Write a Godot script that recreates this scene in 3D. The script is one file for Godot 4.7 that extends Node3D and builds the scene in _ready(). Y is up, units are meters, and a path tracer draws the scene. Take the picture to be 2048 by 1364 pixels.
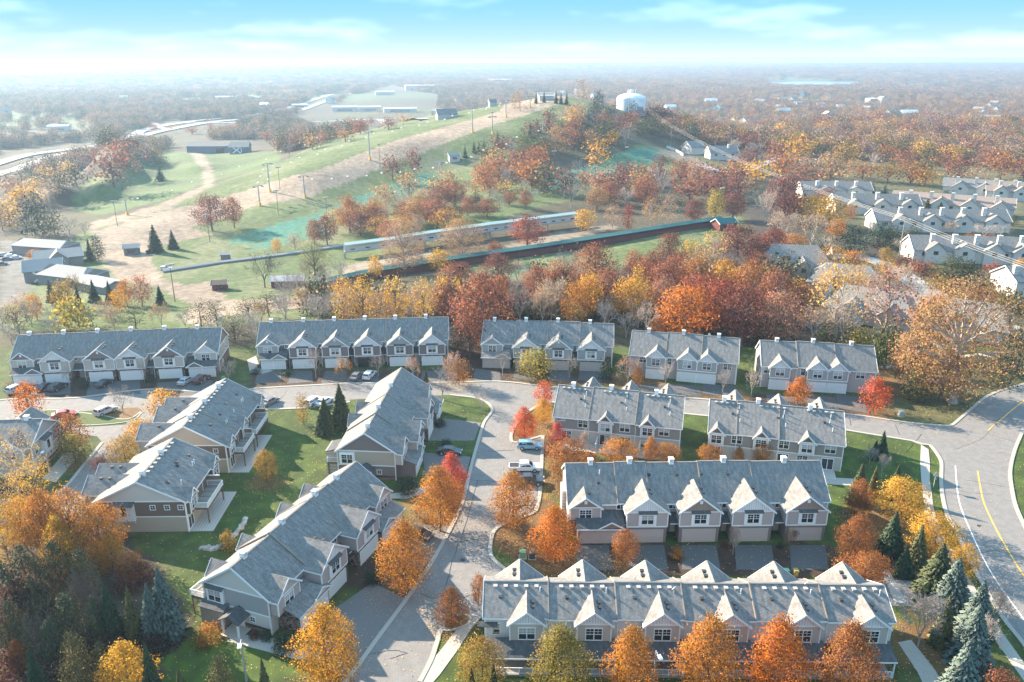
extends Node3D
# An autumn townhouse estate seen from the air, with a ski hill, woods and a hazy plain behind. x to the right, z towards the viewer, metres.

const GX := -520.0
const GZ := -40.0
const GS := 40.0
const GNX := 28
const GNZ := 29
const HEIGHTS := [-3.5, -3, -2.9, -3, -3, -3, -3, -3, -3, -3, -1.5, -0, 0.1, 0, 0, 0, 0, 0, 0, 0, 0, 0, 0, 0, 0, -0, -0.1, -0.2, -3.6, -3, -2.9, -3, -3, -3, -3, -3, -3.1, -2.8, -1.5, -0.1, 0.2, 0.1, 0, 0, 0, 0, 0, -0, 0, -0, 0, 0, 0, -0, -0.1, -0.2, -3.8, -3, -2.7, -2.9, -2.9, -2.9, -2.9, -3, -3.1, -2.8, -1.4, -0.1, 0.2, 0.1, 0, 0, 0, 0, 0, 0, 0, 0, 0, 0, 0, -0, -0.1, -0.3, -4.3, -3, -2.7, -3, -2.9, -3, -2.8, -3, -3, -3, -1.4, -0, 0.2, 0, 0.1, 0, 0, 0, 0, 0, 0, 0, 0, 0, 0, 0, -0.2, -0.4, -5.8, -3.1, -3.8, -3, -4, -3, -3.7, -3, -3.7, -3, -2.3, -0.1, -0.5, -0, -0.1, 0, 0, 0, 0, 0, 0, 0, -0, -0, -0, -0, -0.4, -0.7, -9.3, -8.4, -8.2, -8.1, -8.1, -7.6, -7, -6.6, -6.4, -6, -5.6, -4.9, -3.2, -1.7, -0.8, -0.1, 0.1, 0, 0, 0, 0, -0, -0.2, -0.3, -0.4, -0.5, -0.7, -1, -13.5, -13.5, -13.4, -13.4, -13.4, -12.6, -11, -10.2, -10.1, -9.6, -9.4, -9.1, -5.5, -3.4, -1.6, -0.3, 0.1, 0, 0, 0, 0.1, -0.1, -0.4, -0.7, -0.9, -1.1, -1.2, -1.4, -15.9, -16.2, -16.3, -16.3, -16.3, -15.4, -13.6, -12.6, -12.5, -11.8, -11, -9.5, -7, -4.5, -2.4, -0.4, 0, 0, 0, -0, -0, -0.3, -0.9, -1.3, -1.5, -1.6, -1.8, -1.9, -16.3, -16.3, -16.4, -16.5, -16.4, -15.7, -14.5, -13.2, -12.8, -12, -11.1, -9.3, -6.3, -3.9, -2.6, -1.4, -0.5, -0.2, -0.3, -0.5, -0.9, -1.2, -1.6, -1.9, -2.1, -2.2, -2.3, -2.4, -16.5, -16.3, -16.3, -16.4, -16.4, -15.8, -14.8, -13.2, -11.4, -10.6, -9.6, -8.1, -4, -1.3, -1.2, -0.9, -0.4, -0.3, -0.6, -1.2, -2, -2.4, -2.4, -2.6, -2.7, -2.7, -2.8, -2.8, -17.9, -17.6, -17.4, -17.3, -17.1, -16.5, -15.3, -13, -10.3, -8, -4.2, -6.6, -3.1, 0.5, 0.6, 0.5, 0.5, 0.1, -0.5, -1.3, -2.3, -2.7, -2.6, -2.8, -3, -3, -3, -3, -19.6, -19.3, -19, -18.7, -18.2, -17.3, -15.8, -12.6, -7.8, -1.4, 4.7, -2.2, -0.9, 3.9, 3, 2, 1.9, 1, 0.1, -0.9, -1.8, -2, -2.1, -2.5, -2.9, -3.1, -3.1, -3.1, -21.2, -20.9, -20.4, -19.9, -19.2, -18, -16, -12.1, -6, 1.7, 9, 9.3, 3.8, 9.1, 5.7, 4.2, 3.8, 2.2, 1, -0.3, -1.6, -1.2, -1.2, -2.2, -2.9, -3.1, -3.1, -3.1, -22.7, -22.3, -21.5, -20.7, -19.9, -18.3, -15.9, -11.8, -5.8, 2.8, 11.2, 17, 16.7, 16.6, 15.3, 13.9, 6.6, 3.4, 2, 0.6, -1.6, -0.5, -0.8, -2.3, -3, -3.1, -3, -3.1, -24, -23.4, -22, -20.6, -19.4, -18, -15.9, -11.6, -5.6, 3.4, 12.2, 19.2, 23.1, 24.9, 25, 18.4, 6.1, 4.7, 3, 1.1, -0.3, -0.6, -1.3, -2.3, -2.9, -3, -3, -3.1, -24.5, -23.8, -22, -19.5, -17, -16.3, -16, -10.7, -3.9, 4.3, 12.9, 20.4, 25.8, 29.8, 30.7, 24.4, 14.4, 8.4, 4.4, 1.4, -0.5, -1.4, -1.9, -2.5, -2.8, -3, -3, -3.1, -24.8, -24.2, -22.3, -18.4, -13.3, -12, -13.5, -9.5, -3.1, 4.7, 13.2, 21.1, 28, 34, 37, 32.5, 21.2, 11.2, 4.6, 0.5, -1.6, -2.4, -2.6, -2.8, -2.9, -2.9, -3, -3.1, -25, -24.6, -23.8, -18.7, -12.9, -11.1, -12.2, -9.2, -3.4, 4, 12.4, 20.7, 27.8, 33.8, 39.5, 30.6, 18.5, 7.8, 1, -2.3, -3.5, -3.6, -3.3, -3.1, -2.9, -2.9, -2.9, -3.1, -24.8, -24.3, -22.8, -19.4, -15.7, -14.1, -13.9, -10.2, -4.9, 1.8, 10.3, 19.1, 24.5, 27.1, 26.3, 18.9, 8.5, -1, -6.1, -6.5, -5.6, -4.5, -3.6, -3.1, -2.8, -2.7, -2.8, -3, -24.4, -23.6, -22.2, -19.9, -17.5, -15.8, -14.3, -11.7, -7.7, -2.1, 6.5, 17.8, 19.2, 16.1, 10.9, 4.2, -3.3, -11.5, -13.9, -10.3, -7.2, -4.9, -3.6, -2.9, -2.7, -2.6, -2.7, -3, -24.1, -23.3, -22, -20.3, -18.5, -16.8, -15.3, -13.7, -11.7, -7.6, 1.1, 12.4, 10, 3.7, -4.3, -10, -13, -16.1, -15.8, -11.8, -7.4, -4.4, -3.1, -2.7, -2.5, -2.5, -2.6, -3.1, -24, -23.2, -22.1, -20.7, -19.1, -17.6, -16.3, -15.6, -16.2, -16.5, -10.1, -3.3, -3.1, -8, -14.8, -18.7, -19, -18.9, -16.8, -12.2, -6.5, -3.2, -2.6, -2.7, -2.7, -2.5, -2.7, -3.3, -24, -23.3, -22.3, -21, -19.7, -18.4, -17.2, -16.1, -19.1, -21.7, -18.2, -14, -13.8, -16.8, -20, -21.9, -22.1, -21.3, -18.4, -13.2, -7.3, -3.7, -2.8, -2.9, -3, -2.9, -3, -3.8, -24, -23.6, -22.6, -21.4, -20.1, -19.1, -18.5, -18.7, -20.4, -21.7, -21, -19.7, -20.2, -22.5, -23.2, -23.7, -23.6, -22.8, -19.9, -15, -10.2, -6.4, -4, -3.7, -4, -3.9, -3.6, -5, -24, -24, -22.9, -21.6, -20.5, -19.7, -19.6, -20.2, -21.2, -22.1, -22.3, -22.2, -22.8, -23.7, -24.3, -24.3, -23.9, -22.7, -20.3, -16.7, -13, -9.7, -7.1, -6.4, -6.6, -6.5, -6.3, -7.4, -23.7, -23.4, -22.7, -21.8, -20.9, -20.3, -20.5, -21, -21.7, -22.3, -22.7, -23, -23.4, -23.9, -24.2, -24.1, -23.6, -22.5, -20.7, -18.3, -15.6, -13.2, -11.5, -10.7, -10.5, -10.4, -10.5, -11, -23.1, -22.8, -22.4, -21.9, -21.3, -21, -21.1, -21.5, -21.9, -22.4, -22.7, -23, -23.2, -23.5, -23.7, -23.5, -23.1, -22.4, -21.3, -19.8, -18.1, -16.6, -15.6, -15.1, -14.8, -14.7, -14.8, -15, -22.6, -22.4, -22.3, -22.1, -21.8, -21.6, -21.6, -21.8, -22, -22.3, -22.5, -22.5, -22.6, -22.9, -23, -22.8, -22.5, -22.3, -21.9, -21.2, -20.3, -19.5, -19.2, -19.2, -18.8, -18.6, -18.9, -18.9, -22.5, -22.3, -22.5, -22.4, -22.2, -22, -22, -22, -22, -22.2, -22.2, -22.1, -22.1, -22.4, -22.5, -22.2, -22.2, -22.4, -22.4, -22.2, -21.9, -21.6, -21.8, -22.3, -21.7, -21.5, -21.8, -21.9]
const MOUNDS := [[-328.9, -662.1, -278.3, -491.9, 12, 13], [-310.7, -657.8, -260.0, -505.6, 10, 9], [-315.3, -657.3, -286.1, -602.9, 9, 22], [-283.6, -708.0, -238.8, -611.8, 5, 20]]
const EYE := Vector3(0, 70, 0)
const PITCH := 0.34092
const UP := Vector3.UP

var rng := RandomNumberGenerator.new()
var taken := {}
var mats := {}
var texs := {}
var protos := {}
var hn := FastNoiseLite.new()
var pn := FastNoiseLite.new()
var named := []          # things whose labels get an ordinal

# ---------------------------------------------------------------- mesh builder
class MB:
	var v := PackedVector3Array()
	var n := PackedVector3Array()
	var uv := PackedVector2Array()
	var c := PackedColorArray()
	var tint := Color.WHITE
	var flip := false
	func tri(a: Vector3, b: Vector3, d: Vector3) -> void:   # counter-clockwise seen from outside
		if flip:
			var s := b
			b = d
			d = s
		var nn := (b - a).cross(d - a)
		if nn.length_squared() < 1e-14:
			return
		nn = nn.normalized()
		var ua := Vector3.RIGHT
		var va := Vector3.BACK
		if absf(nn.y) < 0.985:
			ua = Vector3.UP.cross(nn).normalized()
			va = nn.cross(ua)
		v.append(a); v.append(d); v.append(b)
		n.append(nn); n.append(nn); n.append(nn)
		uv.append(Vector2(a.dot(ua), -a.dot(va))); uv.append(Vector2(d.dot(ua), -d.dot(va))); uv.append(Vector2(b.dot(ua), -b.dot(va)))
		c.append(tint); c.append(tint); c.append(tint)
	func quad(a: Vector3, b: Vector3, d: Vector3, e: Vector3) -> void:
		tri(a, b, d)
		tri(a, d, e)
	func box(lo: Vector3, hi: Vector3) -> void:
		obox(Transform3D(Basis(), (lo + hi) / 2), hi - lo)
	func obox(t: Transform3D, s: Vector3) -> void:
		var h := s / 2
		var p := []
		for i in 8:
			p.append(t * Vector3(h.x * (1 if i & 1 else -1), h.y * (1 if i & 2 else -1), h.z * (1 if i & 4 else -1)))
		quad(p[4], p[5], p[7], p[6]); quad(p[1], p[0], p[2], p[3]); quad(p[5], p[1], p[3], p[7])
		quad(p[0], p[4], p[6], p[2]); quad(p[6], p[7], p[3], p[2]); quad(p[0], p[1], p[5], p[4])
	func slab(a: Vector3, b: Vector3, d: Vector3, e: Vector3, th: float) -> void:   # a b d e counter-clockwise seen from above; thickness downwards
		var k := Vector3(0, -th, 0)
		quad(a, b, d, e)
		quad(e + k, d + k, b + k, a + k)
		quad(a + k, b + k, b, a); quad(b + k, d + k, d, b); quad(d + k, e + k, e, d); quad(e + k, a + k, a, e)
	func tube(p: Array, r: Array, sides := 6, cap := true) -> void:
		var last := []
		var side := Vector3.RIGHT
		for i in p.size():
			var dir: Vector3 = (p[mini(i + 1, p.size() - 1)] - p[maxi(i - 1, 0)]).normalized()
			if absf(dir.dot(side)) > 0.8:
				side = Vector3.BACK if absf(dir.z) < 0.8 else Vector3.UP
			var a := dir.cross(side).normalized()
			var b := dir.cross(a)
			var ring := []
			for k in sides:
				var w := TAU * k / sides
				ring.append(p[i] + (a * cos(w) + b * sin(w)) * r[i])
			if i > 0:
				for k in sides:
					quad(last[k], last[(k + 1) % sides], ring[(k + 1) % sides], ring[k])
			if cap and (i == 0 or i == p.size() - 1):
				for k in range(1, sides - 1):
					if i == 0:
						tri(ring[0], ring[k + 1], ring[k])
					else:
						tri(ring[0], ring[k], ring[k + 1])
			last = ring
	func mesh() -> ArrayMesh:
		var m := ArrayMesh.new()
		var a := []
		a.resize(Mesh.ARRAY_MAX)
		a[Mesh.ARRAY_VERTEX] = v
		a[Mesh.ARRAY_NORMAL] = n
		a[Mesh.ARRAY_TEX_UV] = uv
		a[Mesh.ARRAY_COLOR] = c
		m.add_surface_from_arrays(Mesh.PRIMITIVE_TRIANGLES, a)
		return m

# ---------------------------------------------------------------- nodes
func numbered(called: String) -> String:
	taken[called] = taken.get(called, 0) + 1
	return called if taken[called] == 1 else "%s_%03d" % [called, taken[called] - 1]

func tag(o: Node3D, label := "", category := "", group := "", kind := "") -> Node3D:
	if label: o.set_meta("label", label)
	if category: o.set_meta("category", category)
	if group: o.set_meta("group", group)
	if kind: o.set_meta("kind", kind)
	return o

func thing(called: String, label: String, category: String, at := Vector3.ZERO, turn := 0.0, group := "") -> Node3D:
	var o := Node3D.new()
	o.name = numbered(called)
	add_child(o, true)
	o.position = at
	o.rotation.y = turn
	return tag(o, label, category, group)

func obj(called: String, m: Mesh, mat: Material, parent: Node3D = null, at := Vector3.ZERO) -> MeshInstance3D:
	var o := MeshInstance3D.new()
	o.mesh = m
	o.material_override = mat
	o.position = at
	if parent == null:
		o.name = numbered(called)
		add_child(o, true)
	else:
		o.name = called
		parent.add_child(o, true)
	return o

func put(called: String, b: MB, mat: Material, parent: Node3D = null, at := Vector3.ZERO) -> MeshInstance3D:
	return obj(called, b.mesh(), mat, parent, at)

var unit_box: ArrayMesh
func bx(called: String, lo: Vector3, hi: Vector3, mat: Material, parent: Node3D) -> MeshInstance3D:   # a board: a shared box, sized
	if unit_box == null:
		var b := MB.new()
		b.box(Vector3.ONE * -0.5, Vector3.ONE * 0.5)
		unit_box = b.mesh()
	var o := obj(called, unit_box, mat, parent, (lo + hi) / 2)
	o.scale = (hi - lo).abs().max(Vector3.ONE * 0.001)
	return o

func beam(called: String, a: Vector3, b: Vector3, wide: float, high: float, mat: Material, parent: Node3D) -> MeshInstance3D:   # a straight board from a to b
	if unit_box == null:
		bx("x", Vector3.ZERO, Vector3.ONE, mat, parent).free()
	var o := obj(called, unit_box, mat, parent)
	var d := (b - a)
	var z := d.normalized()
	var x := UP.cross(z).normalized() if absf(z.y) < 0.99 else Vector3.RIGHT
	o.transform = Transform3D(Basis(x * wide, z.cross(x) * high, z * d.length()), (a + b) / 2)
	return o

func structure(o: Node3D) -> Node3D:
	o.set_meta("kind", "structure")
	return o

# ---------------------------------------------------------------- materials
func lin(r: float, g: float, b: float) -> Color:
	return Color(r, g, b).linear_to_srgb()

func mat(key: String, col: Color, rough := 0.85, tex := "", scale := 1.0, bump := 0.0) -> StandardMaterial3D:   # col linear
	if mats.has(key):
		return mats[key]
	var m := StandardMaterial3D.new()
	m.resource_name = key
	m.albedo_color = col.linear_to_srgb()
	m.roughness = rough
	if tex:
		m.albedo_texture = texs[tex]
		m.uv1_scale = Vector3(scale, scale, scale)
		if bump > 0.0:
			m.heightmap_enabled = true
			m.heightmap_texture = texs[tex]
			m.heightmap_scale = bump
	mats[key] = m
	return m

func leaf_mat(key: String, col: Color, through := 0.9) -> StandardMaterial3D:
	if mats.has(key):
		return mats[key]
	var m := mat(key, col, 0.75)
	m.vertex_color_use_as_albedo = true
	m.cull_mode = BaseMaterial3D.CULL_DISABLED
	if through > 0.0:
		m.backlight_enabled = true
		m.backlight = Color(through, through, through)
	return m

func make_textures() -> void:
	# shingles: 2.4 m square, courses of 0.15 m, tabs of 0.3 m
	var r := RandomNumberGenerator.new()
	r.seed = 5
	var im := Image.create(256, 256, false, Image.FORMAT_RGB8)
	im.fill(Color(0.8, 0.8, 0.8))
	for row in 16:
		var x := -(row % 2) * 16
		while x < 256:
			var w := r.randi_range(22, 36)
			var t := r.randf_range(0.84, 0.98)
			im.fill_rect(Rect2i(x, row * 16, w, 16), Color(t, t * r.randf_range(0.98, 1.01), t * r.randf_range(0.97, 1.02)))
			im.fill_rect(Rect2i(x, row * 16 + 2, 1, 14), Color(t * 0.86, t * 0.86, t * 0.86))
			x += w
		im.fill_rect(Rect2i(0, row * 16, 256, 3), Color(0.52, 0.52, 0.53))
	texs.shingle = ImageTexture.create_from_image(im)
	# lap siding: 1 m square, laps of 0.125 m
	im = Image.create(64, 64, false, Image.FORMAT_RGB8)
	for y in 64:
		var k := y % 8
		var t := 0.72 if k == 7 else 0.9 + 0.1 * (k / 7.0)
		im.fill_rect(Rect2i(0, y, 64, 1), Color(t, t, t))
	texs.siding = ImageTexture.create_from_image(im)
	# boards upright
	im = Image.create(64, 64, false, Image.FORMAT_RGB8)
	for x in 64:
		var t := 0.75 if x % 21 < 3 else 0.98
		im.fill_rect(Rect2i(x, 0, 1, 64), Color(t, t, t))
	texs.batten = ImageTexture.create_from_image(im)
	# ledge stone: 2 m square
	im = Image.create(256, 256, false, Image.FORMAT_RGB8)
	im.fill(Color(0.22, 0.2, 0.19))
	var y2 := 0
	while y2 < 256:
		var hh := r.randi_range(10, 24)
		var x2 := 0
		while x2 < 256:
			var w2 := r.randi_range(14, 58)
			var t2 := r.randf_range(0.35, 0.95)
			var warm := r.randf_range(0.72, 1.0)
			im.fill_rect(Rect2i(x2 + 1, y2 + 1, w2 - 2, hh - 2), Color(t2, t2 * (0.5 + warm * 0.45), t2 * (0.4 + warm * 0.5)))
			x2 += w2
		y2 += hh
	texs.stone = ImageTexture.create_from_image(im)
	# fine grain for ground, asphalt, concrete
	for spec in [["grain", 512, 0.09, 4, 0.72, 0.28], ["blotch", 512, 0.018, 5, 0.9, 0.1], ["turf", 512, 0.16, 3, 0.4, 0.6], ["patchy", 512, 0.022, 5, 0.72, 0.3]]:
		var f := FastNoiseLite.new()
		f.seed = 11 + texs.size()
		f.noise_type = FastNoiseLite.TYPE_SIMPLEX
		f.frequency = spec[2]
		f.fractal_octaves = spec[3]
		var g: Image = f.get_seamless_image(spec[1], spec[1])
		g.convert(Image.FORMAT_L8)
		var data := g.get_data()
		for i in data.size():
			data[i] = clampi(int(255.0 * (spec[4] + spec[5] * data[i] / 255.0)), 0, 255)
		texs[spec[0]] = ImageTexture.create_from_image(Image.create_from_data(spec[1], spec[1], false, Image.FORMAT_L8, data))

# ---------------------------------------------------------------- terrain
func ss(a: float, b: float, x: float) -> float:
	var t := clampf((x - a) / (b - a), 0.0, 1.0)
	return t * t * (3.0 - 2.0 * t)

func cr(a: float, b: float, c: float, d: float, t: float) -> float:
	return b + 0.5 * t * (c - a + t * (2.0 * a - 5.0 * b + 4.0 * c - d + t * (3.0 * (b - c) + d - a)))

func hg(i: int, j: int) -> float:
	return HEIGHTS[clampi(j, 0, GNZ - 1) * GNX + clampi(i, 0, GNX - 1)]

func height(x: float, z: float) -> float:
	var d1 := maxf(maxf(-150.0 - x, maxf(x - 320.0, 0.0)), maxf(-192.0 - z, 0.0))
	var d2 := maxf(maxf(80.0 - x, maxf(x - 360.0, 0.0)), maxf(-345.0 - z, maxf(z + 150.0, 0.0)))
	var fl := ss(0.0, 55.0, minf(d1, d2))
	if fl <= 0.0:
		return 0.0
	var fx := (x - GX) / GS
	var fz := (GZ - z) / GS
	var cx := clampf(fx, 0.0, GNX - 1.001)
	var cz := clampf(fz, 0.0, GNZ - 1.001)
	var i := int(cx)
	var j := int(cz)
	var t := cx - i
	var h := cr(cr(hg(i - 1, j - 1), hg(i, j - 1), hg(i + 1, j - 1), hg(i + 2, j - 1), t), cr(hg(i - 1, j), hg(i, j), hg(i + 1, j), hg(i + 2, j), t),
		cr(hg(i - 1, j + 1), hg(i, j + 1), hg(i + 1, j + 1), hg(i + 2, j + 1), t), cr(hg(i - 1, j + 2), hg(i, j + 2), hg(i + 1, j + 2), hg(i + 2, j + 2), t), cz - j) * fl
	if x < -150.0 and z < -420.0 and z > -760.0:
		for m in MOUNDS:
			var q := Geometry2D.get_closest_point_to_segment(Vector2(x, z), Vector2(m[0], m[1]), Vector2(m[2], m[3]))
			h += m[4] * exp(-q.distance_squared_to(Vector2(x, z)) / (m[5] * m[5]))
	var out := Vector2(fx - cx, fz - cz).length() * GS
	if out > 0.0:
		var d := Vector2(x, z).length()
		var f := -23.0 + 46.0 * ss(2500.0, 8000.0, d) + 6.0 * sin(x * 0.0021 + 1.0) * sin(z * 0.0017) * ss(1300.0, 2600.0, d)
		h = lerpf(h, f, ss(0.0, 350.0, out))
	return h

func on_ground(x: float, z: float, up := 0.0) -> Vector3:
	return Vector3(x, height(x, z) + up, z)

func seen_x(p: Vector3) -> float:   # where along the picture a point falls, for the words «from the left»
	var q := p - EYE
	return q.x / maxf(0.1, -q.z * cos(PITCH) - q.y * sin(PITCH))

func pts(a: Array) -> PackedVector2Array:
	var p := PackedVector2Array()
	for i in range(0, a.size(), 2):
		p.append(Vector2(a[i], a[i + 1]))
	return p

func lines_from(spec: Array) -> PackedFloat32Array:
	var out := PackedFloat32Array()
	for s in spec:
		var a: float = s[0]
		while a < s[1] - s[2] * 0.01:
			out.append(a)
			a += s[2]
			if s.size() > 3:
				s[2] *= s[3]
	out.append(spec[-1][1])
	return out

# ---------------------------------------------------------------- the scene
func _ready() -> void:
	var cam := Camera3D.new()
	cam.name = "camera"
	cam.position = EYE
	cam.rotation.x = -PITCH
	cam.fov = 46.43
	cam.near = 1.0
	cam.far = 20000.0
	add_child(cam)
	cam.current = true
	rng.seed = 20
	hn.seed = 3
	hn.frequency = 0.05
	hn.fractal_octaves = 4
	pn.seed = 8
	pn.frequency = 0.12
	build_sky()
	var sun := DirectionalLight3D.new()
	sun.name = "sun"
	sun.light_energy = 1.6
	sun.light_color = Color(1.0, 0.93, 0.83)
	sun.light_angular_distance = 0.5
	sun.shadow_enabled = true
	add_child(sun)
	sun.look_at_from_position(Vector3(-0.83, 0.45, -0.56) * 500.0, Vector3.ZERO)
	make_textures()
	house_mats()
	build_ground()
	build_roads()
	build_houses()
	build_far_woods()
	build_ski_hill()
	build_right_houses()
	build_trees()
	for c in CARS:
		car(c[0], c[1], c[2], c[3], deg_to_rad(c[4]), c[5], c[6])
	build_small()
	name_in_order()

func build_sky() -> void:
	var env := Environment.new()
	env.background_mode = Environment.BG_SKY
	env.tonemap_mode = Environment.TONE_MAPPER_LINEAR
	env.tonemap_exposure = 3.7
	env.sdfgi_enabled = true
	env.ssao_enabled = true
	env.ssil_enabled = true
	env.volumetric_fog_enabled = true
	env.volumetric_fog_density = 0.00016
	env.volumetric_fog_albedo = Color(0.76, 0.89, 1.0)
	env.volumetric_fog_anisotropy = 0.3
	env.volumetric_fog_length = 4000.0
	var sm := ProceduralSkyMaterial.new()
	sm.sky_top_color = Color(0.41, 0.72, 0.92)
	sm.sky_horizon_color = Color(0.84, 0.9, 0.95)
	sm.sky_curve = 0.021
	sm.sky_energy_multiplier = 0.66
	sm.ground_bottom_color = Color(0.35, 0.33, 0.3)
	sm.ground_horizon_color = Color(0.8, 0.85, 0.88)
	sm.sun_angle_max = 30.0
	sm.sun_curve = 0.12
	# thin cloud streaks low down; an unseen veil added overhead whitens the fill light
	var w := 2048
	var h := 1024
	var f := FastNoiseLite.new()
	f.seed = 21
	f.noise_type = FastNoiseLite.TYPE_SIMPLEX_SMOOTH
	f.frequency = 0.02
	f.fractal_octaves = 4
	var im := Image.create(w, h, false, Image.FORMAT_RGBA8)
	im.fill(Color(1, 1, 1, 0))
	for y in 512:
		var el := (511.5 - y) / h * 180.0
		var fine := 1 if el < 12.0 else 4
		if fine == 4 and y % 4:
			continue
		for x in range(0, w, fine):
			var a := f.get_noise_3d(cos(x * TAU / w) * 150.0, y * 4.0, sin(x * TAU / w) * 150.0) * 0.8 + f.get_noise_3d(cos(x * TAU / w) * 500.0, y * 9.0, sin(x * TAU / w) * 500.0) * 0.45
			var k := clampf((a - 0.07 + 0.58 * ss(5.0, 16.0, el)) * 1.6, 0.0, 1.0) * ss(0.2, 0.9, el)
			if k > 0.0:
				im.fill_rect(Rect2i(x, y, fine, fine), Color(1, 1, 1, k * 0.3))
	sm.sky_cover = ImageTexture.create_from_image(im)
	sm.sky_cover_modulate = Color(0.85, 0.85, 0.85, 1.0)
	var sky := Sky.new()
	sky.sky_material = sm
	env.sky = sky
	var we := WorldEnvironment.new()
	we.name = "environment"
	we.environment = env
	add_child(we)

func bay(x: float, w := 6.3, hp := 7.75, out := 2.55, m: Material = null, tri: Material = null, garage := [0.0], mg: Material = null) -> Dictionary:
	return {"x": x, "w": w, "hp": hp, "out": out, "mid": 2.85, "m": m, "m_tri": tri, "win": "twin", "bay": true, "garage": garage, "m_garage": mg if mg else M.garage, "m_low": M.stone, "louvre": tri != M.whiteb, "vents": 2}

func vents_for(x0: float, x1: float, n: int, q: float, kind := "box") -> Array:
	var out := []
	for i in n:
		out.append([lerpf(x0, x1, (i + 0.5) / n), q, kind])
	return out

func build_houses() -> void:
	var W: Material = M.whiteb
	# front garage row, seen from its garages
	var c := {"label": "front row of five garage townhouses under a dark grey roof", "p": [8.74, -112.76], "turn": 1.2, "hr": 9.4, "df": 5.75, "db": 5.75, "hf": 5.3, "hb": 5.4, "m_up": M.pink, "m_low": M.mauve, "m_tri": M.brownb, "m_end": M.beige}
	c.units = [7.48, 4.98, 8.35, 8.29, 11.20]
	c.dy = [0.0, 0.14, 0.0, 0.14, 0.02]
	c.chimney_at = 0.5
	c.front = [{"x": 1.56, "w": 4.7, "hp": 7.0, "out": 1.0, "base": 3.2, "mid": 3.2, "m": M.pink, "m_tri": M.brownb, "win": "twin", "louvre": true, "vents": 1},
		bay(11.66, 6.2, 7.75, 2.55, M.pink, W, [0.0], M.garage_pink), bay(19.70, 6.2, 7.75, 2.55, M.pink, M.brownb, [0.0], M.garage_pink),
		bay(27.78, 6.2, 7.75, 2.55, M.pink, W, [0.0], M.garage_pink), bay(36.06, 6.2, 7.75, 2.55, M.pink, M.brownb, [0.0], M.garage_pink)]
	for g in c.front: g.m_low = M.mauve
	c.wings = [{"x0": 1.2, "x1": 8.0, "out": 2.6, "m": M.mauve, "m_garage": M.garage_pink, "m_tri": M.brownb}]
	c.entries = [[8.11, 1.6], [16.30, 1.7], [24.41, 1.7], [32.60, 1.7]]
	c.wins = [["front", 7.98, 4.75, "mini"], ["front", 16.12, 4.75, "mini"], ["front", 24.42, 4.75, "mini"], ["front", 32.71, 4.75, "mini"]]
	c.vents = [[4.73, 2.9, "dark"], [12.83, 1.9, "dark"], [17.25, 1.9, "dark"], [21.09, 1.9, "dark"], [25.31, 1.9, "dark"], [5.03, 1.6, "pipe"]]
	c.boxes = [["chimney_chase", Vector3(-0.7, 0, -2.5), Vector3(-0.02, 4.6, 0.5), "cream"]]
	townhouse(c)
	# nearest row, seen from its porches
	c = {"label": "nearest row of six townhouses with porches and sharp rear gables", "p": [46.04, -83.19], "turn": 179.2, "hr": 8.24, "df": 4.4, "db": 4.3, "hf": 5.75, "hb": 6.05, "m_up": M.whites, "m_low": M.mauve, "m_tri": W, "m_end": M.whites, "chimneys": false}
	c.units = [7.89, 8.58, 8.53, 8.22, 8.32, 7.72]
	c.dy = [0.0, 0.12, 0.02, 0.14, 0.0, 0.12]
	c.rear = []
	c.front = []
	c.porches = []
	c.dishes = [[9.5, -0.4], [30.5, 0.9], [26.0, -1.2]]
	c.vents = []
	c.wins = [["rear", 48.75, 4.3, "single"]]
	for x in [44.19, 36.09, 27.86, 19.65, 11.05, 2.97]:
		c.rear.append({"x": x, "w": 4.1, "hp": 7.75, "out": 0.85, "base": 3.0, "mid": 3.0, "m": M.beige, "m_tri": W, "win": "big", "wy": 4.62, "vents": 2})
		c.porches.append([x - 2.6, x + 4.4, 2.3, 0.9])
	for x in [45.07, 36.86, 28.65, 20.63, 11.90, 3.03]:
		c.front.append(bay(x, 5.6, 8.1, 0.2, M.pink, W, []))
	for x in [3.67, 12.16, 20.73, 29.01, 37.35, 45.54]:
		c.vents.append_array(vents_for(x - 3.2, x + 3.2, 5, -0.65))
		c.vents.append([x + 1.9, -1.9, "dark"])
		c.vents.append([x - 3.0, -1.2, "pipe"])
	c.sheds = []
	for x in [48.94]:
		c.sheds.append(["window_hood", Vector3(x + 1.2, 5.05, -4.5), Vector3(x - 1.2, 5.05, -4.5), Vector3(x - 1.2, 5.35, -3.9), Vector3(x + 1.2, 5.35, -3.9)])
	townhouse(c)
	# far garage rows
	c = {"label": "far left row of six townhouses with white garage doors and grey roof", "p": [-114.98, -175.35], "turn": 6.9, "hr": 9.3, "df": 5.7, "db": 5.5, "hf": 5.4, "hb": 5.4, "m_up": M.grey, "m_low": M.stone, "m_tri": M.brownb, "m_end": M.mauve}
	c.units = [7.57, 7.57, 7.57, 7.57, 7.57, 7.57]
	c.dy = [0.0, 0.06, 0.12, 0.18, 0.24, 0.1]
	c.front = [{"x": 2.23, "w": 4.9, "hp": 7.2, "out": 1.0, "base": 3.2, "mid": 3.2, "m": M.beige, "m_tri": M.mauve, "win": "twin", "louvre": true},
		bay(10.19, 6.3, 7.8, 2.6, M.beige, W), bay(19.75, 6.6, 7.8, 2.6, M.beige, M.mauve), bay(26.51, 6.2, 7.7, 2.6, M.beige, W), bay(35.06, 6.5, 7.8, 2.6, M.beige, M.mauve),
		{"x": 43.22, "w": 4.9, "hp": 7.3, "out": 1.0, "base": 3.2, "mid": 3.2, "m": M.beige, "m_tri": W, "win": "twin"}]
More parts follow.
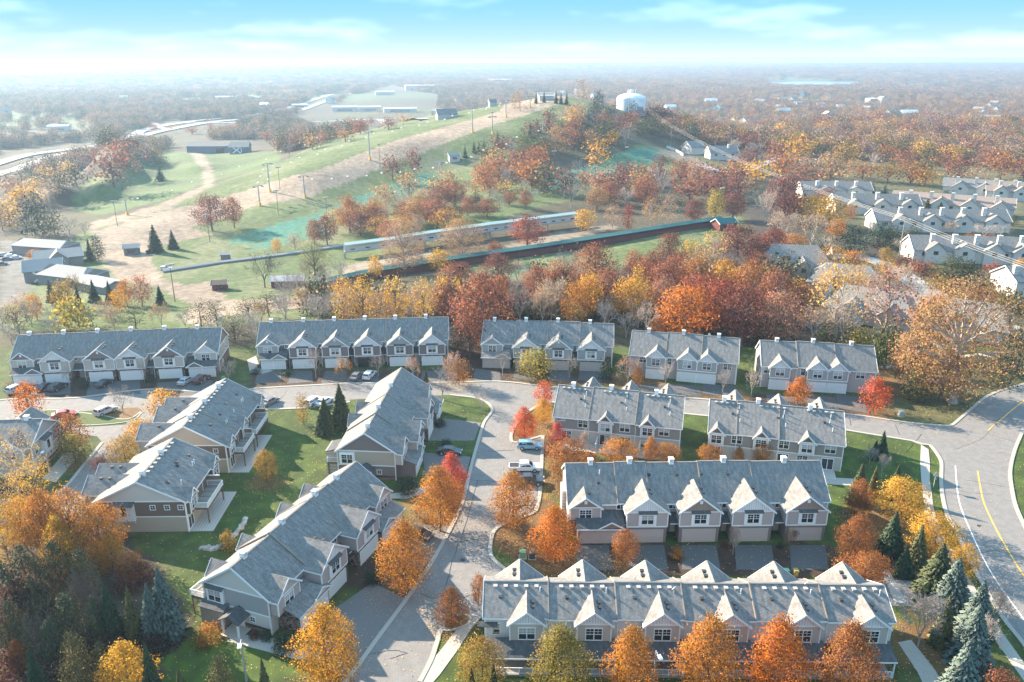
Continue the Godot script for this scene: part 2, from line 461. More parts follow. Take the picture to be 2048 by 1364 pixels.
	c.wings = [{"x0": 0.6, "x1": 7.2, "out": 2.7, "m_tri": M.mauve}, {"x0": 39.0, "x1": 45.4, "out": 2.7, "m_tri": M.mauve, "right": false}]
	c.entries = [[14.41, 3.2], [29.66, 3.2]]
	c.wins = [["front", 13.75, 4.7, "small"], ["front", 29.09, 4.7, "small"], ["end", 2.0, 1.6, "small"], ["end", -2.0, 4.2, "single"]]
	townhouse(c)
	c = {"label": "far middle row of six townhouses with an open garage and dark siding", "p": [-61.41, -185.06], "turn": 4.0, "hr": 9.3, "df": 5.7, "db": 5.5, "hf": 5.4, "hb": 5.4, "m_up": M.mauve, "m_low": M.stone, "m_tri": M.grey, "m_end": M.beige}
	c.units = [7.99, 7.46, 7.46, 7.46, 7.46, 7.61]
	c.dy = [0.0, 0.1, 0.16, 0.22, 0.26, 0.3]
	c.front = [{"x": 1.33, "w": 4.9, "hp": 7.2, "out": 1.0, "base": 3.2, "mid": 3.2, "m": M.grey, "m_tri": M.grey, "win": "twin", "louvre": true},
		bay(11.00, 6.2, 7.8, 2.6, M.mauve, W), bay(18.67, 6.2, 7.8, 2.6, M.mauve, M.grey), bay(26.27, 6.2, 7.9, 2.6, M.mauve, W), bay(34.02, 6.2, 7.9, 2.6, M.mauve, M.grey), bay(41.69, 6.2, 7.9, 2.6, M.mauve, W)]
	c.front[3].open = true
	c.wings = [{"x0": 0.8, "x1": 7.0, "out": 2.7, "m_tri": M.grey}]
	c.wins = [["front", 6.68, 4.7, "small"], ["front", 14.54, 4.7, "small"], ["front", 22.29, 4.7, "small"], ["front", 30.15, 4.7, "small"], ["front", 37.90, 4.7, "small"]]
	c.entries = [[6.76, 1.6], [14.53, 1.6], [22.30, 1.6], [30.07, 1.6], [37.73, 1.6]]
	townhouse(c)
	c = {"label": "far row of four townhouses with stepped sunlit roof before the red oaks", "p": [-6.61, -186.59], "turn": -5.7, "hr": 9.3, "df": 5.7, "db": 5.5, "hf": 5.4, "hb": 5.4, "m_up": M.grey, "m_low": M.stone, "m_tri": M.grey, "m_end": M.cream}
	c.units = [7.81, 7.81, 7.81, 7.81]
	c.dy = [0.0, 0.22, 0.3, 0.12]
	c.front = [{"x": 0.97, "w": 5.0, "hp": 7.2, "out": 1.0, "base": 3.2, "mid": 3.2, "m": M.grey, "m_tri": M.grey, "win": "twin"},
		bay(10.86, 6.2, 7.8, 2.6, M.grey, W, [0.0], M.garage_pink), bay(18.50, 6.2, 7.8, 2.6, M.grey, M.grey, [0.0], M.garage_pink), bay(26.21, 6.3, 7.8, 2.6, M.grey, W, [0.0], M.garage_pink)]
	c.wings = [{"x0": 0.3, "x1": 7.0, "out": 2.7, "m": M.grey, "m_tri": M.grey, "m_garage": M.garage_pink, "dark": false}]
	c.entries = [[14.93, 1.6], [22.66, 1.6]]
	c.wins = [["end", 0.0, 4.2, "single"]]
	townhouse(c)
	c = {"label": "far row of three pinkish townhouses, left of the orange maple row", "p": [28.93, -178.87], "turn": -14.3, "hr": 9.3, "df": 5.9, "db": 5.5, "hf": 5.2, "hb": 5.4, "m_up": M.pink, "m_low": M.pink, "m_tri": W, "m_end": M.pink}
	c.units = [8.02, 8.02, 8.02]
	c.dy = [0.0, 0.2, 0.06]
	c.chimney_at = 0.45
	c.front = []
	for x in [6.01, 13.10, 17.47]:
		c.front.append({"x": x, "w": 4.3, "hp": 7.25, "he": 5.35, "out": 0.8, "mid": 2.9, "m": M.grey, "m_tri": W, "win": "twin", "garage": [0.0], "gw": 4.1, "m_low": M.pink})
	c.dishes = [[17.5, 0.4]]
	c.wins = [["front", 3.01, 4.2, "twin"], ["front", 9.05, 4.2, "single"], ["front", 22.02, 4.2, "twin"]]
	townhouse(c)
	c = {"label": "far right row of three pinkish townhouses beside the red orange maple", "p": [57.14, -171.76], "turn": -9.4, "hr": 9.3, "df": 5.9, "db": 5.5, "hf": 5.2, "hb": 5.4, "m_up": M.pink, "m_low": M.pink, "m_tri": W, "m_end": M.pink}
	c.units = [7.60, 8.26, 8.26]
	c.dy = [0.0, 0.22, 0.06]
	c.chimney_at = 0.45
	c.front = []
	for x in [3.71, 11.73, 15.98]:
		c.front.append({"x": x, "w": 4.3, "hp": 7.25, "he": 5.35, "out": 0.8, "mid": 2.9, "m": M.grey, "m_tri": W, "win": "twin", "garage": [0.0], "gw": 4.1, "m_low": M.pink})
	c.wins = [["front", 0.70, 4.2, "twin"], ["front", 8.81, 4.2, "single"], ["front", 20.95, 4.2, "twin"]]
	townhouse(c)
	# rows seen from behind, taupe over beige
	c = {"label": "rear of the sunlit taupe row left of the lawn gap, roof full of pipes", "p": [32.77, -139.75], "turn": 166.5, "hr": 9.3, "df": 5.7, "db": 6.4, "hf": 5.4, "hb": 5.3, "m_up": M.taupe, "m_low": M.beige, "m_tri": M.brown, "m_end": M.cream}
	c.units = [8.42, 8.84, 6.57]
	c.dy = [0.0, 0.16, 0.0]
	c.chimney_at = 0.6
	c.rear = []
	for x in [13.94, 6.04]:
		c.rear.append({"x": x, "w": 2.5, "hp": 6.65, "he": 5.35, "out": 0.25, "base": 2.8, "mid": 2.8, "m": M.whites, "m_tri": M.brown, "win": "twin", "wy": 4.15})
	c.front = []
	for x in [18.24, 10.42, 2.53]:
		c.front.append(bay(x, 6.2, 8.9, 0.4, M.grey, W, []))
	c.wins = [["rear", 18.29, 4.2, "twin"], ["rear", 22.53, 4.85, "wide"], ["rear", 10.31, 4.2, "twin"], ["rear", 3.00, 4.2, "twin"],
		["rear", 21.40, 1.6, "twin"], ["rear", 13.97, 1.25, "slider"], ["rear", 10.18, 1.25, "slider"], ["rear", 6.29, 1.25, "twin"]]
	c.vents = []
	for x in [20.92, 12.84, 4.59]:
		c.vents.append_array(vents_for(x - 2.6, x + 2.6, 5, -0.7))
	for x in [18.39, 10.52, 2.34]:
		c.vents.append_array([[x, -1.6, "pipe"], [x + 0.2, -2.5, "pipe"], [x - 0.2, -4.0, "pipe"], [x + 0.9, -2.6, "dark"]])
	c.boxes = [["privacy_fence", Vector3(15.27, 0, -9.4), Vector3(15.27 + 0.12, 1.9, -6.2), "white"], ["privacy_fence", Vector3(7.22, 0, -9.4), Vector3(7.22 + 0.12, 1.9, -6.2), "white"], ["patio", Vector3(1.0, -0.05, -9.6), Vector3(22.0, 0.1, -6.1), "beige"]]
	townhouse(c)
	c = {"label": "rear of the sunlit taupe row beside the right lawn and shaded spruces", "p": [60.45, -132.88], "turn": 166.2, "hr": 9.3, "df": 5.7, "db": 6.4, "hf": 5.4, "hb": 5.3, "m_up": M.taupe, "m_low": M.beige, "m_tri": M.brown, "m_end": M.cream}
	c.units = [11.04, 7.49, 4.73]
	c.dy = [0.0, 0.16, 0.0]
	c.chimney_at = 0.5
	c.rear = []
	for x in [21.97, 14.10, 6.16]:
		c.rear.append({"x": x, "w": 2.5, "hp": 6.65, "he": 5.35, "out": 0.25, "base": 2.8, "mid": 2.8, "m": M.whites, "m_tri": M.brown, "win": "twin", "wy": 4.15})
	c.front = []
	for x in [18.74, 10.63, 2.63]:
		c.front.append(bay(x, 6.2, 8.9, 0.4, M.grey, W, []))
	c.wins = [["rear", 18.32, 4.2, "twin"], ["rear", 10.12, 4.2, "twin"], ["rear", 2.12, 4.2, "twin"], ["rear", 21.98, 1.6, "twin"], ["rear", 10.07, 1.25, "slider"], ["rear", 6.64, 1.6, "twin"], ["rear", 2.32, 1.25, "slider"]]
	c.vents = []
	for x in [20.33, 12.20, 3.85]:
		c.vents.append_array(vents_for(x - 2.6, x + 2.6, 5, -0.7))
	for x in [18.17, 10.14, 2.04]:
		c.vents.append_array([[x, -1.6, "pipe"], [x + 0.2, -2.5, "pipe"], [x - 0.2, -4.0, "pipe"], [x + 1.1, -2.6, "dark"]])
	c.boxes = [["patio", Vector3(1.0, -0.05, -9.6), Vector3(24.0, 0.1, -6.1), "beige"]]
	townhouse(c)
	# the two rows whose garages face the main estate road
	c = {"label": "grey townhouse row slanting up the road behind golden street maples", "p": [-35.70, -85.80], "turn": 69.2, "hr": 9.15, "df": 5.5, "db": 5.5, "hf": 5.4, "hb": 5.4, "m_up": M.grey, "m_low": M.cream, "m_tri": M.cream, "m_end": M.cream, "stone_base": true}
	c.units = [7.67, 9.43, 4.77, 7.87]
	c.dy = [0.0, 0.24, 0.24, 0.0]
	c.front = [{"x": 2.50, "w": 4.6, "hp": 7.3, "out": 0.9, "base": 3.0, "mid": 3.0, "m": M.pink, "m_tri": M.beige, "win": "twin"},
		bay(10.48, 6.2, 7.8, 2.6, M.pink, W), bay(19.50, 6.2, 7.8, 2.6, M.pink, W),
		{"x": 27.07, "w": 4.6, "hp": 7.3, "out": 0.9, "base": 3.0, "mid": 3.0, "m": M.pink, "m_tri": M.beige, "win": "twin"}]
	c.wings = [{"x0": 1.4, "x1": 8.2, "out": 2.9, "m_tri": M.cream, "m": M.stone, "dark": false}, {"x0": 29.74 - 7.2, "x1": 29.74 - 0.4, "out": 2.9, "m_tri": M.cream, "dark": false, "right": false}]
	c.entries = [[16.98, 2.4]]
	c.wins = [["start", 2.3, 1.6, "small"], ["start", -3.2, 4.0, "big", 0.32], ["front", 14.93, 4.9, "mini"]]
	c.rear = []
	for x in [3.2, 9.5, 18.5, 24.5]:
		c.rear.append({"x": x, "w": 2.6, "hp": 6.7, "he": 5.3, "out": 0.5, "base": 2.8, "mid": 2.8, "m": M.beige, "m_tri": M.beige})
	c.decks = [[-0.2, 3.6, 2.2, 2.9, false]]
	c.boxes = [["window_surround", Vector3(-0.32, 2.85, -4.55), Vector3(0.02, 5.15, -1.85), "white"], ["bump_out", Vector3(-1.1, 0.0, -5.2), Vector3(0.05, 2.6, -1.3), "taupe"], ["portico_post", Vector3(-2.2, 0, -0.9), Vector3(-1.98, 2.4, -0.68), "white"], ["portico_post", Vector3(-2.2, 0, 1.5), Vector3(-1.98, 2.4, 1.72), "white"], ["front_door", Vector3(-0.06, 0.1, 0.0), Vector3(0.0, 2.15, 0.95), "white"], ["portico_step", Vector3(-2.5, -0.1, -1.1), Vector3(0.0, 0.12, 1.9), "beige"]]
	c.sheds = [["window_hood", Vector3(-0.6, 5.2, -1.75), Vector3(-0.6, 5.2, -4.65), Vector3(0.0, 5.45, -4.65), Vector3(0.0, 5.45, -1.75)], ["lean_to_roof", Vector3(-1.35, 2.6, -1.2), Vector3(-1.35, 2.6, -5.3), Vector3(0.0, 3.1, -5.3), Vector3(0.0, 3.1, -1.2)],
		["portico_roof", Vector3(-2.5, 3.3, 0.4), Vector3(0.0, 3.3, 0.4), Vector3(0.0, 2.35, 2.0), Vector3(-2.5, 2.35, 2.0)], ["portico_roof", Vector3(0.0, 3.3, 0.4), Vector3(-2.5, 3.3, 0.4), Vector3(-2.5, 2.35, -1.2), Vector3(0.0, 2.35, -1.2)]]
	townhouse(c)
	c = {"label": "beige and mauve townhouse row beside the middle of the estate road", "p": [-25.53, -124.34], "turn": 85.3, "hr": 9.15, "df": 5.5, "db": 5.5, "hf": 5.4, "hb": 5.4, "m_up": M.tan, "m_low": M.mauve, "m_tri": M.mauve, "m_end": M.mauve, "stone_base": true}
	c.units = [7.52, 8.73, 13.60]
	c.dy = [0.0, 0.2, 0.24]
	c.front = [{"x": 0.94, "w": 4.6, "hp": 7.3, "out": 0.9, "base": 3.0, "mid": 3.0, "m": M.beige, "m_tri": M.mauve, "win": "twin"},
		bay(8.25, 6.2, 7.8, 2.6, M.beige, W), bay(18.20, 6.2, 7.8, 2.6, M.beige, W),
		{"x": 26.25, "w": 4.6, "hp": 7.3, "out": 0.9, "base": 3.0, "mid": 3.0, "m": M.beige, "m_tri": W, "win": "twin"}]
	c.wings = [{"x0": 1.2, "x1": 7.8, "out": 2.9, "m_tri": M.beige, "m": M.mauve, "dark": false}, {"x0": 29.85 - 7.0, "x1": 29.85 - 0.4, "out": 2.9, "m_tri": W, "m": M.mauve, "dark": false, "right": false}]
	c.wins = [["start", 2.2, 1.5, "small"], ["start", -3.35, 4.0, "big", 0.3]]
	c.rear = []
	for x in [12.0, 17.5]:
		c.rear.append({"x": x, "w": 2.6, "hp": 6.9, "he": 5.3, "out": 0.5, "base": 2.8, "mid": 2.8, "m": M.beige, "m_tri": M.beige})
	c.decks = [[0.3, 4.2, 2.0, 2.9, false]]
	c.boxes = [["window_surround", Vector3(-0.3, 2.85, -4.7), Vector3(0.02, 5.2, -2.0), "white"], ["bump_out", Vector3(0.6, 0.0, -7.4), Vector3(4.4, 5.0, -5.0), "tan"], ["front_door", Vector3(-0.06, 0.1, -0.6), Vector3(0.0, 2.15, 0.4), "white"], ["portico_post", Vector3(-1.6, 0, -1.3), Vector3(-1.4, 2.4, -1.1), "white"], ["portico_post", Vector3(-1.6, 0, 1.0), Vector3(-1.4, 2.4, 1.2), "white"]]
	c.sheds = [["bump_out_roof", Vector3(4.6, 4.9, -7.6), Vector3(0.4, 4.9, -7.6), Vector3(0.4, 5.5, -5.2), Vector3(4.6, 5.5, -5.2)],
		["portico_roof", Vector3(-1.8, 3.3, 0.0), Vector3(0.0, 3.3, 0.0), Vector3(0.0, 2.4, 1.5), Vector3(-1.8, 2.4, 1.5)], ["portico_roof", Vector3(0.0, 3.3, 0.0), Vector3(-1.8, 3.3, 0.0), Vector3(-1.8, 2.4, -1.5), Vector3(0.0, 2.4, -1.5)]]
	townhouse(c)
	# the brown rows with rear decks over the court lawn
	c = {"label": "nearer brown and beige deck row with a white bay on its end wall", "p": [-57.83, -122.21], "turn": -89.0, "hr": 9.05, "df": 7.3, "db": 7.2, "hf": 5.4, "hb": 5.4, "m_up": M.brown, "m_low": M.tan, "m_tri": M.cream, "m_end": M.cream}
	c.units = [7.28, 7.28]
	c.chimney_at = 0.7
	c.front = []
	for x in [5.43, 9.27]:
		c.front.append({"x": x, "w": 5.6, "hp": 7.2, "out": 2.6, "mid": 2.8, "m": M.beige, "m_tri": W, "garage": [0.0], "vents": 2, "m_roof": M.roof})
	c.rear = []
	for x in [2.21, 12.68]:
		c.rear.append({"x": x, "w": 2.6, "hp": 6.75, "he": 5.4, "out": 0.25, "base": 2.8, "mid": 2.8, "m": M.brown, "m_tri": M.tan, "win": "twin", "wy": 4.1})
	c.decks = [[5.19, 12.41, 2.6, 2.9, true]]
	c.wins = [["end", -1.8, 4.35, "small"], ["end", -4.0, 4.35, "small"], ["end", -6.1, 4.35, "small"], ["end", 1.6, 2.1, "small"], ["end", 3.6, 2.1, "small"], ["rear", 10.60, 4.0, "slider"], ["rear", 15.46, 1.25, "slider"], ["rear", 11.18, 4.7, "wide"]]
	c.boxes = [["end_bay", Vector3(14.56 - 0.02, 2.3, 1.0), Vector3(14.56 + 0.7, 5.1, 4.0), "whites"], ["patio", Vector3(14.56 - 12.0, -0.05, -10.6), Vector3(14.56, 0.1, -6.8), "beige"], ["bay_pane", Vector3(14.56 + 0.69, 3.2, 2.1), Vector3(14.56 + 0.74, 4.7, 2.95), "glass"]]
	c.sheds = [["bay_roof", Vector3(14.56 + 1.0, 5.05, 4.15), Vector3(14.56 + 1.0, 5.05, 0.85), Vector3(14.56, 5.5, 0.85), Vector3(14.56, 5.5, 4.15)]]
	c.vents = []
	c.vents.append_array(vents_for(1.0, 14.56 - 1.0, 9, -0.5))
	c.vents.append_array([[3.0, -3.6, "dark"], [7.0, -3.2, "dark"], [12.0, -3.6, "dark"], [4.5, -4.9, "pipe"], [5.2, -4.9, "pipe"], [11.0, -5.2, "pipe"], [6.2, -2.8, "dark"]])
	townhouse(c)
	c = {"label": "farther brown deck row with two decks and privacy walls over the lawn", "p": [-57.75, -148.23], "turn": -89.7, "hr": 9.4, "df": 7.3, "db": 7.2, "hf": 5.4, "hb": 5.4, "m_up": M.brown, "m_low": M.tan, "m_tri": M.tan, "m_end": M.tan}
	c.units = [7.73, 7.73, 6.18]
	c.dy = [0.0, 0.1, 0.0]
	c.chimney_at = 0.5
	c.front = []
	for x in [4.67, 8.61, 16.27]:
		c.front.append({"x": x, "w": 5.6, "hp": 7.2, "out": 2.6, "mid": 2.8, "m": M.beige, "m_tri": W, "garage": [0.0], "vents": 1})
	c.rear = []
	for x in [1.87, 12.69, 20.03]:
		c.rear.append({"x": x, "w": 2.6, "hp": 6.75, "he": 5.4, "out": 0.25, "base": 2.8, "mid": 2.8, "m": M.brown, "m_tri": M.tan, "win": "twin", "wy": 4.1})
	c.decks = [[4.33, 11.93, 2.4, 2.9, true], [13.41, 19.46, 2.4, 2.9, true]]
	c.wins = [["end", -1.6, 4.35, "small"], ["end", -5.0, 4.35, "small"], ["rear", 19.30, 1.25, "slider"], ["rear", 10.28, 4.0, "slider"], ["rear", 2.91, 4.0, "slider"]]
	c.boxes = [["patio", Vector3(21.64 - 15.0, -0.05, -10.4), Vector3(21.64, 0.1, -6.8), "beige"]]
	c.vents = []
	c.vents.append_array(vents_for(1.0, 21.64 - 1.0, 13, -0.5))
	c.vents.append_array([[4.0, -3.4, "dark"], [9.0, -3.0, "dark"], [13.5, -3.4, "dark"], [18.0, -3.2, "dark"], [5.0, -4.9, "pipe"], [5.8, -4.9, "pipe"], [10.5, -4.9, "pipe"], [14.6, -5.0, "pipe"], [15.3, -5.0, "pipe"]])
	townhouse(c)
	# the block at the left picture edge
	c = {"label": "pale grey townhouse block cut by the left edge with a white end bay", "p": [-85.38, -131.06], "turn": -175.1, "hr": 8.6, "df": 5.6, "db": 5.6, "hf": 5.6, "hb": 5.6, "m_up": M.pink, "m_low": M.beige, "m_tri": M.grey, "m_end": M.grey}
	c.units = [8.0, 8.0, 8.0]
	c.wins = [["start", 1.0, 1.4, "small"], ["start", -3.6, 4.2, "single"], ["start", 1.9, 4.2, "single"]]
	c.boxes = [["end_bay", Vector3(-0.7, 2.4, -1.9), Vector3(0.02, 5.2, 0.9), "whites"], ["bay_pane", Vector3(-0.75, 3.1, -0.9), Vector3(-0.69, 4.6, -0.1), "glass"]]
	c.sheds = [["bay_roof", Vector3(-1.0, 5.15, 1.1), Vector3(-1.0, 5.15, -2.1), Vector3(0.0, 5.6, -2.1), Vector3(0.0, 5.6, 1.1)]]
	c.vents = vents_for(1.5, 16.0, 8, 0.7)
	c.rear = [{"x": 3.0, "w": 4.2, "hp": 7.4, "out": 0.8, "base": 2.8, "mid": 2.8, "m": M.beige, "m_tri": W, "win": "twin"}]
	c.front = [{"x": 5.5, "w": 5.5, "hp": 7.6, "out": 2.0, "mid": 2.8, "m": M.beige, "m_tri": W, "win": "twin", "garage": [0.0]}]
	c.stone_base = true
	townhouse(c)

func build_ski_hill() -> void:
	var teal := mat("teal_roof", Color(0.03, 0.125, 0.12), 0.85)
	var red := mat("red_wall", Color(0.14, 0.032, 0.027), 0.85)
	var pale := mat("pale_wall", Color(0.47, 0.47, 0.46), 0.7)
	var paleroof := mat("pale_teal_roof", Color(0.3, 0.42, 0.4), 0.8)
	gallery("covered_conveyor", "long teal-roofed conveyor tunnel with red walls", [-71.5, -270.9, -50, -286.1, -20.1, -300.1, 13.3, -313.9, 49.4, -327.7, 93.1, -352.9], 4.0, 3.0, teal, red, 0.3, false)
	gallery("covered_conveyor", "white-walled conveyor gallery with windows on concrete piers", [-70.1, -326.2, -52, -332.2, -37.8, -339.2, -9.8, -349.4, 29.1, -364.2], 3.6, 3.0, paleroof, pale, 3.0, true)
	gallery("conveyor_ramp", "open grey conveyor ramp lying across the base of the hill", [-141, -311.6, -123, -326.6, -100.6, -337.2, -74.8, -349.6], 2.2, 0.45, mat("ramp_top", Color(0.3, 0.29, 0.28)), mat("grey_ramp", Color(0.34, 0.34, 0.34)), 0.3, false)
	var hut := house("lift_hut", "dark red hut with green roof at the conveyor's upper end", "hut", 92.6, -343.7, 0.4, 9.0, 6.0, 3.2, 4.8, red, teal, {"wins": [[-1.5, 0.4, 1.6, 2.2]]})
	house("red_shed", "small dark red shed on the dirt below the lifts", "shed", -106.6, -280.3, 0.2, 5.0, 4.0, 2.6, 3.6, red, mat("brown_roof", Color(0.2, 0.12, 0.09)), {"wins": [[-1.0, 0.8, 1.0, 1.2], [1.0, 0.8, 1.0, 1.2]]})
	house("long_shed", "long dark red shed with pale roof by the gnarled bare oak", "shed", -83.0, -285.2, 0.1, 11.5, 5.0, 2.8, 4.0, red, mat("pale_roof", Color(0.55, 0.52, 0.5)), {})
	var barn := house("long_barn", "long dark barn with pale roof beyond the ski hill", "barn", -287.7, -773.7, 0.05, 38.0, 14.0, 7.0, 9.5, mat("slate_wall", Color(0.13, 0.15, 0.19)), M.roof, {"wins": [[12.0, -0.5, 8.0, 6.0]]})
	var gab := house("gabled_lodge", "dark gabled building with a white crossed emblem beside the barn", "building", -244.1, -731.5, 0.15, 16.0, 18.0, 6.0, 10.0, mat("slate_wall", Color(0.13, 0.15, 0.19)), M.roof, {})
	emblem(gab, Vector3(-2.0, 3.5, 9.1), 3.4, M.white)
	# the base lodge
	var lw := mat("lodge_wall", Color(0.24, 0.22, 0.21), 0.85)
	var lr := mat("lodge_roof", Color(0.27, 0.26, 0.25), 0.9)
	house("lodge_hall", "low lodge hall with dark upper wall beside the parking lot", "lodge", -211.3, -354.3, -0.25, 26.0, 12.0, 4.0, 6.0, lw, lr, {"hip": 2.0})
	house("lodge_hall", "middle lodge wing with pale flat roof and dark gable", "lodge", -193.5, -331.8, 0.5, 18.0, 12.0, 4.0, 6.5, lw, lr, {"gables": [[0.0, 7.0, 2.0, 7.0]]})
	var lf := house("lodge_hall", "front lodge wing bearing a white crossed emblem", "lodge", -183.0, -302.4, 0.45, 13.0, 12.0, 5.0, 8.0, lw, lr, {})
	emblem(lf, Vector3(-1.0, 2.5, 6.1), 2.4, M.white)
	house("lodge_hall", "near lodge wing with grey hipped roof behind the small spruces", "lodge", -167.4, -294.5, -0.35, 22.0, 13.0, 4.0, 6.5, lw, lr, {"hip": 4.0})
	house("lodge_hall", "low flat lodge annex beside the orange maple", "lodge", -150.5, -279.9, -0.5, 18.0, 9.0, 3.4, 4.6, lw, lr, {})
	house("lift_shack", "grey operator shack by the spruce pair at the lift base", "hut", -170.0, -348.7, 0.3, 6.0, 5.0, 3.4, 4.6, mat("shack_grey", Color(0.16, 0.15, 0.15)), lr, {"wins": [[0.0, 1.0, 3.0, 1.4]]})
	house("lift_shack", "small white shack on the slope edge below the run", "hut", -38.1, -531.7, 0.3, 7.0, 5.0, 3.6, 5.0, pale, lr, {"wins": [[0.0, 1.0, 3.0, 1.4]]})
	house("lift_shack", "tiny grey kiosk standing on the long conveyor ramp", "hut", -122.7, -333.1, 0.2, 3.6, 3.0, 2.8, 3.4, mat("shack_grey", Color(0.16, 0.15, 0.15)), lr, {})
	house("summit_hut", "pale angular hut on the ridge left of the summit", "hut", -52.6, -661.8, 0.3, 16.0, 8.0, 3.5, 7.0, pale, M.roof, {})
	house("summit_hut", "little pale hut along the ridge nearer the summit", "hut", -16.5, -700.5, 0.3, 6.0, 5.0, 4.0, 6.0, pale, M.roof, {})
	var st := house("summit_station", "white lift terminal standing on the summit", "lift station", 28.4, -692.4, 0.2, 12.0, 4.0, 2.6, 3.2, pale, pale, {"up": 0.5})
	bx("gantry_leg", Vector3(-7.5, -4, -0.3), Vector3(-7.0, 5.0, 0.3), M.white, st)
	bx("gantry_leg", Vector3(7.0, -4, -0.3), Vector3(7.5, 5.0, 0.3), M.white, st)
	bx("gantry_beam", Vector3(-7.5, 4.4, -0.35), Vector3(7.5, 5.0, 0.35), M.white, st)
	# water tank
	var tk := thing("water_tank", "large white water tank behind the summit trees", "water tank", Vector3(99.2, 25.7, -690.0))
	var b := MB.new()
	var prof := [[0.0, 12.0], [13.5, 12.0], [14.6, 11.6], [16.0, 9.5], [17.2, 6.0], [17.8, 2.0], [17.85, 0.1]]
	for i in prof.size() - 1:
		for k in 40:
			var a0 := TAU * k / 40
			var a1 := TAU * (k + 1) / 40
			var p := func(a, r): return Vector3(cos(a) * r[1], r[0], sin(a) * r[1])
			b.quad(p.call(a1, prof[i]), p.call(a0, prof[i]), p.call(a0, prof[i + 1]), p.call(a1, prof[i + 1]))
	put("shell", b, mat("tank_white", Color(0.74, 0.76, 0.77), 0.5), tk)
	b = MB.new()
	b.tube([Vector3(0, 17.5, 0), Vector3(0, 20.3, 0)], [1.6, 1.6], 12)
	put("hatch", b, M.white, tk)
	for s in [-1.0, 1.0]:
		bx("antenna", Vector3(s * 3.0 - 0.4, 17.0, 0), Vector3(s * 3.0 + 0.4, 20.5, 0.6), M.white, tk)
	bx("wall_sign", Vector3(4.0, 4.0, 11.0), Vector3(8.5, 7.5, 11.6), mat("sign_blue", Color(0.2, 0.27, 0.36), 0.6), tk)
	# towers up the two chairlifts
	var names := ["by the lift base", "a little above the lift base", "low on the dirt run", "halfway up the dirt run", "beside the upper dirt run", "high on the run", "just under the summit", "on the far grass edge", "by the small firs", "on the lower green mat", "beside the shack", "by the conveyor woods"]
	var spots := [-212.4, -437.1, -138.5, -436.7, -138.7, -458.1, -90.7, -517.2, -28, -580.5, -4.6, -626.5, 14.4, -660.7, -127.2, -621.6, -13.7, -576.5, -115.8, -446.1, -42.9, -477.5, 20.8, -554.7]
	var tall := [9.0, 11.0, 16.0, 18.0, 17.0, 13.0, 9.0, 12.0, 12.0, 12.0, 14.0, 14.0]
	for i in names.size():
		lift_tower(spots[i * 2], spots[i * 2 + 1], tall[i], "pale steel lift tower " + names[i], 0.7)
	var masts := [-142.7, -369.6, -94, -401.8, -123.4, -418.3, -41.4, -476.9, 25.7, -493.3, 46.4, -447.2, -203.9, -407.2, -113.7, -257.3, 73.3, -519.2, 99.9, -380.2, -13.9, -583.8, -133.1, -459, -83.4, -510.4, 53.5, -431.4, -255.7, -525]
	var where := ["at the left green mat", "by the maroon oaks", "below the dirt run", "by the middle green mat", "by the wood on the run", "by the yellow poplar", "at the lift base", "on the meadow behind the left rows", "near the pines", "by the conveyor hut", "near the ridge", "above the twin oaks", "on the upper dirt run", "by the conveyor path", "over the shaded bowl"]
	for i in where.size():
		lamp_mast(masts[i * 2], masts[i * 2 + 1], 13.0, "tall floodlight mast " + where[i])
	# chairs hang between neighbouring towers
	var seats := []
	for run in [[1, 2, 7], [2, 3, 8], [3, 4, 8], [4, 5, 5], [0, 7, 10], [9, 10, 8], [10, 11, 6]]:
		var a := on_ground(spots[run[0] * 2], spots[run[0] * 2 + 1], tall[run[0]])
		var e := on_ground(spots[run[1] * 2], spots[run[1] * 2 + 1], tall[run[1]])
		var side := (e - a).cross(UP).normalized() * 2.4
		cable("lift_cable", "lift cable between towers %s and %s" % [names[run[0]], names[run[1]]], "cable", [a + side, e + side], 0.05, M.metal, 0.01)
		for k in run[2]:
			var f: float = (k + 0.5) / run[2]
			seats.append(a.lerp(e, f) + side * (1 if k % 2 else -1) - Vector3(0, 4.0 * f * (1 - f) * a.distance_to(e) * 0.01, 0))
	for s in seats:
		chair(s, "")
		named.append([get_child(-1), "empty grey chair hanging from the ski lift cable"])
	# far commercial blocks
	var cb := mat("far_block", Color(0.5, 0.48, 0.46), 0.8)
	var fl := mat("far_flat_roof", Color(0.66, 0.66, 0.66), 0.7)
	var far := [-317.3, -1569.8, -269.9, -1570.2, -208.9, -1540.2, -285.7, -2587.4, -431.5, -1684, -344.8, -2257.3, -661.5, -1519.2, 583.4, -1690.5, 510.9, -1575, 610.7, -1639.4, 625.3, -1575.1, 301, -1574, -47.4, -3298.9, -694.4, -2007.9, -617.3, -1119.2, 822.8, -1878.9]
	var sizes := [[46, 30, 8], [40, 24, 8], [60, 26, 7], [90, 40, 14], [30, 20, 6], [50, 30, 9], [36, 24, 7], [16, 12, 8], [16, 12, 8], [16, 12, 8], [16, 12, 8], [20, 14, 8], [90, 50, 12], [40, 25, 8], [26, 16, 7], [40, 20, 9]]
	for i in sizes.size():
		var s = sizes[i]
		house("far_building", "", "building", far[i * 2], far[i * 2 + 1], 0.2, s[0], s[1], s[2], s[2] + (1.0 if s[0] > 25 else 4.0), cb if s[0] > 25 else M.cream, fl, {"wins": [[0.0, 1.5, s[0] * 0.6, 2.0]]})
		named.append([get_child(-1), "hazy pale flat-roofed building in the far valley" if s[0] > 25 else "small pale house in the far trees"])
	# scattered far houses
	var fr := RandomNumberGenerator.new()
	fr.seed = 99
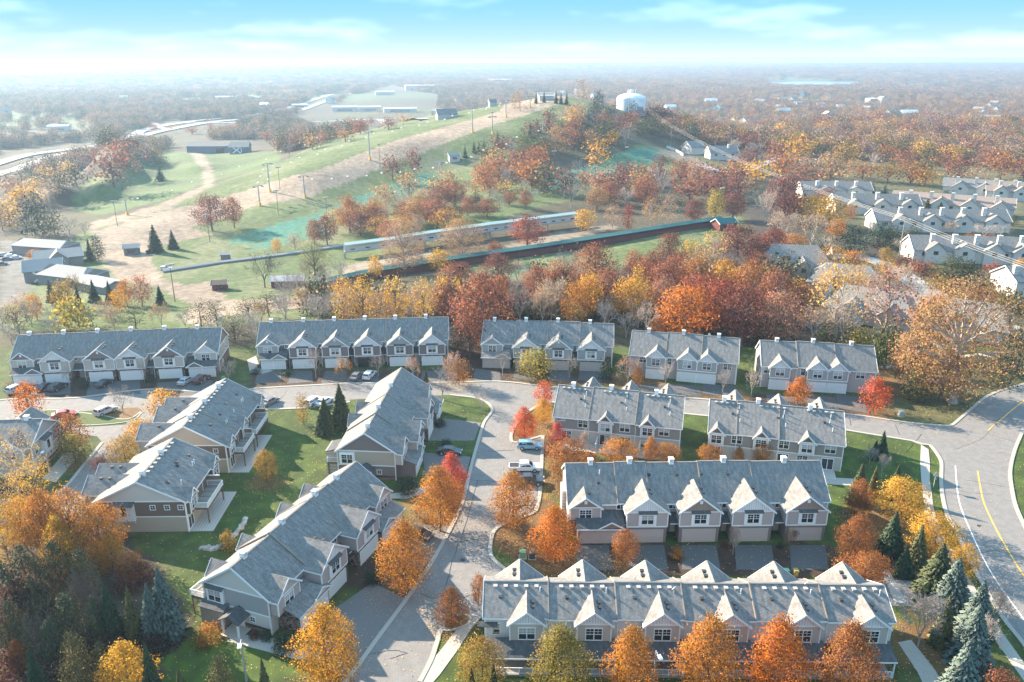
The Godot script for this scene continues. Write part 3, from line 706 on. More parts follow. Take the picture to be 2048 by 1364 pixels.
	for i in 46:
		var a := fr.randf_range(-0.6, 0.6)
		var d := sqrt(fr.randf_range(950.0 * 950.0, 2300.0 * 2300.0))
		if a < 0.2 and d < 1400.0:
			a = fr.randf_range(0.25, 0.6)
			d *= 1.25
		house("far_house", "", "house", sin(a) * d, -cos(a) * d, fr.randf() * 3.0, fr.randf_range(14, 30), fr.randf_range(10, 15), 6.5, 11.0, [M.cream, cb, M.tan][i % 3], [fl, M.roof, M.roof_brown][i % 3 if i % 2 else 1], {"up": 3.5, "wins": [[0.0, 2.0, 6.0, 1.5]], "group": "houses far off among the trees"})
		named.append([get_child(-1), ["pale cream house far off among the trees", "grey walled house far off among the trees", "tan house far off among the trees"][i % 3]])
	# lake
	var lake := MB.new()
	var lp := pts([1014.7, -3298.8, 1199.5, -3482, 1349.6, -3386.9, 1352.2, -3245.1, 1212.6, -3038.8, 1033.2, -2993.8, 951.5, -3019.7])
	var lo := 1e9
	for q in lp:
		lo = minf(lo, height(q.x, q.y))
	var hi := -1e9
	for q in lp:
		hi = maxf(hi, height(q.x, q.y))
	sheet("lake_water", lp, hi + 0.6, mat("lake", Color(0.25, 0.33, 0.4), 0.12), "pale hazy lake far off between the woods")

func build_right_houses() -> void:
	var wall := mat("white_house", Color(0.68, 0.63, 0.57), 0.7, "siding", 0.7)
	var roof: Material = M.roof
	var rose: Material = M.roof_brown
	var taupe := mat("taupe_house", Color(0.36, 0.32, 0.28), 0.8, "siding", 0.7)
	var ch := func(n: int, l: float, q: float, top: float) -> Array:
		var a := []
		for i in n:
			a.append([lerpf(-l / 2, l / 2, (i + 0.5) / n), q, top])
		return a
	var wn := func(n: int, l: float) -> Array:
		var a := []
		for i in n:
			a.append([lerpf(-l / 2, l / 2, (i + 0.5) / n), 2.6, 1.7, 1.3])
		return a
	var gb := func(n: int, l: float, w: float, o: float, p: float) -> Array:
		var a := []
		for i in n:
			a.append([lerpf(-l / 2, l / 2, (i + 0.62) / n), w, o, p])
		return a
	var spots := [172.9, -286.9, 184.8, -343.7, 175.7, -386.3, 171.2, -425.6, 213.6, -386.4, 268, -444.9, 164.8, -243.5, 98.7, -272.1, 107.1, -246.4, 102.9, -217.5, 119.8, -208.5, 132.5, -596.1, 145.7, -564.6, 299.7, -685.5, 369.7, -655.2, 275.3, -436.1, 337.3, -768.5]
	house("white_row", "near white townhouse row with tall white chimneys and big left gable", "townhouses", spots[0], spots[1], -0.12, 52.0, 13.0, 4.8, 8.8, wall, roof, {"chimneys": ch.call(6, 46.0, 3.4, 9.8), "wins": wn.call(9, 50.0), "gables": gb.call(5, 50.0, 7.0, 1.2, 7.6), "ends": [[-1, -2.0, 3.2, 1.4, 1.4], [-1, 2.0, 0.8, 1.4, 1.4]]})
	house("white_row", "second white townhouse row behind the power pole", "townhouses", spots[2], spots[3], -0.05, 56.0, 13.0, 4.8, 8.8, wall, roof, {"chimneys": ch.call(5, 44.0, 3.4, 9.8), "wins": wn.call(9, 54.0), "gables": gb.call(4, 52.0, 7.5, 1.2, 7.6)})
	house("white_row", "third white townhouse row beside the yellow trees", "townhouses", spots[4], spots[5], -0.05, 40.0, 12.5, 4.8, 8.8, wall, roof, {"chimneys": ch.call(3, 34.0, 3.2, 9.8), "wins": wn.call(6, 38.0), "gables": gb.call(3, 38.0, 7.0, 1.2, 7.4)})
	house("white_row", "white townhouses half hidden behind the yellow and red trees", "townhouses", spots[6], spots[7], -0.05, 36.0, 12.0, 5.5, 9.0, wall, roof, {"chimneys": ch.call(3, 30.0, 3.2, 9.5), "gables": gb.call(2, 30.0, 8.0, 1.2, 7.4)})
	house("white_row", "white townhouse row under a rose brown roof by the blue spruces", "townhouses", spots[8], spots[9], -0.5, 52.0, 13.0, 4.8, 8.8, wall, rose, {"chimneys": ch.call(5, 46.0, 3.4, 9.8), "wins": wn.call(7, 48.0), "gables": gb.call(4, 50.0, 8.0, 1.5, 7.9), "ends": [[1, 0.0, 1.6, 1.6, 1.4]]})
	house("white_row", "farther white townhouse row behind the rose roof", "townhouses", spots[10], spots[11], -0.5, 50.0, 12.5, 4.8, 8.6, wall, roof, {"chimneys": ch.call(5, 46.0, 3.3, 9.6), "gables": gb.call(4, 48.0, 8.0, 1.5, 7.8)})
	house("white_row", "white townhouse end with chimney at the right picture edge", "townhouses", spots[12], spots[13], 0.1, 20.0, 12.0, 5.6, 9.0, wall, roof, {"chimneys": [[-9.0, 3.0, 9.6]], "wins": wn.call(3, 18.0)})
	house("white_row", "rose-roofed white townhouses touching the right edge", "townhouses", spots[30], spots[31], -0.4, 30.0, 12.5, 4.8, 8.6, wall, rose, {"chimneys": ch.call(3, 26.0, 3.3, 9.6), "gables": gb.call(3, 28.0, 7.0, 1.4, 7.6)})
	house("grey_house", "taupe house with broad grey hipped roof beyond the red oaks", "house", spots[14], spots[15], -0.2, 24.0, 17.0, 3.6, 9.0, taupe, roof, {"hip": 5.0, "gables": [[2.0, 6.0, 3.0, 6.2]], "wins": [[-6.0, 0.8, 1.6, 1.6], [8.0, 0.8, 1.6, 1.6]]})
	house("grey_house", "grey-roofed house behind the thin yellow trees", "house", spots[16], spots[17], -0.45, 22.0, 15.0, 3.6, 8.4, taupe, roof, {"hip": 5.0, "gables": [[-3.0, 6.0, 2.0, 6.4]]})
	house("grey_house", "grey-roofed house half seen through the maroon tree", "house", spots[18], spots[19], -0.6, 24.0, 16.0, 3.8, 8.6, wall, roof, {"hip": 5.0, "gables": [[-4.0, 7.0, 2.0, 6.6], [6.0, 6.0, 2.0, 6.2]]})
	house("grey_house", "grey-roofed house behind the huge golden half-bare tree", "house", spots[20], spots[21], -0.6, 30.0, 16.0, 3.8, 8.6, wall, roof, {"hip": 4.0, "gables": [[2.0, 7.0, 2.0, 6.6]]})
	house("hill_house", "white barn-like building by the fenced green mat", "house", spots[22], spots[23], 0.5, 12.0, 11.0, 5.0, 9.0, wall, M.roof, {})
	house("hill_house", "white house with grey roof next to the scarlet tree", "house", spots[24], spots[25], 0.1, 20.0, 12.0, 5.0, 9.0, wall, M.roof, {"chimneys": [[4.0, 2.0, 10.0]], "wins": wn.call(3, 18.0)})
	house("wood_house", "pale house glimpsed between trees beside the yellow maple", "house", spots[26], spots[27], 0.1, 18.0, 12.0, 5.0, 8.0, wall, M.roof, {})
	house("wood_house", "large house with wide grey hipped roof in the woods", "house", spots[28], spots[29], 0.1, 30.0, 18.0, 4.5, 10.0, taupe, M.roof, {"hip": 7.0, "gables": [[6.0, 8.0, 3.0, 7.5]]})
	# power line
	var ps := [118.8, -610.1, 139, -279.3, 148.8, -190.5, 94.4, -665.2]
	var tops := []
	var wood := mat("pole_wood", Color(0.34, 0.28, 0.23), 0.9)
	var lab := ["wooden power pole beside the white fence on the hill", "wooden power pole standing among the white townhouses", "wooden power pole past the right edge", "wooden power pole near the water tank"]
	for i in [3, 0, 1, 2]:
		var h := 15.5 if i != 1 else 17.0
		var o := thing("power_pole", lab[i], "power pole", on_ground(ps[i * 2], ps[i * 2 + 1]), 0.06, "power line poles")
		var b := MB.new()
		b.tube([Vector3(0, -0.5, 0), Vector3(0, h, 0)], [0.22, 0.14], 8)
		put("pole", b, wood, o)
		bx("cross_arm", Vector3(-1.9, h - 0.75, -0.09), Vector3(1.9, h - 0.55, 0.09), wood, o)
		for k in 3:
			bx("insulator", Vector3(-1.8 + k * 1.8 - 0.08, h - 0.55, -0.08), Vector3(-1.8 + k * 1.8 + 0.08, h - 0.3, 0.08), M.white, o)
		tops.append([o.transform * Vector3(-1.8, h - 0.3, 0), o.transform * Vector3(0, h - 0.3, 0), o.transform * Vector3(1.8, h - 0.3, 0)])
	var wm := mat("wire", Color(0.62, 0.58, 0.52), 0.5)
	for k in 3:
		cable("power_wire", ["lowest", "middle", "topmost"][k] + " wire of the power line across the white townhouses", "wire", [tops[0][k], tops[1][k], tops[2][k], tops[3][k]], 0.03, wm, 0.012)
	# white fence on the hill
	var fp := [114.7, -604.1, 120.3, -599.7, 118.1, -560.1]
	var T := thing("white_fence", "low white board fence at the hilltop green mat", "fence", on_ground(fp[0], fp[1]))
	for i in 2:
		var a := on_ground(fp[i * 2], fp[i * 2 + 1], 0.9) - T.position
		var e := on_ground(fp[i * 2 + 2], fp[i * 2 + 3], 0.9) - T.position
		beam("panel", a, e, 0.12, 1.8, M.white, T)

func build_small() -> void:
	# lamp posts of the estate
	var lp := [16.4, -73.5, -31.7, -75.9, -83.2, -126.9]
	lamp_mast(lp[0], lp[1], 6.5, "white street lamp before the nearest porch row", "street_lamp", 1)
	lamp_mast(lp[2], lp[3], 6.0, "slim street lamp on the bottom lawn", "street_lamp", 1)
	lamp_mast(lp[4], lp[5], 4.5, "white street lamp by the left end block", "street_lamp", 1)
	# road sign seen from behind
	var s := [72.9, -121.2, -8.8, -85.4, 1.6, -100.9, 3, -100.7, 74.8, -151.7, 118.3, -176, 78.1, -152.4, 80.9, -150.7, 39.4, -96.4, 40.7, -96.4, -66.5, -169.7, -70.8, -169.4, -69.5, -168.8, 60.3, -101.5]
	var o := thing("road_sign", "grey back of a diamond road sign by the sidewalk", "road sign", Vector3(s[0], 0, s[1]), 0.3)
	bx("post", Vector3(-0.04, 0, -0.04), Vector3(0.04, 2.4, 0.04), M.metal, o)
	var pl := obj("plate", null, M.metal, o, Vector3(0, 2.6, 0.06))
	var b := MB.new()
	b.box(Vector3(-0.42, -0.42, -0.015), Vector3(0.42, 0.42, 0.015))
	pl.mesh = b.mesh()
	pl.rotation.z = PI / 4
	bx("small_plate", Vector3(-0.25, 1.6, 0.04), Vector3(0.25, 1.9, 0.07), M.metal, o)
	o = thing("street_sign", "small white sign on a post in the corner bed", "sign", Vector3(s[2], 0, s[3]), -0.4)
	bx("post", Vector3(-0.035, 0, -0.035), Vector3(0.035, 2.1, 0.035), M.metal, o)
	bx("plate", Vector3(-0.18, 1.6, 0.036), Vector3(0.18, 2.1, 0.06), M.white, o)
	bx("red_mark", Vector3(-0.09, 1.72, 0.06), Vector3(0.09, 1.98, 0.066), mat("sign_red", Color(0.5, 0.04, 0.03)), o)
	for k in [[4, "green", Color(0.18, 0.3, 0.17), "green utility cabinet under the bright orange maple"], [6, "dark", Color(0.05, 0.055, 0.06), "dark utility cabinet next to the green one"], [14, "box", Color(0.32, 0.33, 0.33), "grey utility box on the verge beside the main road"]]:
		o = thing("utility_cabinet", k[3], "utility box", Vector3(s[k[0]], 0, s[k[0] + 1]))
		bx("body", Vector3(-0.45, 0, -0.4), Vector3(0.45, 1.05, 0.4), mat("cabinet_" + k[1], k[2], 0.6), o)
		bx("lid", Vector3(-0.49, 1.05, -0.44), Vector3(0.49, 1.13, 0.44), mat("cabinet_" + k[1], k[2], 0.6), o)
		bx("plinth", Vector3(-0.6, 0, -0.55), Vector3(0.6, 0.08, 0.55), mat("concrete", Color.WHITE), o)
	var hm := mat("hydrant_red", Color(0.55, 0.03, 0.025), 0.5)
	for k in [[8, "red fire hydrant under the red orange maple"], [10, "red fire hydrant on the slope by the upper road"]]:
		o = thing("fire_hydrant", k[1], "fire hydrant", on_ground(s[k[0]], s[k[0] + 1]))
		b = MB.new()
		b.tube([Vector3.ZERO, Vector3(0, 0.6, 0), Vector3(0, 0.75, 0), Vector3(0, 0.85, 0)], [0.16, 0.15, 0.18, 0.06], 10)
		put("barrel", b, hm, o)
		bx("nozzles", Vector3(-0.28, 0.42, -0.08), Vector3(0.28, 0.58, 0.08), hm, o)
	for k in [[16, Color(0.02, 0.13, 0.11), "dark green wheelie bin behind the nearest row"], [18, Color(0.32, 0.24, 0.06), "yellow-lidded bin behind the nearest row"], [20, Color(0.1, 0.3, 0.2), "green bin beside the far left row end"], [22, Color(0.5, 0.5, 0.5), "grey bin beside the far left row end"]]:
		o = thing("wheelie_bin", k[2], "bin", Vector3(s[k[0]], 0, s[k[0] + 1]))
		bx("body", Vector3(-0.3, 0.1, -0.35), Vector3(0.3, 1.0, 0.35), mat("bin_%d" % k[0], k[1], 0.6), o)
		bx("lid", Vector3(-0.34, 1.0, -0.4), Vector3(0.34, 1.08, 0.4), mat("bin_%d" % k[0], k[1], 0.6), o)
	var mh := [74.3, -109.3, -7.3, -100.2, 60.7, -141.4, -76.9, -142.7]
	for i in 4:
		b = MB.new()
		b.tube([Vector3(0, 0.0, 0), Vector3(0, 0.055, 0)], [0.36, 0.36], 14)
		tag(put("manhole_cover", b, M.black, null, Vector3(mh[i * 2], 0, mh[i * 2 + 1])), "dark round manhole cover " + ["on the wide curving main road", "in the middle of the estate road", "in the side street near the junction", "in the loop street by the island"][i], "manhole cover")
	# boulder walls on the court lawn and beside the right row
	var rk := [mat("rock_pale", Color(0.45, 0.42, 0.39), 0.95), mat("rock_tan", Color(0.36, 0.31, 0.27), 0.95)]
	var wl := [[[-47.1, -103, -46.2, -103, -45.1, -102.9, -44.3, -103.2, -43.8, -103.8], "curving wall of pale boulders on the court lawn"], [[-43.3, -106.1, -43.1, -107.3, -42.9, -108.8, -42.8, -110.2, -42.9, -111.4], "straight run of pale boulders up the court lawn"], [[88.1, -179.2, 88.8, -177.9, 90.1, -177.6, 91.8, -178.9], "low boulder wall at the right end of the far row"]]
	for w in wl:
		o = thing("boulder_wall", w[1], "stone wall", Vector3(w[0][0], 0, w[0][1]))
		for i in range(0, w[0].size() - 2, 2):
			for k in 4:
				var p := Vector3(lerpf(w[0][i], w[0][i + 2], k / 4.0), 0, lerpf(w[0][i + 1], w[0][i + 3], k / 4.0)) - o.position
				var st := obj("stone", boulder(rng.randi() % 3), rk[rng.randi() % 2], o, p + Vector3(rng.randf_range(-0.15, 0.15), 0.1, rng.randf_range(-0.15, 0.15)))
				st.rotation = Vector3(rng.randf(), rng.randf() * TAU, rng.randf())
				st.scale = Vector3(rng.randf_range(0.4, 0.62), rng.randf_range(0.3, 0.45), rng.randf_range(0.4, 0.6))
	# fallen leaves
	var mm := MultiMesh.new()
	mm.transform_format = MultiMesh.TRANSFORM_3D
	mm.use_colors = true
	b = MB.new()
	b.quad(Vector3(-0.5, 0, -0.4), Vector3(-0.4, 0.25, 0.5), Vector3(0.5, 0, 0.4), Vector3(0.4, 0.1, -0.5))
	mm.mesh = b.mesh()
	var n := LITTER.size() / 3
	mm.instance_count = n * 600 + 14000
	var tones := [LEAF.gold_orange, LEAF.gold, LEAF.rust_orange, LEAF.tan, LEAF.rust]
	for i in n:
		for k in 600:
			var a := rng.randf() * TAU
			var d: float = LITTER[i * 3 + 2] * 1.15 * sqrt(rng.randf())
			var p := Vector3(LITTER[i * 3] + cos(a) * d, 0, LITTER[i * 3 + 1] + sin(a) * d)
			p.y = height(p.x, p.z) + 0.09
			mm.set_instance_transform(i * 600 + k, Transform3D(Basis(UP, rng.randf() * TAU).scaled(Vector3.ONE * rng.randf_range(0.05, 0.11)), p))
			mm.set_instance_color(i * 600 + k, tones[rng.randi() % 5])
	for k in 14000:
		var p := Vector3(rng.randf_range(-75, 100), 0.1, rng.randf_range(-178, -72))
		mm.set_instance_transform(n * 600 + k, Transform3D(Basis(UP, rng.randf() * TAU).scaled(Vector3.ONE * rng.randf_range(0.07, 0.16)), p))
		mm.set_instance_color(n * 600 + k, tones[rng.randi() % 5])
	var mi := MultiMeshInstance3D.new()
	mi.name = "fallen_leaves"
	mi.multimesh = mm
	mi.material_override = leaf_mat("litter_leaf", Color(1, 1, 1), 0.4)
	add_child(mi)
	tag(mi, "orange and gold fallen leaves strewn under the street trees", "leaves", "", "stuff")

func boulder(k: int) -> ArrayMesh:
	var key := "boulder%d" % k
	if not protos.has(key):
		var b := MB.new()
		var r := RandomNumberGenerator.new()
		r.seed = k + 40
		var ring := []
		for j in 5:
			var row := []
			for i in 7:
				var a := TAU * i / 7
				var e := lerpf(-PI / 2, PI / 2, j / 4.0)
				row.append(Vector3(cos(a) * cos(e), sin(e), sin(a) * cos(e)) * r.randf_range(0.8, 1.15))
			ring.append(row)
		for j in 4:
			for i in 7:
				b.quad(ring[j][(i + 1) % 7], ring[j][i], ring[j + 1][i], ring[j + 1][(i + 1) % 7])
		protos[key] = b.mesh()
	return protos[key]

# ---------------------------------------------------------------- the ground
const PATCH_COLORS := {
	"lawn": Color(0.15, 0.245, 0.022), "dry": Color(0.25, 0.23, 0.08), "ski": Color(0.2, 0.3, 0.06), "dirt": Color(0.68, 0.5, 0.35), "turf": Color(0.07, 0.5, 0.36),
	"litter": Color(0.42, 0.22, 0.07), "mulch": Color(0.17, 0.085, 0.05), "wood": Color(0.12, 0.085, 0.05), "lot": Color(0.36, 0.34, 0.32), "goldlitter": Color(0.5, 0.3, 0.07), "field": Color(0.18, 0.28, 0.07), "path": Color(0.56, 0.44, 0.31),
}
const PATCHES := [
	["ski", 1.0, [-216.9, -389.5, -206.2, -473.3, -159.9, -557.5, -146.4, -1571.2, 52.2, -2414.8, 167.7, -2213, 62.8, -666.3, 42.8, -606.3, -7.6, -510.1, -36, -464, 22.3, -471.7, 113.3, -602.5, 141.4, -536.4, 86.7, -506, 36.5, -427.6, -5.8, -379.7, -34.4, -350.1, -63.9, -305.1, -55.2, -217.5, -83.8, -209.2, -141.7, -208.4, -182.5, -272.5, -176.1, -299.9]],
	["field", 1.0, [-377.3, -847.5, -195.5, -685.2, -154.4, -537.9, -195.4, -528.3, -206.2, -473.3, -230.8, -443.2, -262.1, -470.2, -290.7, -560.9, -285.1, -596.5]],
	["ski", 1.0, [35.3, -332.9, 109.3, -379.4, 100.4, -331.1, 51.5, -289.7, 37, -277.8, 13.2, -267.3, -25.7, -274.9, -27.3, -292.7]],
	["ski", 0.6, [-288.7, -543.5, -291.6, -582.6, -274.6, -560.1, -255.2, -493.3, -265.3, -470.7, -268.1, -489.5]],
	["dirt", 1.0, [-211.7, -394, -194.4, -444.2, -158.7, -466.1, -121.7, -485.5, -94.2, -539.3, -59.3, -592.2, -9.6, -657.6, 101.2, -2215.4, 45.6, -682.1, 13.9, -635.6, -22.9, -586.9, -54.9, -544, -87.9, -498.6, -113.1, -446.5, -143.9, -435.9, -156.1, -415, -170.4, -385.3, -179.6, -352.4]],
	["dirt", 0.8, [-281.4, -709.6, -297.9, -775.5, -222.3, -598.4, -185, -497.3, -194.4, -444.2, -206.9, -416.3, -213.5, -397.6, -225.3, -421.3, -202.9, -465.1, -196.2, -510.6, -227.6, -592.3]],
	["dirt", 1.0, [-203.7, -378, -180.1, -390.8, -163.6, -399.9, -147.7, -383.8, -162.2, -365.3, -156.8, -336.2, -134.1, -297.5, -122.7, -288.1, -112.4, -296.4, -98.2, -261.1, -83.4, -211.9, -92, -212.3, -106.5, -251.8, -130.3, -284, -151.9, -298.3, -179.5, -338.2]],
	["dirt", 0.8, [-90.3, -218.8, -99.9, -261.1, -66.3, -264.2, -46.2, -268.5, -44.2, -255.9, -61.8, -245.1, -84.7, -227.6]],
	["turf", 1.0, [-136.2, -375.1, -122.6, -399.1, -102.5, -422.8, -101.8, -438.6, -97.3, -423.5, -98.2, -403.3, -109.6, -369.8, -128.5, -362.4]],
	["turf", 1.0, [-121, -354.8, -113.1, -382.5, -105.5, -391.4, -98.4, -410.4, -89.6, -376.1, -106.1, -357.3, -118.1, -351.5]],
	["turf", 1.0, [-102.5, -422.8, -92.3, -454.4, -55.1, -510.4, -41.4, -505.4, -45.4, -478.3, -74.7, -450.6, -90.1, -427.6, -98.2, -403.3]],
	["turf", 0.8, [4.3, -427.5, 36.4, -505.5, 68.9, -542.7, 103.5, -568.6, 98.5, -535.2, 56.6, -489.4, 36, -457.5, 15.4, -439.6]],
	["turf", 0.8, [-21.2, -273.9, -17.5, -287.5, 6.9, -295.1, 10.3, -285.5, -4.3, -273.8]],
	["turf", 0.8, [-114.7, -388.8, -101.5, -418.2, -102.2, -398.9]],
	["path", 0.7, [-3, -331, 21.6, -354.2, 45.2, -363.3, 48.6, -354.1, 22.9, -338.8, -0.8, -321.1]],
	["path", 0.7, [-69, -310.6, -55, -324, -32.7, -331.5, -31.9, -322.2, -50.7, -309.4, -64.7, -298.9]],
	["path", 0.7, [99.6, -566.5, 118.8, -601.8, 130.5, -532.7, 121.6, -522, 103.4, -548.3]],
	["lot", 0.4, [-252.6, -386.5, -234.1, -376.9, -211.1, -339.9, -193.6, -320.4, -182.6, -290.9, -167.6, -262.6, -169.8, -252.4]],
	["lawn", 0.6, [-154.5, -251.7, -130, -256, -99.4, -219.9, -88.5, -206.9, -136.1, -208.3]],
	["wood", 0.8, [-483.5, -763.1, -438.2, -785, -297.3, -574.9, -266.3, -485.2, -259.2, -423.8, -259.3, -397.4]],
	["dry", 0.8, [241.7, -587.8, 363.9, -574.4, 172.1, -258.7, 145.3, -279.3, 151, -321.3, 164.5, -391.8]],
	["wood", 0.8, [125.4, -419.7, 125.8, -331.1, 135.3, -303.2, 159.2, -321.3, 136, -286.9, 127.8, -299, 104.9, -272.1, 80, -258.7]],
	["wood", 0.5, [-90.3, -124, -66.1, -115.6, -57.6, -104.1, -49.9, -96.6, -41.3, -86.8, -42.5, -78.6, -35.6, -71.4, -58.4, -71.4]],
	["lawn", 0.2, [-42.9, -79.4, -40.6, -84.9, -35.4, -83, -24.1, -81.2, -20.3, -77.7, -20.8, -71.4, -39.6, -71.4]],
	["goldlitter", 0.6, [56.3, -115.6, 64.6, -115.6, 69, -111.1, 68.5, -102.8, 60.1, -91, 53.8, -87.9, 51, -92.1, 48.9, -99, 49.9, -105.4]],
	["litter", 0.5, [50.7, -86.8, 62, -86.8, 58.6, -78.6, 53.2, -77.7, 48.5, -82.1]],
	["mulch", 0.5, [50.4, -102.8, 58.5, -104.1, 57.8, -93.2, 53.3, -91, 50.1, -93.2]],
	["goldlitter", 0.5, [0.4, -141.8, 8.9, -157.3, 8.2, -135.4, 6.3, -115.6, 5, -112.6, 5.9, -137.5]],
	["litter", 0.5, [-3.1, -109.6, 4.2, -115.6, 7.2, -117.2, 7.7, -104.1, 11.6, -100.2, 9.2, -98.4, -0.3, -100.2, -2.6, -103.4]],
	["goldlitter", 0.4, [-20, -119.7, -10.7, -121.4, -5.6, -124, -9.5, -104.1, -14.8, -111.1, -18.7, -115.6]],
	["mulch", 0.3, [-18.6, -99, -11, -104.1, -13.6, -93.2, -16.1, -91, -23.6, -94.3, -22.8, -101.5]],
	["goldlitter", 0.5, [-2.3, -175, 20.7, -174.1, 19.9, -165.9, -1.6, -167.9]],
	["litter", 0.5, [20.5, -171.9, 28.9, -173.4, 36.3, -168.8, 50.4, -161.6, 80.2, -158.9, 76.3, -154.9, 49.7, -158.9, 28.7, -164.5]],
	["dry", 0.6, [90.8, -183.3, 130.7, -190.5, 117.6, -168.8, 106.8, -161.6, 94.5, -151.2, 88.9, -146.4, 77.3, -149.9]],
	["litter", 0.6, [89.7, -185.1, 99.8, -176.6, 92.4, -161.6, 80.2, -158.9]],
	["mulch", 0.5, [-15.8, -190.5, -8.3, -194.2, -3.9, -170.3, -14.2, -168.8]],
	["mulch", 0.4, [-97.7, -161.6, -86.2, -163, -83.8, -160.3, -95.2, -158.9]],
	["mulch", 0.3, [8.1, -104.8, 49.6, -104.8, 47.6, -95.7, 6.9, -96.4]],
	["mulch", 0.3, [-61.8, -176, -14.3, -177.3, -13.6, -168.5, -58.6, -165.6]],
	["mulch", 0.3, [-115.8, -168.8, -68.1, -171.9, -64.2, -162.2, -110.4, -158.9]],
	["mulch", 0.3, [-10.1, -178.3, 23.8, -175, 23.5, -167.9, -9.7, -169.7]],
	["litter", 0.3, [26.4, -167.9, 51.5, -165.6, 50.3, -157.3, 25.1, -162.2]],
	["mulch", 0.3, [53.6, -163, 78.8, -159.4, 76.1, -149.7, 50.3, -157.3]],
]
const LITTER := [-21.6, -75.1, 4.6, -14.7, -92.4, 5.1, -11.3, -107.9, 7.1, -10, -116.4, 3, -7.9, -85.7, 3, 0.1, -108.5, 6.5, 2.4, -139.6, 4.8, 6.3, -146.8, 3.1, 6.8, -155.7, 2.8, 6.3, -99.6, 6.5, 16.6, -99.2, 3.3, 50.6, -100, 3.4, 55.9, -111.8, 3.5, 61.9, -110.3, 6.3, 62.6, -101.2, 4.3, 64.3, -96, 1.9, 49.7, -93.2, 2.1, 51.3, -81.8, 5.9, 9.7, -122.6, 6, 8.5, -135.4, 2.9, 5.3, -171, 5.5, 26.4, -167.9, 5.1, -38.5, -169.7, 4.8, -13.3, -167.9, 4.8, -12.1, -167.4, 3.5, 61.5, -156.8, 4, 75.9, -152.7, 4.7, -98.8, -148.7, 2.3, -81.3, -151.7, 3.9, -79.9, -129.9, 3.7, -42.9, -123.1, 3.6]   # fallen leaves round trees: x, z, radius

var patch_polys := []

func build_ground() -> void:
	for p in PATCHES:
		var poly := pts(p[2])
		var lo := poly[0]
		var hi := poly[0]
		for q in poly:
			lo = lo.min(q)
			hi = hi.max(q)
		patch_polys.append([poly, lo - Vector2.ONE * p[1], hi + Vector2.ONE * p[1], PATCH_COLORS[p[0]], p[1]])
	var xs := PackedFloat32Array()
	var zs := PackedFloat32Array()
	var a := -170.0
	var step := 1.3
	while a < 170.0:
		xs.append(a)
		a += step
	step = 4.0
	while a < 12000.0:
		xs.append(a)
		if a > 560.0: step *= 1.16
		a += step
	a = -170.0
	step = 4.0
	var neg := PackedFloat32Array()
	while a > -12000.0:
		a -= step
		neg.append(a)
		if a < -520.0: step *= 1.16
	neg.reverse()
	neg.append_array(xs)
	xs = neg
	a = 160.0
	while a > -45.0:
		zs.append(a)
		a -= 20.0
	step = 1.3
	a = -45.0
	while a > -13000.0:
		zs.append(a)
		if a < -215.0: step = maxf(step, 3.2)
		if a < -1100.0: step *= 1.13
		a -= step
	var w := xs.size()
	var v := PackedVector3Array()
	var n := PackedVector3Array()
	var c := PackedColorArray()
	var idx := PackedInt32Array()
	v.resize(w * zs.size())
	n.resize(v.size())
	c.resize(v.size())
	for j in zs.size():
		for i in w:
			v[j * w + i] = Vector3(xs[i], height(xs[i], zs[j]), zs[j])
	for j in zs.size():
		for i in w:
			var k := j * w + i
			var ex := v[j * w + mini(i + 1, w - 1)] - v[j * w + maxi(i - 1, 0)]
			var ez := v[maxi(j - 1, 0) * w + i] - v[mini(j + 1, zs.size() - 1) * w + i]
			n[k] = ez.cross(ex).normalized()
			c[k] = paint(xs[i], zs[j])
			if i < w - 1 and j < zs.size() - 1:
				idx.append_array([k, k + w, k + 1, k + 1, k + w, k + w + 1])
	var m := ArrayMesh.new()
	var arr := []
	arr.resize(Mesh.ARRAY_MAX)
	arr[Mesh.ARRAY_VERTEX] = v
	arr[Mesh.ARRAY_NORMAL] = n
	arr[Mesh.ARRAY_COLOR] = c
	arr[Mesh.ARRAY_INDEX] = idx
	m.add_surface_from_arrays(Mesh.PRIMITIVE_TRIANGLES, arr)
	var gm := mat("ground", Color(1.25, 1.25, 1.25), 0.95)
	gm.vertex_color_use_as_albedo = true
	gm.albedo_color = Color(1, 1, 1)
	gm.albedo_texture = texs.turf
	gm.uv1_triplanar = true
	gm.uv1_world_triplanar = true
	gm.uv1_scale = Vector3(0.13, 0.13, 0.13)
	gm.heightmap_enabled = true
	gm.heightmap_texture = texs.turf
	gm.heightmap_scale = 8.0
	gm.detail_enabled = true
	gm.detail_albedo = texs.patchy
	gm.detail_blend_mode = BaseMaterial3D.BLEND_MODE_MUL
	gm.detail_uv_layer = BaseMaterial3D.DETAIL_UV_2
	gm.uv2_triplanar = true
	gm.uv2_world_triplanar = true
	gm.uv2_scale = Vector3(0.021, 0.021, 0.021)
	structure(tag(obj("ground", m, gm), "rolling ground of lawns, ski slopes and leaf-strewn wood floor"))

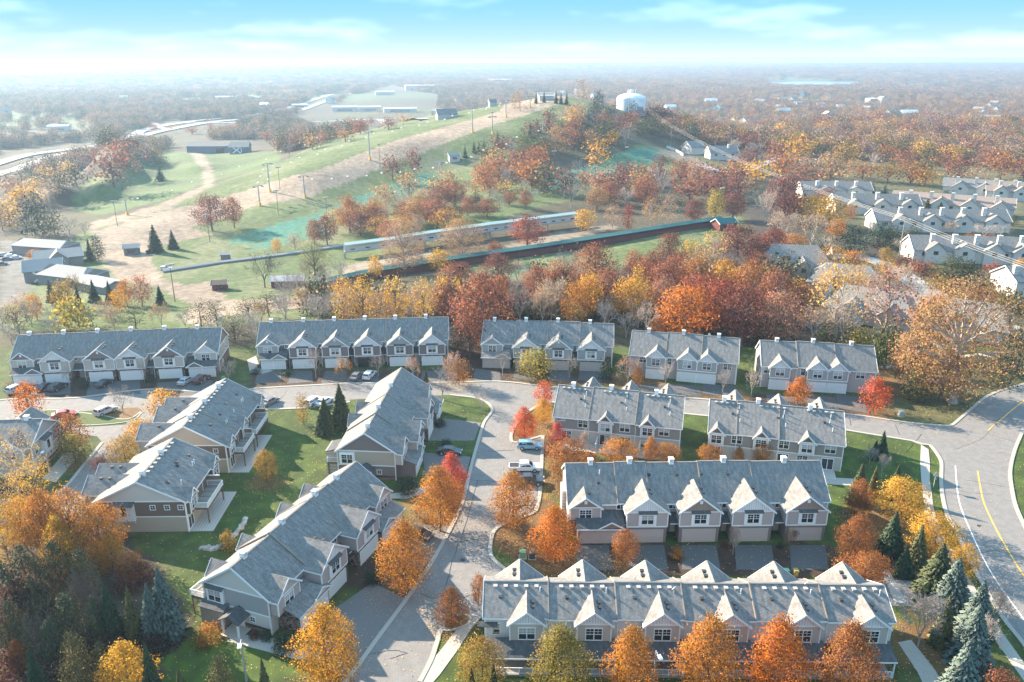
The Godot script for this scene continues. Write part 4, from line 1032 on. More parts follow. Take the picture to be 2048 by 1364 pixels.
func paint(x: float, z: float) -> Color:
	var b := hn.get_noise_2d(x * 0.35, z * 0.35)
	var f := hn.get_noise_2d(x * 3.0 + 500.0, z * 3.0)
	var col: Color
	if z > -192.0 and x > -170.0 and x < 170.0:
		col = PATCH_COLORS.lawn
		col = col.lerp(PATCH_COLORS.dry, clampf(0.1 + 0.6 * b + 0.5 * f, 0.0, 0.8)) * (1.0 + 0.45 * f)
	elif z > -1150.0:
		col = PATCH_COLORS.wood.lerp(PATCH_COLORS.dry, clampf(0.35 + b * 0.8, 0.0, 1.0))
	else:
		var g := hn.get_noise_2d(x * 0.03, z * 0.03)
		col = PATCH_COLORS.wood.lerp(PATCH_COLORS.dry, clampf(0.5 + g, 0.0, 1.0))
		if g > 0.16:
			col = col.lerp(PATCH_COLORS.field, 0.8)
	var q := Vector2(x + pn.get_noise_2d(x, z) * 2.2, z + pn.get_noise_2d(x + 300.0, z) * 2.2)
	for p in patch_polys:
		if x < p[1].x or x > p[2].x or z < p[1].y or z > p[2].y:
			continue
		var s: Vector2 = Vector2(x, z).lerp(q, p[4])
		if Geometry2D.is_point_in_polygon(s, p[0]):
			col = p[3] * (1.12 + 0.5 * b + 0.45 * f)
			if p[3] == PATCH_COLORS.turf:
				col = col.lerp(PATCH_COLORS.ski, clampf(0.3 + 0.9 * b + 0.7 * f, 0.0, 0.9))
			if p[3] == PATCH_COLORS.ski:
				col = col.lerp(PATCH_COLORS.path, clampf(0.06 + 0.8 * b + 0.4 * f, 0.0, 0.5))
	for i in range(0, LITTER.size(), 3):
		var dx: float = x - LITTER[i]
		var dz: float = z - LITTER[i + 1]
		var r: float = LITTER[i + 2]
		if absf(dx) < r * 1.3 and absf(dz) < r * 1.3:
			var d := sqrt(dx * dx + dz * dz) / r + f * 0.5
			if d < 1.0:
				col = col.lerp(PATCH_COLORS.litter, clampf((1.0 - d) * 1.8, 0.0, 0.85))
	col.a = 1.0
	return col

# a flat sheet from an outline, draped when it leaves the level estate
func sheet(called: String, poly: PackedVector2Array, y: float, m: Material, label := "", draped := false) -> MeshInstance3D:
	var b := MB.new()
	var tr := Geometry2D.triangulate_polygon(poly)
	for i in range(0, tr.size(), 3):
		var p := []
		for k in 3:
			var q := poly[tr[i + k]]
			p.append(Vector3(q.x, y + (height(q.x, q.y) if draped else 0.0), q.y))
		if (p[1] - p[0]).cross(p[2] - p[0]).y < 0:
			b.tri(p[0], p[2], p[1])
		else:
			b.tri(p[0], p[1], p[2])
	var o := put(called, b, m)
	structure(o)
	if label: o.set_meta("label", label)
	return o

# a block with upright sides (a kerb, a walk, a drive): top at y, foot below the ground
func block(called: String, poly: PackedVector2Array, y: float, m: Material, label := "", parent: Node3D = null) -> MeshInstance3D:
	var b := MB.new()
	if Geometry2D.is_polygon_clockwise(poly):
		poly.reverse()
	var tr := Geometry2D.triangulate_polygon(poly)
	for i in range(0, tr.size(), 3):
		var p := []
		for k in 3:
			p.append(Vector3(poly[tr[i + k]].x, y, poly[tr[i + k]].y))
		if (p[1] - p[0]).cross(p[2] - p[0]).y < 0:
			b.tri(p[0], p[2], p[1])
		else:
			b.tri(p[0], p[1], p[2])
	for i in poly.size():
		var q := poly[i]
		var r := poly[(i + 1) % poly.size()]
		b.quad(Vector3(r.x, -0.1, r.y), Vector3(q.x, -0.1, q.y), Vector3(q.x, y, q.y), Vector3(r.x, y, r.y))
	var o := put(called, b, m, parent)
	if parent == null:
		structure(o)
		if label: o.set_meta("label", label)
	return o

func band(line: PackedVector2Array, wide: float) -> PackedVector2Array:   # outline of a strip along a line
	var l := PackedVector2Array()
	var r := PackedVector2Array()
	for i in line.size():
		var d := (line[mini(i + 1, line.size() - 1)] - line[maxi(i - 1, 0)]).normalized().orthogonal() * wide / 2
		l.append(line[i] + d)
		r.append(line[i] - d)
	r.reverse()
	l.append_array(r)
	return l

func smooth(line: PackedVector2Array, step := 2.0, closed := false) -> PackedVector2Array:
	var c := Curve2D.new()
	var k := line.size()
	for i in k:
		var a := line[(i - 1 + k) % k] if closed or i > 0 else line[i]
		var b := line[(i + 1) % k] if closed or i < k - 1 else line[i]
		var t := (b - a) / 6.0
		var near := minf(line[i].distance_to(a), line[i].distance_to(b)) / 3.0
		t = t.limit_length(maxf(near, 0.01))
		c.add_point(line[i], -t, t)
	if closed:
		var t0 := (line[1] - line[k - 1]) / 6.0
		c.add_point(line[0], -t0, t0)
	c.bake_interval = step
	var out := c.get_baked_points()
	if closed:
		out.remove_at(out.size() - 1)
	return out

# a road over uneven ground: a ribbon of quads
func ribbon(called: String, line: PackedVector2Array, wide: float, up: float, m: Material, label := "") -> MeshInstance3D:
	var b := MB.new()
	var fine := smooth(line, 12.0)
	for i in fine.size() - 1:
		var d := (fine[mini(i + 2, fine.size() - 1)] - fine[i]).normalized().orthogonal() * wide / 2
		var d0 := (fine[i + 1] - fine[maxi(i - 1, 0)]).normalized().orthogonal() * wide / 2
		var h0 := height(fine[i].x, fine[i].y) + up
		var h1 := height(fine[i + 1].x, fine[i + 1].y) + up
		var a := Vector3(fine[i].x + d0.x, h0, fine[i].y + d0.y)
		var e := Vector3(fine[i].x - d0.x, h0, fine[i].y - d0.y)
		var f := Vector3(fine[i + 1].x - d.x, h1, fine[i + 1].y - d.y)
		var g := Vector3(fine[i + 1].x + d.x, h1, fine[i + 1].y + d.y)
		b.quad(a, g, f, e)
	var o := put(called, b, m)
	structure(o)
	if label: o.set_meta("label", label)
	return o

func ground_mat(key: String, col: Color, tex: String, scale: float, bump := 0.0, rough := 0.9) -> StandardMaterial3D:
	var m := mat(key, col, rough, tex, scale, bump)
	m.uv1_triplanar = true
	m.uv1_world_triplanar = true
	return m

const KERBS := [
	[-24.9, -65.8, -19.9, -75.7, -17, -83.9, -14.4, -91.4, -11.5, -100.9, -9.5, -109.6, -8.3, -116.4, -7.3, -130.4, -6.5, -139.6, -5.7, -147.5, -4.2, -153.2, -5.3, -157.3, -8.1, -160, -13.7, -161.6],
	[-11, -75.7, -10, -79.4, -9.6, -82.1, -9.3, -84.4, -8.5, -86.1, -6.9, -87.2, -4.3, -87.9],
	[1.1, -96, -1.4, -98.4, -3, -100.9, -3.3, -103.6, -3, -107.3, -1.9, -109.3, 1.3, -111.7, 3.9, -113.8, 4.9, -120.9, 6.1, -141.4],
	[6.1, -141.4, 0.6, -138.5, -0.2, -140.9, 0.3, -144.5, 1.7, -149.2, 4.9, -154.9, 8.6, -157.6, 24, -154.7, 47, -149],
	[-38.2, -168.2, -14.2, -168.8, -2.8, -169.4, 8.6, -166.2, 25.1, -162.5, 49.3, -157.6, 72.6, -150.7, 80.6, -147.5, 88.2, -145.9, 90.9, -147.8, 97.2, -153.9, 106, -161.9, 117, -167.9, 133.6, -175.3],
	[66.6, -144, 70.7, -142.2, 77.6, -139.2, 79, -137.7, 80.3, -137.3, 80, -134.2, 79, -130.4, 75, -122.6, 72.6, -117.2, 70.7, -112.1, 70.2, -109.2, 68.5, -102.8, 66.8, -95.7, 65.2, -87.1, 64.9, -82.1, 63.5, -72.9],
	[102.9, -144.7, 95.5, -135.4, 89.6, -126.9, 85.5, -119.2, 83.5, -114.9, 81.6, -109.6, 77.4, -96.6],
	[-57.9, -165.3, -38.2, -168.2],
	[-122.1, -155.2, -109.5, -159.2, -95.7, -160, -81.4, -164.7, -64.8, -162.5, -57.9, -165.3],
	[-53.4, -153.9, -44.1, -154.7, -35.1, -157.8],
	[-79.3, -138.5, -78.4, -130.4, -77.4, -121.2, -77.7, -111.1],
]
const ROADS := [
	["dark asphalt estate road running up between the rows", false, [-24.9, -65.8, -19.9, -75.7, -17, -83.9, -14.4, -91.4, -11.5, -100.9, -9.5, -109.6, -8.3, -116.4, -7.3, -130.4, -6.5, -139.6, -5.7, -147.5, -4.2, -153.2, -5.3, -157.3, -8.1, -160, -13.7, -161.6, -36.4, -158.9, -38.6, -170.3, -14.2, -168.5, -2.8, -169.1, 8.6, -165.9, 9.5, -161.6, 8.6, -157.6, 4.9, -154.9, 1.7, -149.2, 0.3, -144.5, -0.2, -140.9, 0.6, -138.5, 6.1, -141.4, 4.9, -120.9, 3.9, -113.8, 1.3, -111.7, -1.9, -109.3, -3, -107.3, -3.3, -103.6, -3, -100.9, -1.4, -98.4, 1.1, -96, 16.1, -95.4, 62.4, -95.4, 59.6, -89.9, -4.3, -87.9, -6.9, -87.2, -8.5, -86.1, -9.3, -84.4, -9.6, -82.1, -10, -79.4, -11, -75.7, -14.2, -65.8], 0],
	["pale asphalt street curving past the rear garage rows", false, [8.4, -165.9, 25.1, -162.2, 49.2, -157.3, 72.5, -150.4, 80.5, -147.3, 88.1, -145.7, 90.8, -147.5, 90.2, -144, 83.3, -137.5, 79.1, -137.9, 77.7, -139.4, 70.8, -142.5, 66.7, -144.3, 47, -149.2, 24.1, -154.9, 8.7, -158.1], 1],
	["asphalt street in front of the two far left garage rows", false, [-121.9, -154.9, -109.3, -158.9, -95.6, -159.7, -81.2, -164.5, -64.7, -162.2, -57.8, -165, -38.2, -167.9, -37, -167.9, -35.1, -158.1, -44.1, -154.9, -53.5, -154.2, -57.4, -153.2, -70.4, -146.4, -79.3, -154.9, -100.6, -151.2, -103.9, -146.4, -114.5, -144], 2],
	["loop of asphalt street round the grassy island", false, [-79.6, -155.7, -68, -158.9, -70.4, -146.4, -75, -147.5, -75.1, -141.4, -74, -134.4, -71.4, -124, -71.2, -109.6, -77.7, -111.1, -77.4, -121.2, -78.4, -130.4, -79.3, -138.5, -81.6, -141.1, -85.6, -142.2, -92.2, -143.6, -98.6, -145.9, -103.9, -146.4, -106.1, -149.9, -101.7, -153.2, -88, -145, -78.5, -146.4], 3],
	["wide curving main road with painted lines", false, [133.4, -175, 116.8, -167.6, 105.9, -161.6, 97, -153.7, 90.8, -147.5, 88.1, -145.7, 79.1, -137.9, 80.4, -137.5, 80.1, -134.4, 79, -130.4, 75, -122.6, 72.6, -117.2, 70.7, -112.1, 70.2, -109.2, 68.5, -102.8, 66.8, -95.7, 65.2, -87.1, 64.9, -82.1, 63.5, -72.9, 71.6, -72.9, 74.5, -85.9, 77.4, -96.6, 81.6, -109.6, 83.5, -114.9, 85.5, -119.2, 89.6, -126.9, 95.5, -135.4, 102.8, -144.5, 122.6, -158.9], 4],
]
const ISLANDS := [
	["lawn", [-101.8, -147.5, -102.4, -150.7, -100.5, -152.9, -96.7, -153.7, -91.9, -152.7, -86, -151.2, -80.9, -149.2, -78.8, -149.7, -78.3, -152.7, -77.6, -152.2, -77.6, -148.7, -79.9, -147.1, -84.5, -146.1, -90.5, -145.9, -95.5, -145.9, -99.3, -146.4], true],
	["litter", [-82.4, -151.7, -82.2, -154.4, -79.7, -154.7, -77.9, -152.7, -77.2, -149.2, -79.3, -148, -81.3, -149.2], false],
	["litter", [-9.2, -85.7, -9, -87, -7.9, -87.7, -6.3, -88.1, -5.3, -87.2, -5.8, -85.7, -7.7, -84.7, -8.8, -84.7], true],
]
const DRIVES := [
	["dark", [9.8, -104, 14.8, -104, 14.7, -97.8, 9.4, -97.8]],
	["dark", [17.7, -104, 23.2, -104, 22.7, -97.8, 17, -97.8]],
	["dark", [25.8, -104, 31.2, -104, 30.3, -97.8, 24.7, -97.8]],
	["dark", [34, -104, 39.6, -104, 38.3, -97.8, 32.6, -97.8]],
	["dark", [42.4, -104, 47.8, -104, 46.1, -97.8, 40.6, -97.8]],
	["dark", [-60.3, -176, -55, -176, -52.9, -169.1, -58.8, -167.9]],
	["dark", [-52.5, -176, -47.6, -176, -45.8, -169.1, -51.3, -167.9]],
	["dark", [-44.5, -176, -39.5, -176, -37.9, -169.1, -43.6, -167.9]],
	["dark", [-36.9, -176, -31.8, -176, -30.5, -169.1, -36.3, -167.9]],
	["dark", [-28.7, -176, -24.5, -176, -23.5, -169.1, -28.5, -167.9]],
	["dark", [-21.2, -176, -16.2, -176, -15.4, -169.1, -21.3, -167.9]],
	["dark", [-113, -168.8, -102.3, -170.3, -97.8, -162.2, -108.6, -160.3]],
	["dark", [-97.1, -168.8, -86.1, -170.3, -82.3, -162.2, -93.5, -160.3]],
	["dark", [-81.4, -168.8, -69.3, -170.3, -66.2, -162.2, -78.4, -160.3]],
	["dark", [-8.9, -177.6, -2.8, -175.3, -2.5, -169.1, -9, -170.3]],
	["dark", [0.7, -177.6, 5.2, -175.3, 5.3, -169.1, 0.2, -170.3]],
	["dark", [9.1, -177.6, 13.8, -175.3, 13.6, -169.1, 8.3, -170.3]],
	["dark", [16.3, -177.6, 22.7, -175.3, 22.2, -169.1, 15.3, -170.3]],
	["dark", [28.7, -167.9, 35.3, -166.8, 34.4, -160.3, 27.8, -162.2]],
	["dark", [36.7, -167.9, 42.7, -166.8, 41.6, -160.3, 35.6, -162.2]],
	["dark", [43.5, -167.9, 50.7, -166.8, 49.3, -160.3, 42.2, -162.2]],
	["dark", [56.3, -162.2, 63.2, -160.3, 61.5, -151.7, 54.5, -154.7]],
	["dark", [64.7, -162.2, 70.9, -160.3, 68.8, -151.7, 62.6, -154.7]],
	["dark", [71.8, -162.2, 76.9, -160.3, 74.6, -151.7, 69.4, -154.7]],
	["asph", [-18.6, -150.7, -6.3, -147.3, -7.4, -139.2, -16.9, -139.2]],
	["asph", [-16.9, -134.4, -7.7, -132.6, -8.2, -126.1, -15.5, -125.8]],
	["asph", [-24.7, -88.1, -19.8, -94.8, -14.6, -91.2, -17.1, -84.3, -20, -76.2, -25.9, -80.7]],
	["asph", [-18, -102.1, -13.9, -109.6, -9.7, -109.2, -11.6, -101, -13.5, -97.8]],
	["dark", [-72.7, -123.1, -73.5, -135.4, -73, -141.8, -76, -144, -74.9, -129.5, -71.2, -111.1, -68, -111.1]],
]
const WALKS := [
	[78.7, -137.5, 79.2, -135.6, 76.9, -130.4, 73.7, -124, 69.5, -114.1, 67.2, -106.8, 65.4, -106, 68, -114.1, 72.2, -124, 75.1, -130.4],
	[67.2, -106.8, 65.4, -106, 64, -97.8, 61.9, -84.9, 61.1, -75.9, 60.8, -71.4, 62.9, -72.9, 62.8, -77.3, 63.5, -84.9, 65.8, -98.4],
	[-10.8, -75.1, -10.6, -78, -8.9, -81.2, -7.7, -83.9, -6.2, -86.8, -4.5, -88.7, -3.9, -87.7, -5.5, -84.7, -6.8, -81.2, -8.7, -76.9, -9.7, -75.1],
	[-31.1, -83.5, -26.6, -81.2, -24, -80.7, -23.7, -79.4, -26.9, -79.6, -31.7, -81.2, -36.3, -82.7, -35.8, -84.1],
	[53.6, -97.8, 54.7, -97.8, 54, -90.4, 52.2, -90.1],
	[49.1, -82.5, 51, -83, 51.4, -77.7, 50.8, -71.4, 48.3, -71.4, 49.1, -77.3],
	[-18.8, -119.7, -10.5, -124, -10.4, -122.6, -17.7, -117.7, -22.3, -117.6, -27.8, -119.7, -28, -120.9, -22.1, -118.9],
	[-112.9, -165.9, -114.2, -171, -111.8, -169.7, -110.7, -165.9, -107.3, -163, -109.1, -162.2],
	[-65.3, -183.3, -64, -186.1, -60.7, -178.3, -56.7, -176, -58.8, -174.1, -62.1, -175],
	[-84.4, -134.4, -81.2, -133.4, -80, -123.1, -83, -124.3],
	[55.1, -124.9, 60.8, -124.3, 59.2, -121.9, 53.8, -122.6],
]
const LINES := [
	["yellow", 0.22, [135.5, -178.3, 111.2, -158.4, 102.6, -150.7, 95.2, -143.8]],
	["yellow", 0.22, [83.9, -127.2, 79.3, -117.2, 77, -110.3, 75.3, -104.1, 73.8, -97.8, 72.2, -90.4]],
	["white", 0.18, [80.9, -129.1, 75.1, -116.9, 71.7, -106.4, 69.2, -96.8, 67.8, -86.8, 67, -80.3]],
]
const RIBBONS := [
	["freeway", 15, 1.2, [-411.5, -608.3, -446.7, -740.5, -459.5, -854.1, -454.4, -932.7, -471, -1049.6, -472.5, -1115.8, -463.1, -1260.8, -420.7, -1375.4, -402.6, -1568.8, -437.7, -1995.6, -468, -2564.1], "near carriageway of the pale hazy freeway"],
	["freeway", 15, 1.2, [-479.1, -712.1, -497.1, -827.7, -483.7, -869.7, -467.5, -924.2, -480.4, -1027.5, -507.3, -1149.3, -494.4, -1303.8, -453.2, -1426.2, -450.9, -1719.8, -486, -2102.2, -517.4, -2661], "far carriageway of the pale hazy freeway"],
	["exit_ramp", 9, 1.0, [-472.5, -1115.8, -507.5, -1117.8, -583.4, -1222.6, -624.4, -1328.1, -560.3, -1272.8, -500.1, -1165.6, -462.1, -1115.5], "curling exit ramp beside the freeway"],
	["far_street", 12, 0.8, [-524.3, -1241.8, -417.5, -1261.8, -298.3, -1277.9, -212.3, -1323.6, -71.7, -678.7], "straight pale street beyond the valley"],
	["side_street", 8, 0.25, [102.5, -280.8, 123.7, -293.2, 132.3, -286.9, 134.8, -272.1, 132.8, -246.4, 132.7, -222.3, 138.3, -203, 139.9, -190.5], "pale street curving behind the white townhouses"],
	["side_street", 7, 0.25, [123.5, -530.7, 133.9, -506.6, 153.6, -520.6, 227.6, -642.7], "lane past the white building on the hill"],
]
const CRACKS := [
	[-14.9, -128.5, -10.9, -129.9, -7.9, -133],
	[-15.2, -122.6, -10.8, -121.7, -7.7, -120.9],
	[74.2, -134.4, 79, -139.6, 81.1, -142.2],
	[75.5, -121.4, 78, -119.7, 81.9, -118.9],
	[69.7, -149.2, 68.6, -145.9],
	[-18, -80.3, -14.7, -81.2, -13, -80.5, -15.1, -79.6],
	[-12.7, -92.1, -8.5, -90.4, -5.8, -92.1],
	[92.1, -134.4, 94.3, -133],
	[66, -100.2, 73.1, -102.8, 76.8, -100.2],
	[-9.9, -115.6, -6.1, -114.4],
	[-9.1, -104.8, -3, -106.1],
	[-7.4, -124, -0.4, -123.1],
	[-7, -134.4, 0.6, -135.4],
	[-9.4, -93.2, -8.8, -100.2, -7.2, -111.1, -6.1, -124],
	[94.9, -141.8, 97.4, -138.5],
	[79.9, -124, 86.3, -121.4],
	[84.2, -135.4, 91.2, -139.6, 102.9, -151.2],
	[77.7, -146.4, 76.6, -141.8],
	[-68, -158.9, -66.8, -161.6],
	[-50.5, -158.9, -50.4, -164.5],
]

func build_roads() -> void:
	var asphalt := ground_mat("asphalt", Color(0.31, 0.29, 0.275), "grain", 0.13)
	asphalt.detail_enabled = true
	asphalt.detail_albedo = texs.blotch
	asphalt.detail_blend_mode = BaseMaterial3D.BLEND_MODE_MUL
	asphalt.detail_uv_layer = BaseMaterial3D.DETAIL_UV_2
	asphalt.uv2_triplanar = true
	asphalt.uv2_world_triplanar = true
	asphalt.uv2_scale = Vector3(0.05, 0.05, 0.05)
	var dark := ground_mat("driveway_asphalt", Color(0.13, 0.125, 0.125), "grain", 0.17)
	var drivem := ground_mat("drive_asphalt", Color(0.22, 0.205, 0.195), "grain", 0.15)
	var concrete := ground_mat("concrete", Color(0.44, 0.4, 0.35), "blotch", 0.3)
	var kerbm := ground_mat("kerb_concrete", Color(0.52, 0.47, 0.41), "grain", 0.21)
	var islands := []
	for s in ISLANDS:
		islands.append(smooth(pts(s[1]), 1.0, true))
	for s in ROADS:
		var p := pts(s[2])
		var fine := smooth(p, 1.2, true) if s[1] else p
		var cut := [fine]
		for isl in islands:
			if Geometry2D.is_point_in_polygon(isl[0], fine):
				pass
		sheet("road", fine, 0.02 + s[3] * 0.006, asphalt, s[0])
	for s in KERBS:
		block("kerb", band(smooth(pts(s), 1.0), 0.6), 0.13, kerbm, "pale concrete kerb along the road edge")
	var lawnm := ground_mat("island_lawn", Color(0.13, 0.2, 0.03), "turf", 0.12, 5.0)
	var mulchm := ground_mat("island_mulch", Color(0.22, 0.13, 0.08), "turf", 0.2, 6.0)
	var litterm := ground_mat("leaf_bed", Color(0.4, 0.22, 0.09), "turf", 0.25, 6.0)
	for i in ISLANDS.size():
		var isl: PackedVector2Array = islands[i]
		if ISLANDS[i][2]:
			block("kerb", isl, 0.125, kerbm, "concrete kerb ring round a planted bed")
			var inner: Array = Geometry2D.offset_polygon(isl, -0.35)
			if inner.size():
				block("planting_bed", inner[0], 0.15, {"lawn": lawnm, "mulch": mulchm, "litter": litterm}[ISLANDS[i][0]])
		else:
			block("planting_bed", isl, 0.06, {"lawn": lawnm, "mulch": mulchm, "litter": litterm}[ISLANDS[i][0]])
	for s in DRIVES:
		block("driveway", pts(s[1]), 0.05, dark if s[0] == "dark" else drivem, "")
	for s in WALKS:
		block("sidewalk", smooth(pts(s), 2.0) if false else pts(s), 0.065, concrete, "")
	var white := mat("road_white", Color(0.75, 0.73, 0.7), 0.8)
	var yellow := mat("road_yellow", Color(0.75, 0.42, 0.06), 0.8)
	for s in LINES:
		sheet("road_marking", band(smooth(pts(s[2]), 1.5), s[1]), 0.045, white if s[0] == "white" else yellow, ("white edge line" if s[0] == "white" else "yellow centre line") + " painted on the curving road")
	var crackm := mat("crack_sealant", Color(0.035, 0.035, 0.038), 0.7)
	for s in CRACKS:
		var line := pts(s)
		var wob := PackedVector2Array()
		for i in line.size() - 1:
			for k in 6:
				var q := line[i].lerp(line[i + 1], k / 6.0)
				wob.append(q + Vector2(pn.get_noise_2d(q.x * 9.0, q.y * 9.0), pn.get_noise_2d(q.y * 9.0, q.x * 9.0)) * 0.35)
		wob.append(line[-1])
		sheet("road_crack", band(wob, 0.09), 0.046, crackm, "dark sealed crack across the asphalt")
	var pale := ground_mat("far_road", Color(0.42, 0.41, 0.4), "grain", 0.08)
	var tan := ground_mat("dirt_track", Color(0.42, 0.33, 0.23), "grain", 0.12)
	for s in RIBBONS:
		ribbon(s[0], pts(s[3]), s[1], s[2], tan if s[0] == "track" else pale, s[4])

# ---------------------------------------------------------------- house parts
var M := {}

func house_mats() -> void:
	M.white = mat("white_trim", Color(0.78, 0.77, 0.75), 0.6)
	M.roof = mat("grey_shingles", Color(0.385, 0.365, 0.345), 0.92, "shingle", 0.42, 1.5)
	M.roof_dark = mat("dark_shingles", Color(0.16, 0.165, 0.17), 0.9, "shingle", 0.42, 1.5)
	M.roof_brown = mat("brown_shingles", Color(0.4, 0.31, 0.26), 0.92, "shingle", 0.42)
	for m in [M.roof, M.roof_dark]:
		m.detail_enabled = true
		m.detail_albedo = texs.patchy
		m.detail_blend_mode = BaseMaterial3D.BLEND_MODE_MUL
		m.detail_uv_layer = BaseMaterial3D.DETAIL_UV_2
		m.uv2_triplanar = true
		m.uv2_scale = Vector3(0.11, 0.045, 0.045)
	M.edge = mat("shingle_edge", Color(0.3, 0.24, 0.19), 0.9)
	M.beige = mat("beige_siding", Color(0.56, 0.5, 0.44), 0.75, "siding", 1.0)
	M.pink = mat("pinkish_siding", Color(0.5, 0.415, 0.385), 0.75, "siding", 1.0)
	M.taupe = mat("taupe_siding", Color(0.32, 0.285, 0.255), 0.75, "siding", 1.0)
	M.grey = mat("grey_siding", Color(0.4, 0.39, 0.375), 0.75, "siding", 1.0)
	M.brown = mat("brown_siding", Color(0.2, 0.135, 0.1), 0.78, "siding", 1.0)
	M.mauve = mat("mauve_siding", Color(0.25, 0.19, 0.175), 0.78, "siding", 1.0)
	M.tan = mat("tan_siding", Color(0.5, 0.41, 0.32), 0.75, "siding", 1.0)
	M.cream = mat("cream_siding", Color(0.68, 0.63, 0.56), 0.72, "siding", 1.0)
	M.whites = mat("white_siding", Color(0.74, 0.73, 0.71), 0.7, "siding", 1.0)
	M.brownb = mat("brown_boards", Color(0.3, 0.22, 0.18), 0.78, "batten", 1.0)
	M.whiteb = mat("white_boards", Color(0.72, 0.71, 0.7), 0.7, "batten", 1.0)
	M.stone = mat("ledge_stone", Color(0.44, 0.38, 0.34), 0.9, "stone", 0.5, 3.0)
	M.glass = mat("window_glass", Color(0.018, 0.02, 0.024), 0.08)
	M.glass.metallic_specular = 0.7
	M.blind = mat("window_blind", Color(0.34, 0.34, 0.33), 0.3)
	M.garage = mat("garage_white", Color(0.7, 0.69, 0.67), 0.55)
	M.garage_pink = mat("garage_pink", Color(0.47, 0.385, 0.345), 0.6)
	M.dark = mat("painted_garage_shade", Color(0.02, 0.02, 0.022), 0.9)  # near-black that paints the shade inside the open garage
	M.black = mat("black_metal", Color(0.03, 0.03, 0.032), 0.6)
	M.metal = mat("grey_metal", Color(0.38, 0.38, 0.37), 0.45)
	M.wood = mat("deck_wood", Color(0.17, 0.1, 0.065), 0.85)
	M.deck = mat("deck_boards", Color(0.3, 0.25, 0.21), 0.85, "batten", 1.6)
	M.pvc = mat("white_pipe", Color(0.75, 0.74, 0.72), 0.5)
	M.door = mat("front_door", Color(0.45, 0.43, 0.41), 0.5)

# windows: built once per kind, facing +z, the wall face at z = 0
func window(kind: String) -> Node3D:
	if protos.has(kind):
		return protos[kind]
	var o := MeshInstance3D.new()
	o.name = "window"
	var dims: Vector2 = {"twin": Vector2(1.75, 1.5), "big": Vector2(1.9, 1.6), "single": Vector2(0.9, 1.5), "small": Vector2(0.7, 0.7), "wide": Vector2(1.5, 0.75), "tall": Vector2(1.5, 1.9), "slider": Vector2(1.9, 2.05), "mini": Vector2(1.2, 1.0)}[kind]
	var w := dims.x / 2
	var h := dims.y / 2
	var b := MB.new()
	var t := 0.11
	for s in [-1.0, 1.0]:
		b.box(Vector3(minf(s * w, s * (w + t)), -h - t, -0.02), Vector3(maxf(s * w, s * (w + t)), h + t, 0.07))
		b.box(Vector3(-w, minf(s * h, s * (h + t)), -0.02), Vector3(w, maxf(s * h, s * (h + t)), 0.068))
	var cols := 1 if kind in ["single", "small"] else 2
	var split: bool = kind in ["twin", "big", "single", "tall"]
	if cols == 2:
		b.box(Vector3(-0.055, -h, -0.02), Vector3(0.055, h, 0.062))
	if split:
		b.box(Vector3(-w, -0.035, -0.02), Vector3(w, 0.035, 0.058))
	o.mesh = b.mesh()
	o.material_override = M.white
	for i in cols:
		var x0 := -w + (w * 2.0 / cols) * i
		var x1 := x0 + w * 2.0 / cols
		for k in (2 if split else 1):
			var y0 := -h if k == 0 else 0.0
			var y1 := 0.0 if split and k == 0 else h
			var p := bx("pane", Vector3(x0, y0, 0.0), Vector3(x1, y1, 0.02 + 0.012 * k), M.glass, o)
			if split and k == 1 or kind in ["small", "wide"]:
				var g := MB.new()
				g.box(Vector3((x0 + x1) / 2 - 0.02, y0, 0.0), Vector3((x0 + x1) / 2 + 0.02, y1, 0.048))
				g.box(Vector3(x0, (y0 + y1) / 2 - 0.02, 0.0), Vector3((x0 + x1) / 2 - 0.021, (y0 + y1) / 2 + 0.02, 0.046))
				g.box(Vector3((x0 + x1) / 2 + 0.021, (y0 + y1) / 2 - 0.02, 0.0), Vector3(x1, (y0 + y1) / 2 + 0.02, 0.046))
				put("muntin", g, M.white, o)
	protos[kind] = o
	return o

func win(parent: Node3D, kind: String, at: Vector3, turn: float, blinds := -1.0) -> void:
	var o: Node3D = window(kind).duplicate()
	o.name = "window"
	parent.add_child(o, true)
	o.position = at
	o.rotation.y = turn
	if rng.randf() < (0.35 if blinds < 0 else blinds):
		for ch in o.get_children():
			if ch.name.begins_with("pane") and (ch.position.y > 0 or rng.randf() < 0.2):
				ch.material_override = M.blind

func garage_door(parent: Node3D, at: Vector3, turn: float, w: float, m: Material) -> void:
	var key := "garage%.2f" % w
	if not protos.has(key):
		var b := MB.new()
		for k in 4:
			b.box(Vector3(-w / 2, k * 0.54 + 0.012, -0.03), Vector3(w / 2, k * 0.54 + 0.528, 0.025))
			var nn := int(w / 0.6)
			for i in nn:
				var x := -w / 2 + w * (i + 0.5) / nn
				b.box(Vector3(x - 0.22, k * 0.54 + 0.12, 0.02), Vector3(x + 0.22, k * 0.54 + 0.42, 0.04))
		protos[key] = b.mesh()
	var d := obj("garage_door", protos[key], m, parent, at)
	d.rotation.y = turn
	var f := MB.new()
	for s in [-1.0, 1.0]:
		f.box(Vector3(s * w / 2 - (0.14 if s < 0 else 0.0), 0.0, -0.02), Vector3(s * w / 2 + (0.14 if s > 0 else 0.0), 2.2, 0.06))
	f.box(Vector3(-w / 2 - 0.14, 2.2, -0.02), Vector3(w / 2 + 0.14, 2.34, 0.058))
	put("door_frame", f, M.white if m == M.garage else m, d)

func roof_vent(parent: Node3D, at: Vector3, tilt: float, m: Material = null) -> void:
	if not protos.has("vent"):
		var b := MB.new()
		b.box(Vector3(-0.16, -0.05, -0.16), Vector3(0.16, 0.2, 0.16))
		b.box(Vector3(-0.25, 0.2, -0.25), Vector3(0.25, 0.28, 0.25))
		protos.vent = b.mesh()
	obj("roof_vent", protos.vent, m if m else M.metal, parent, at)

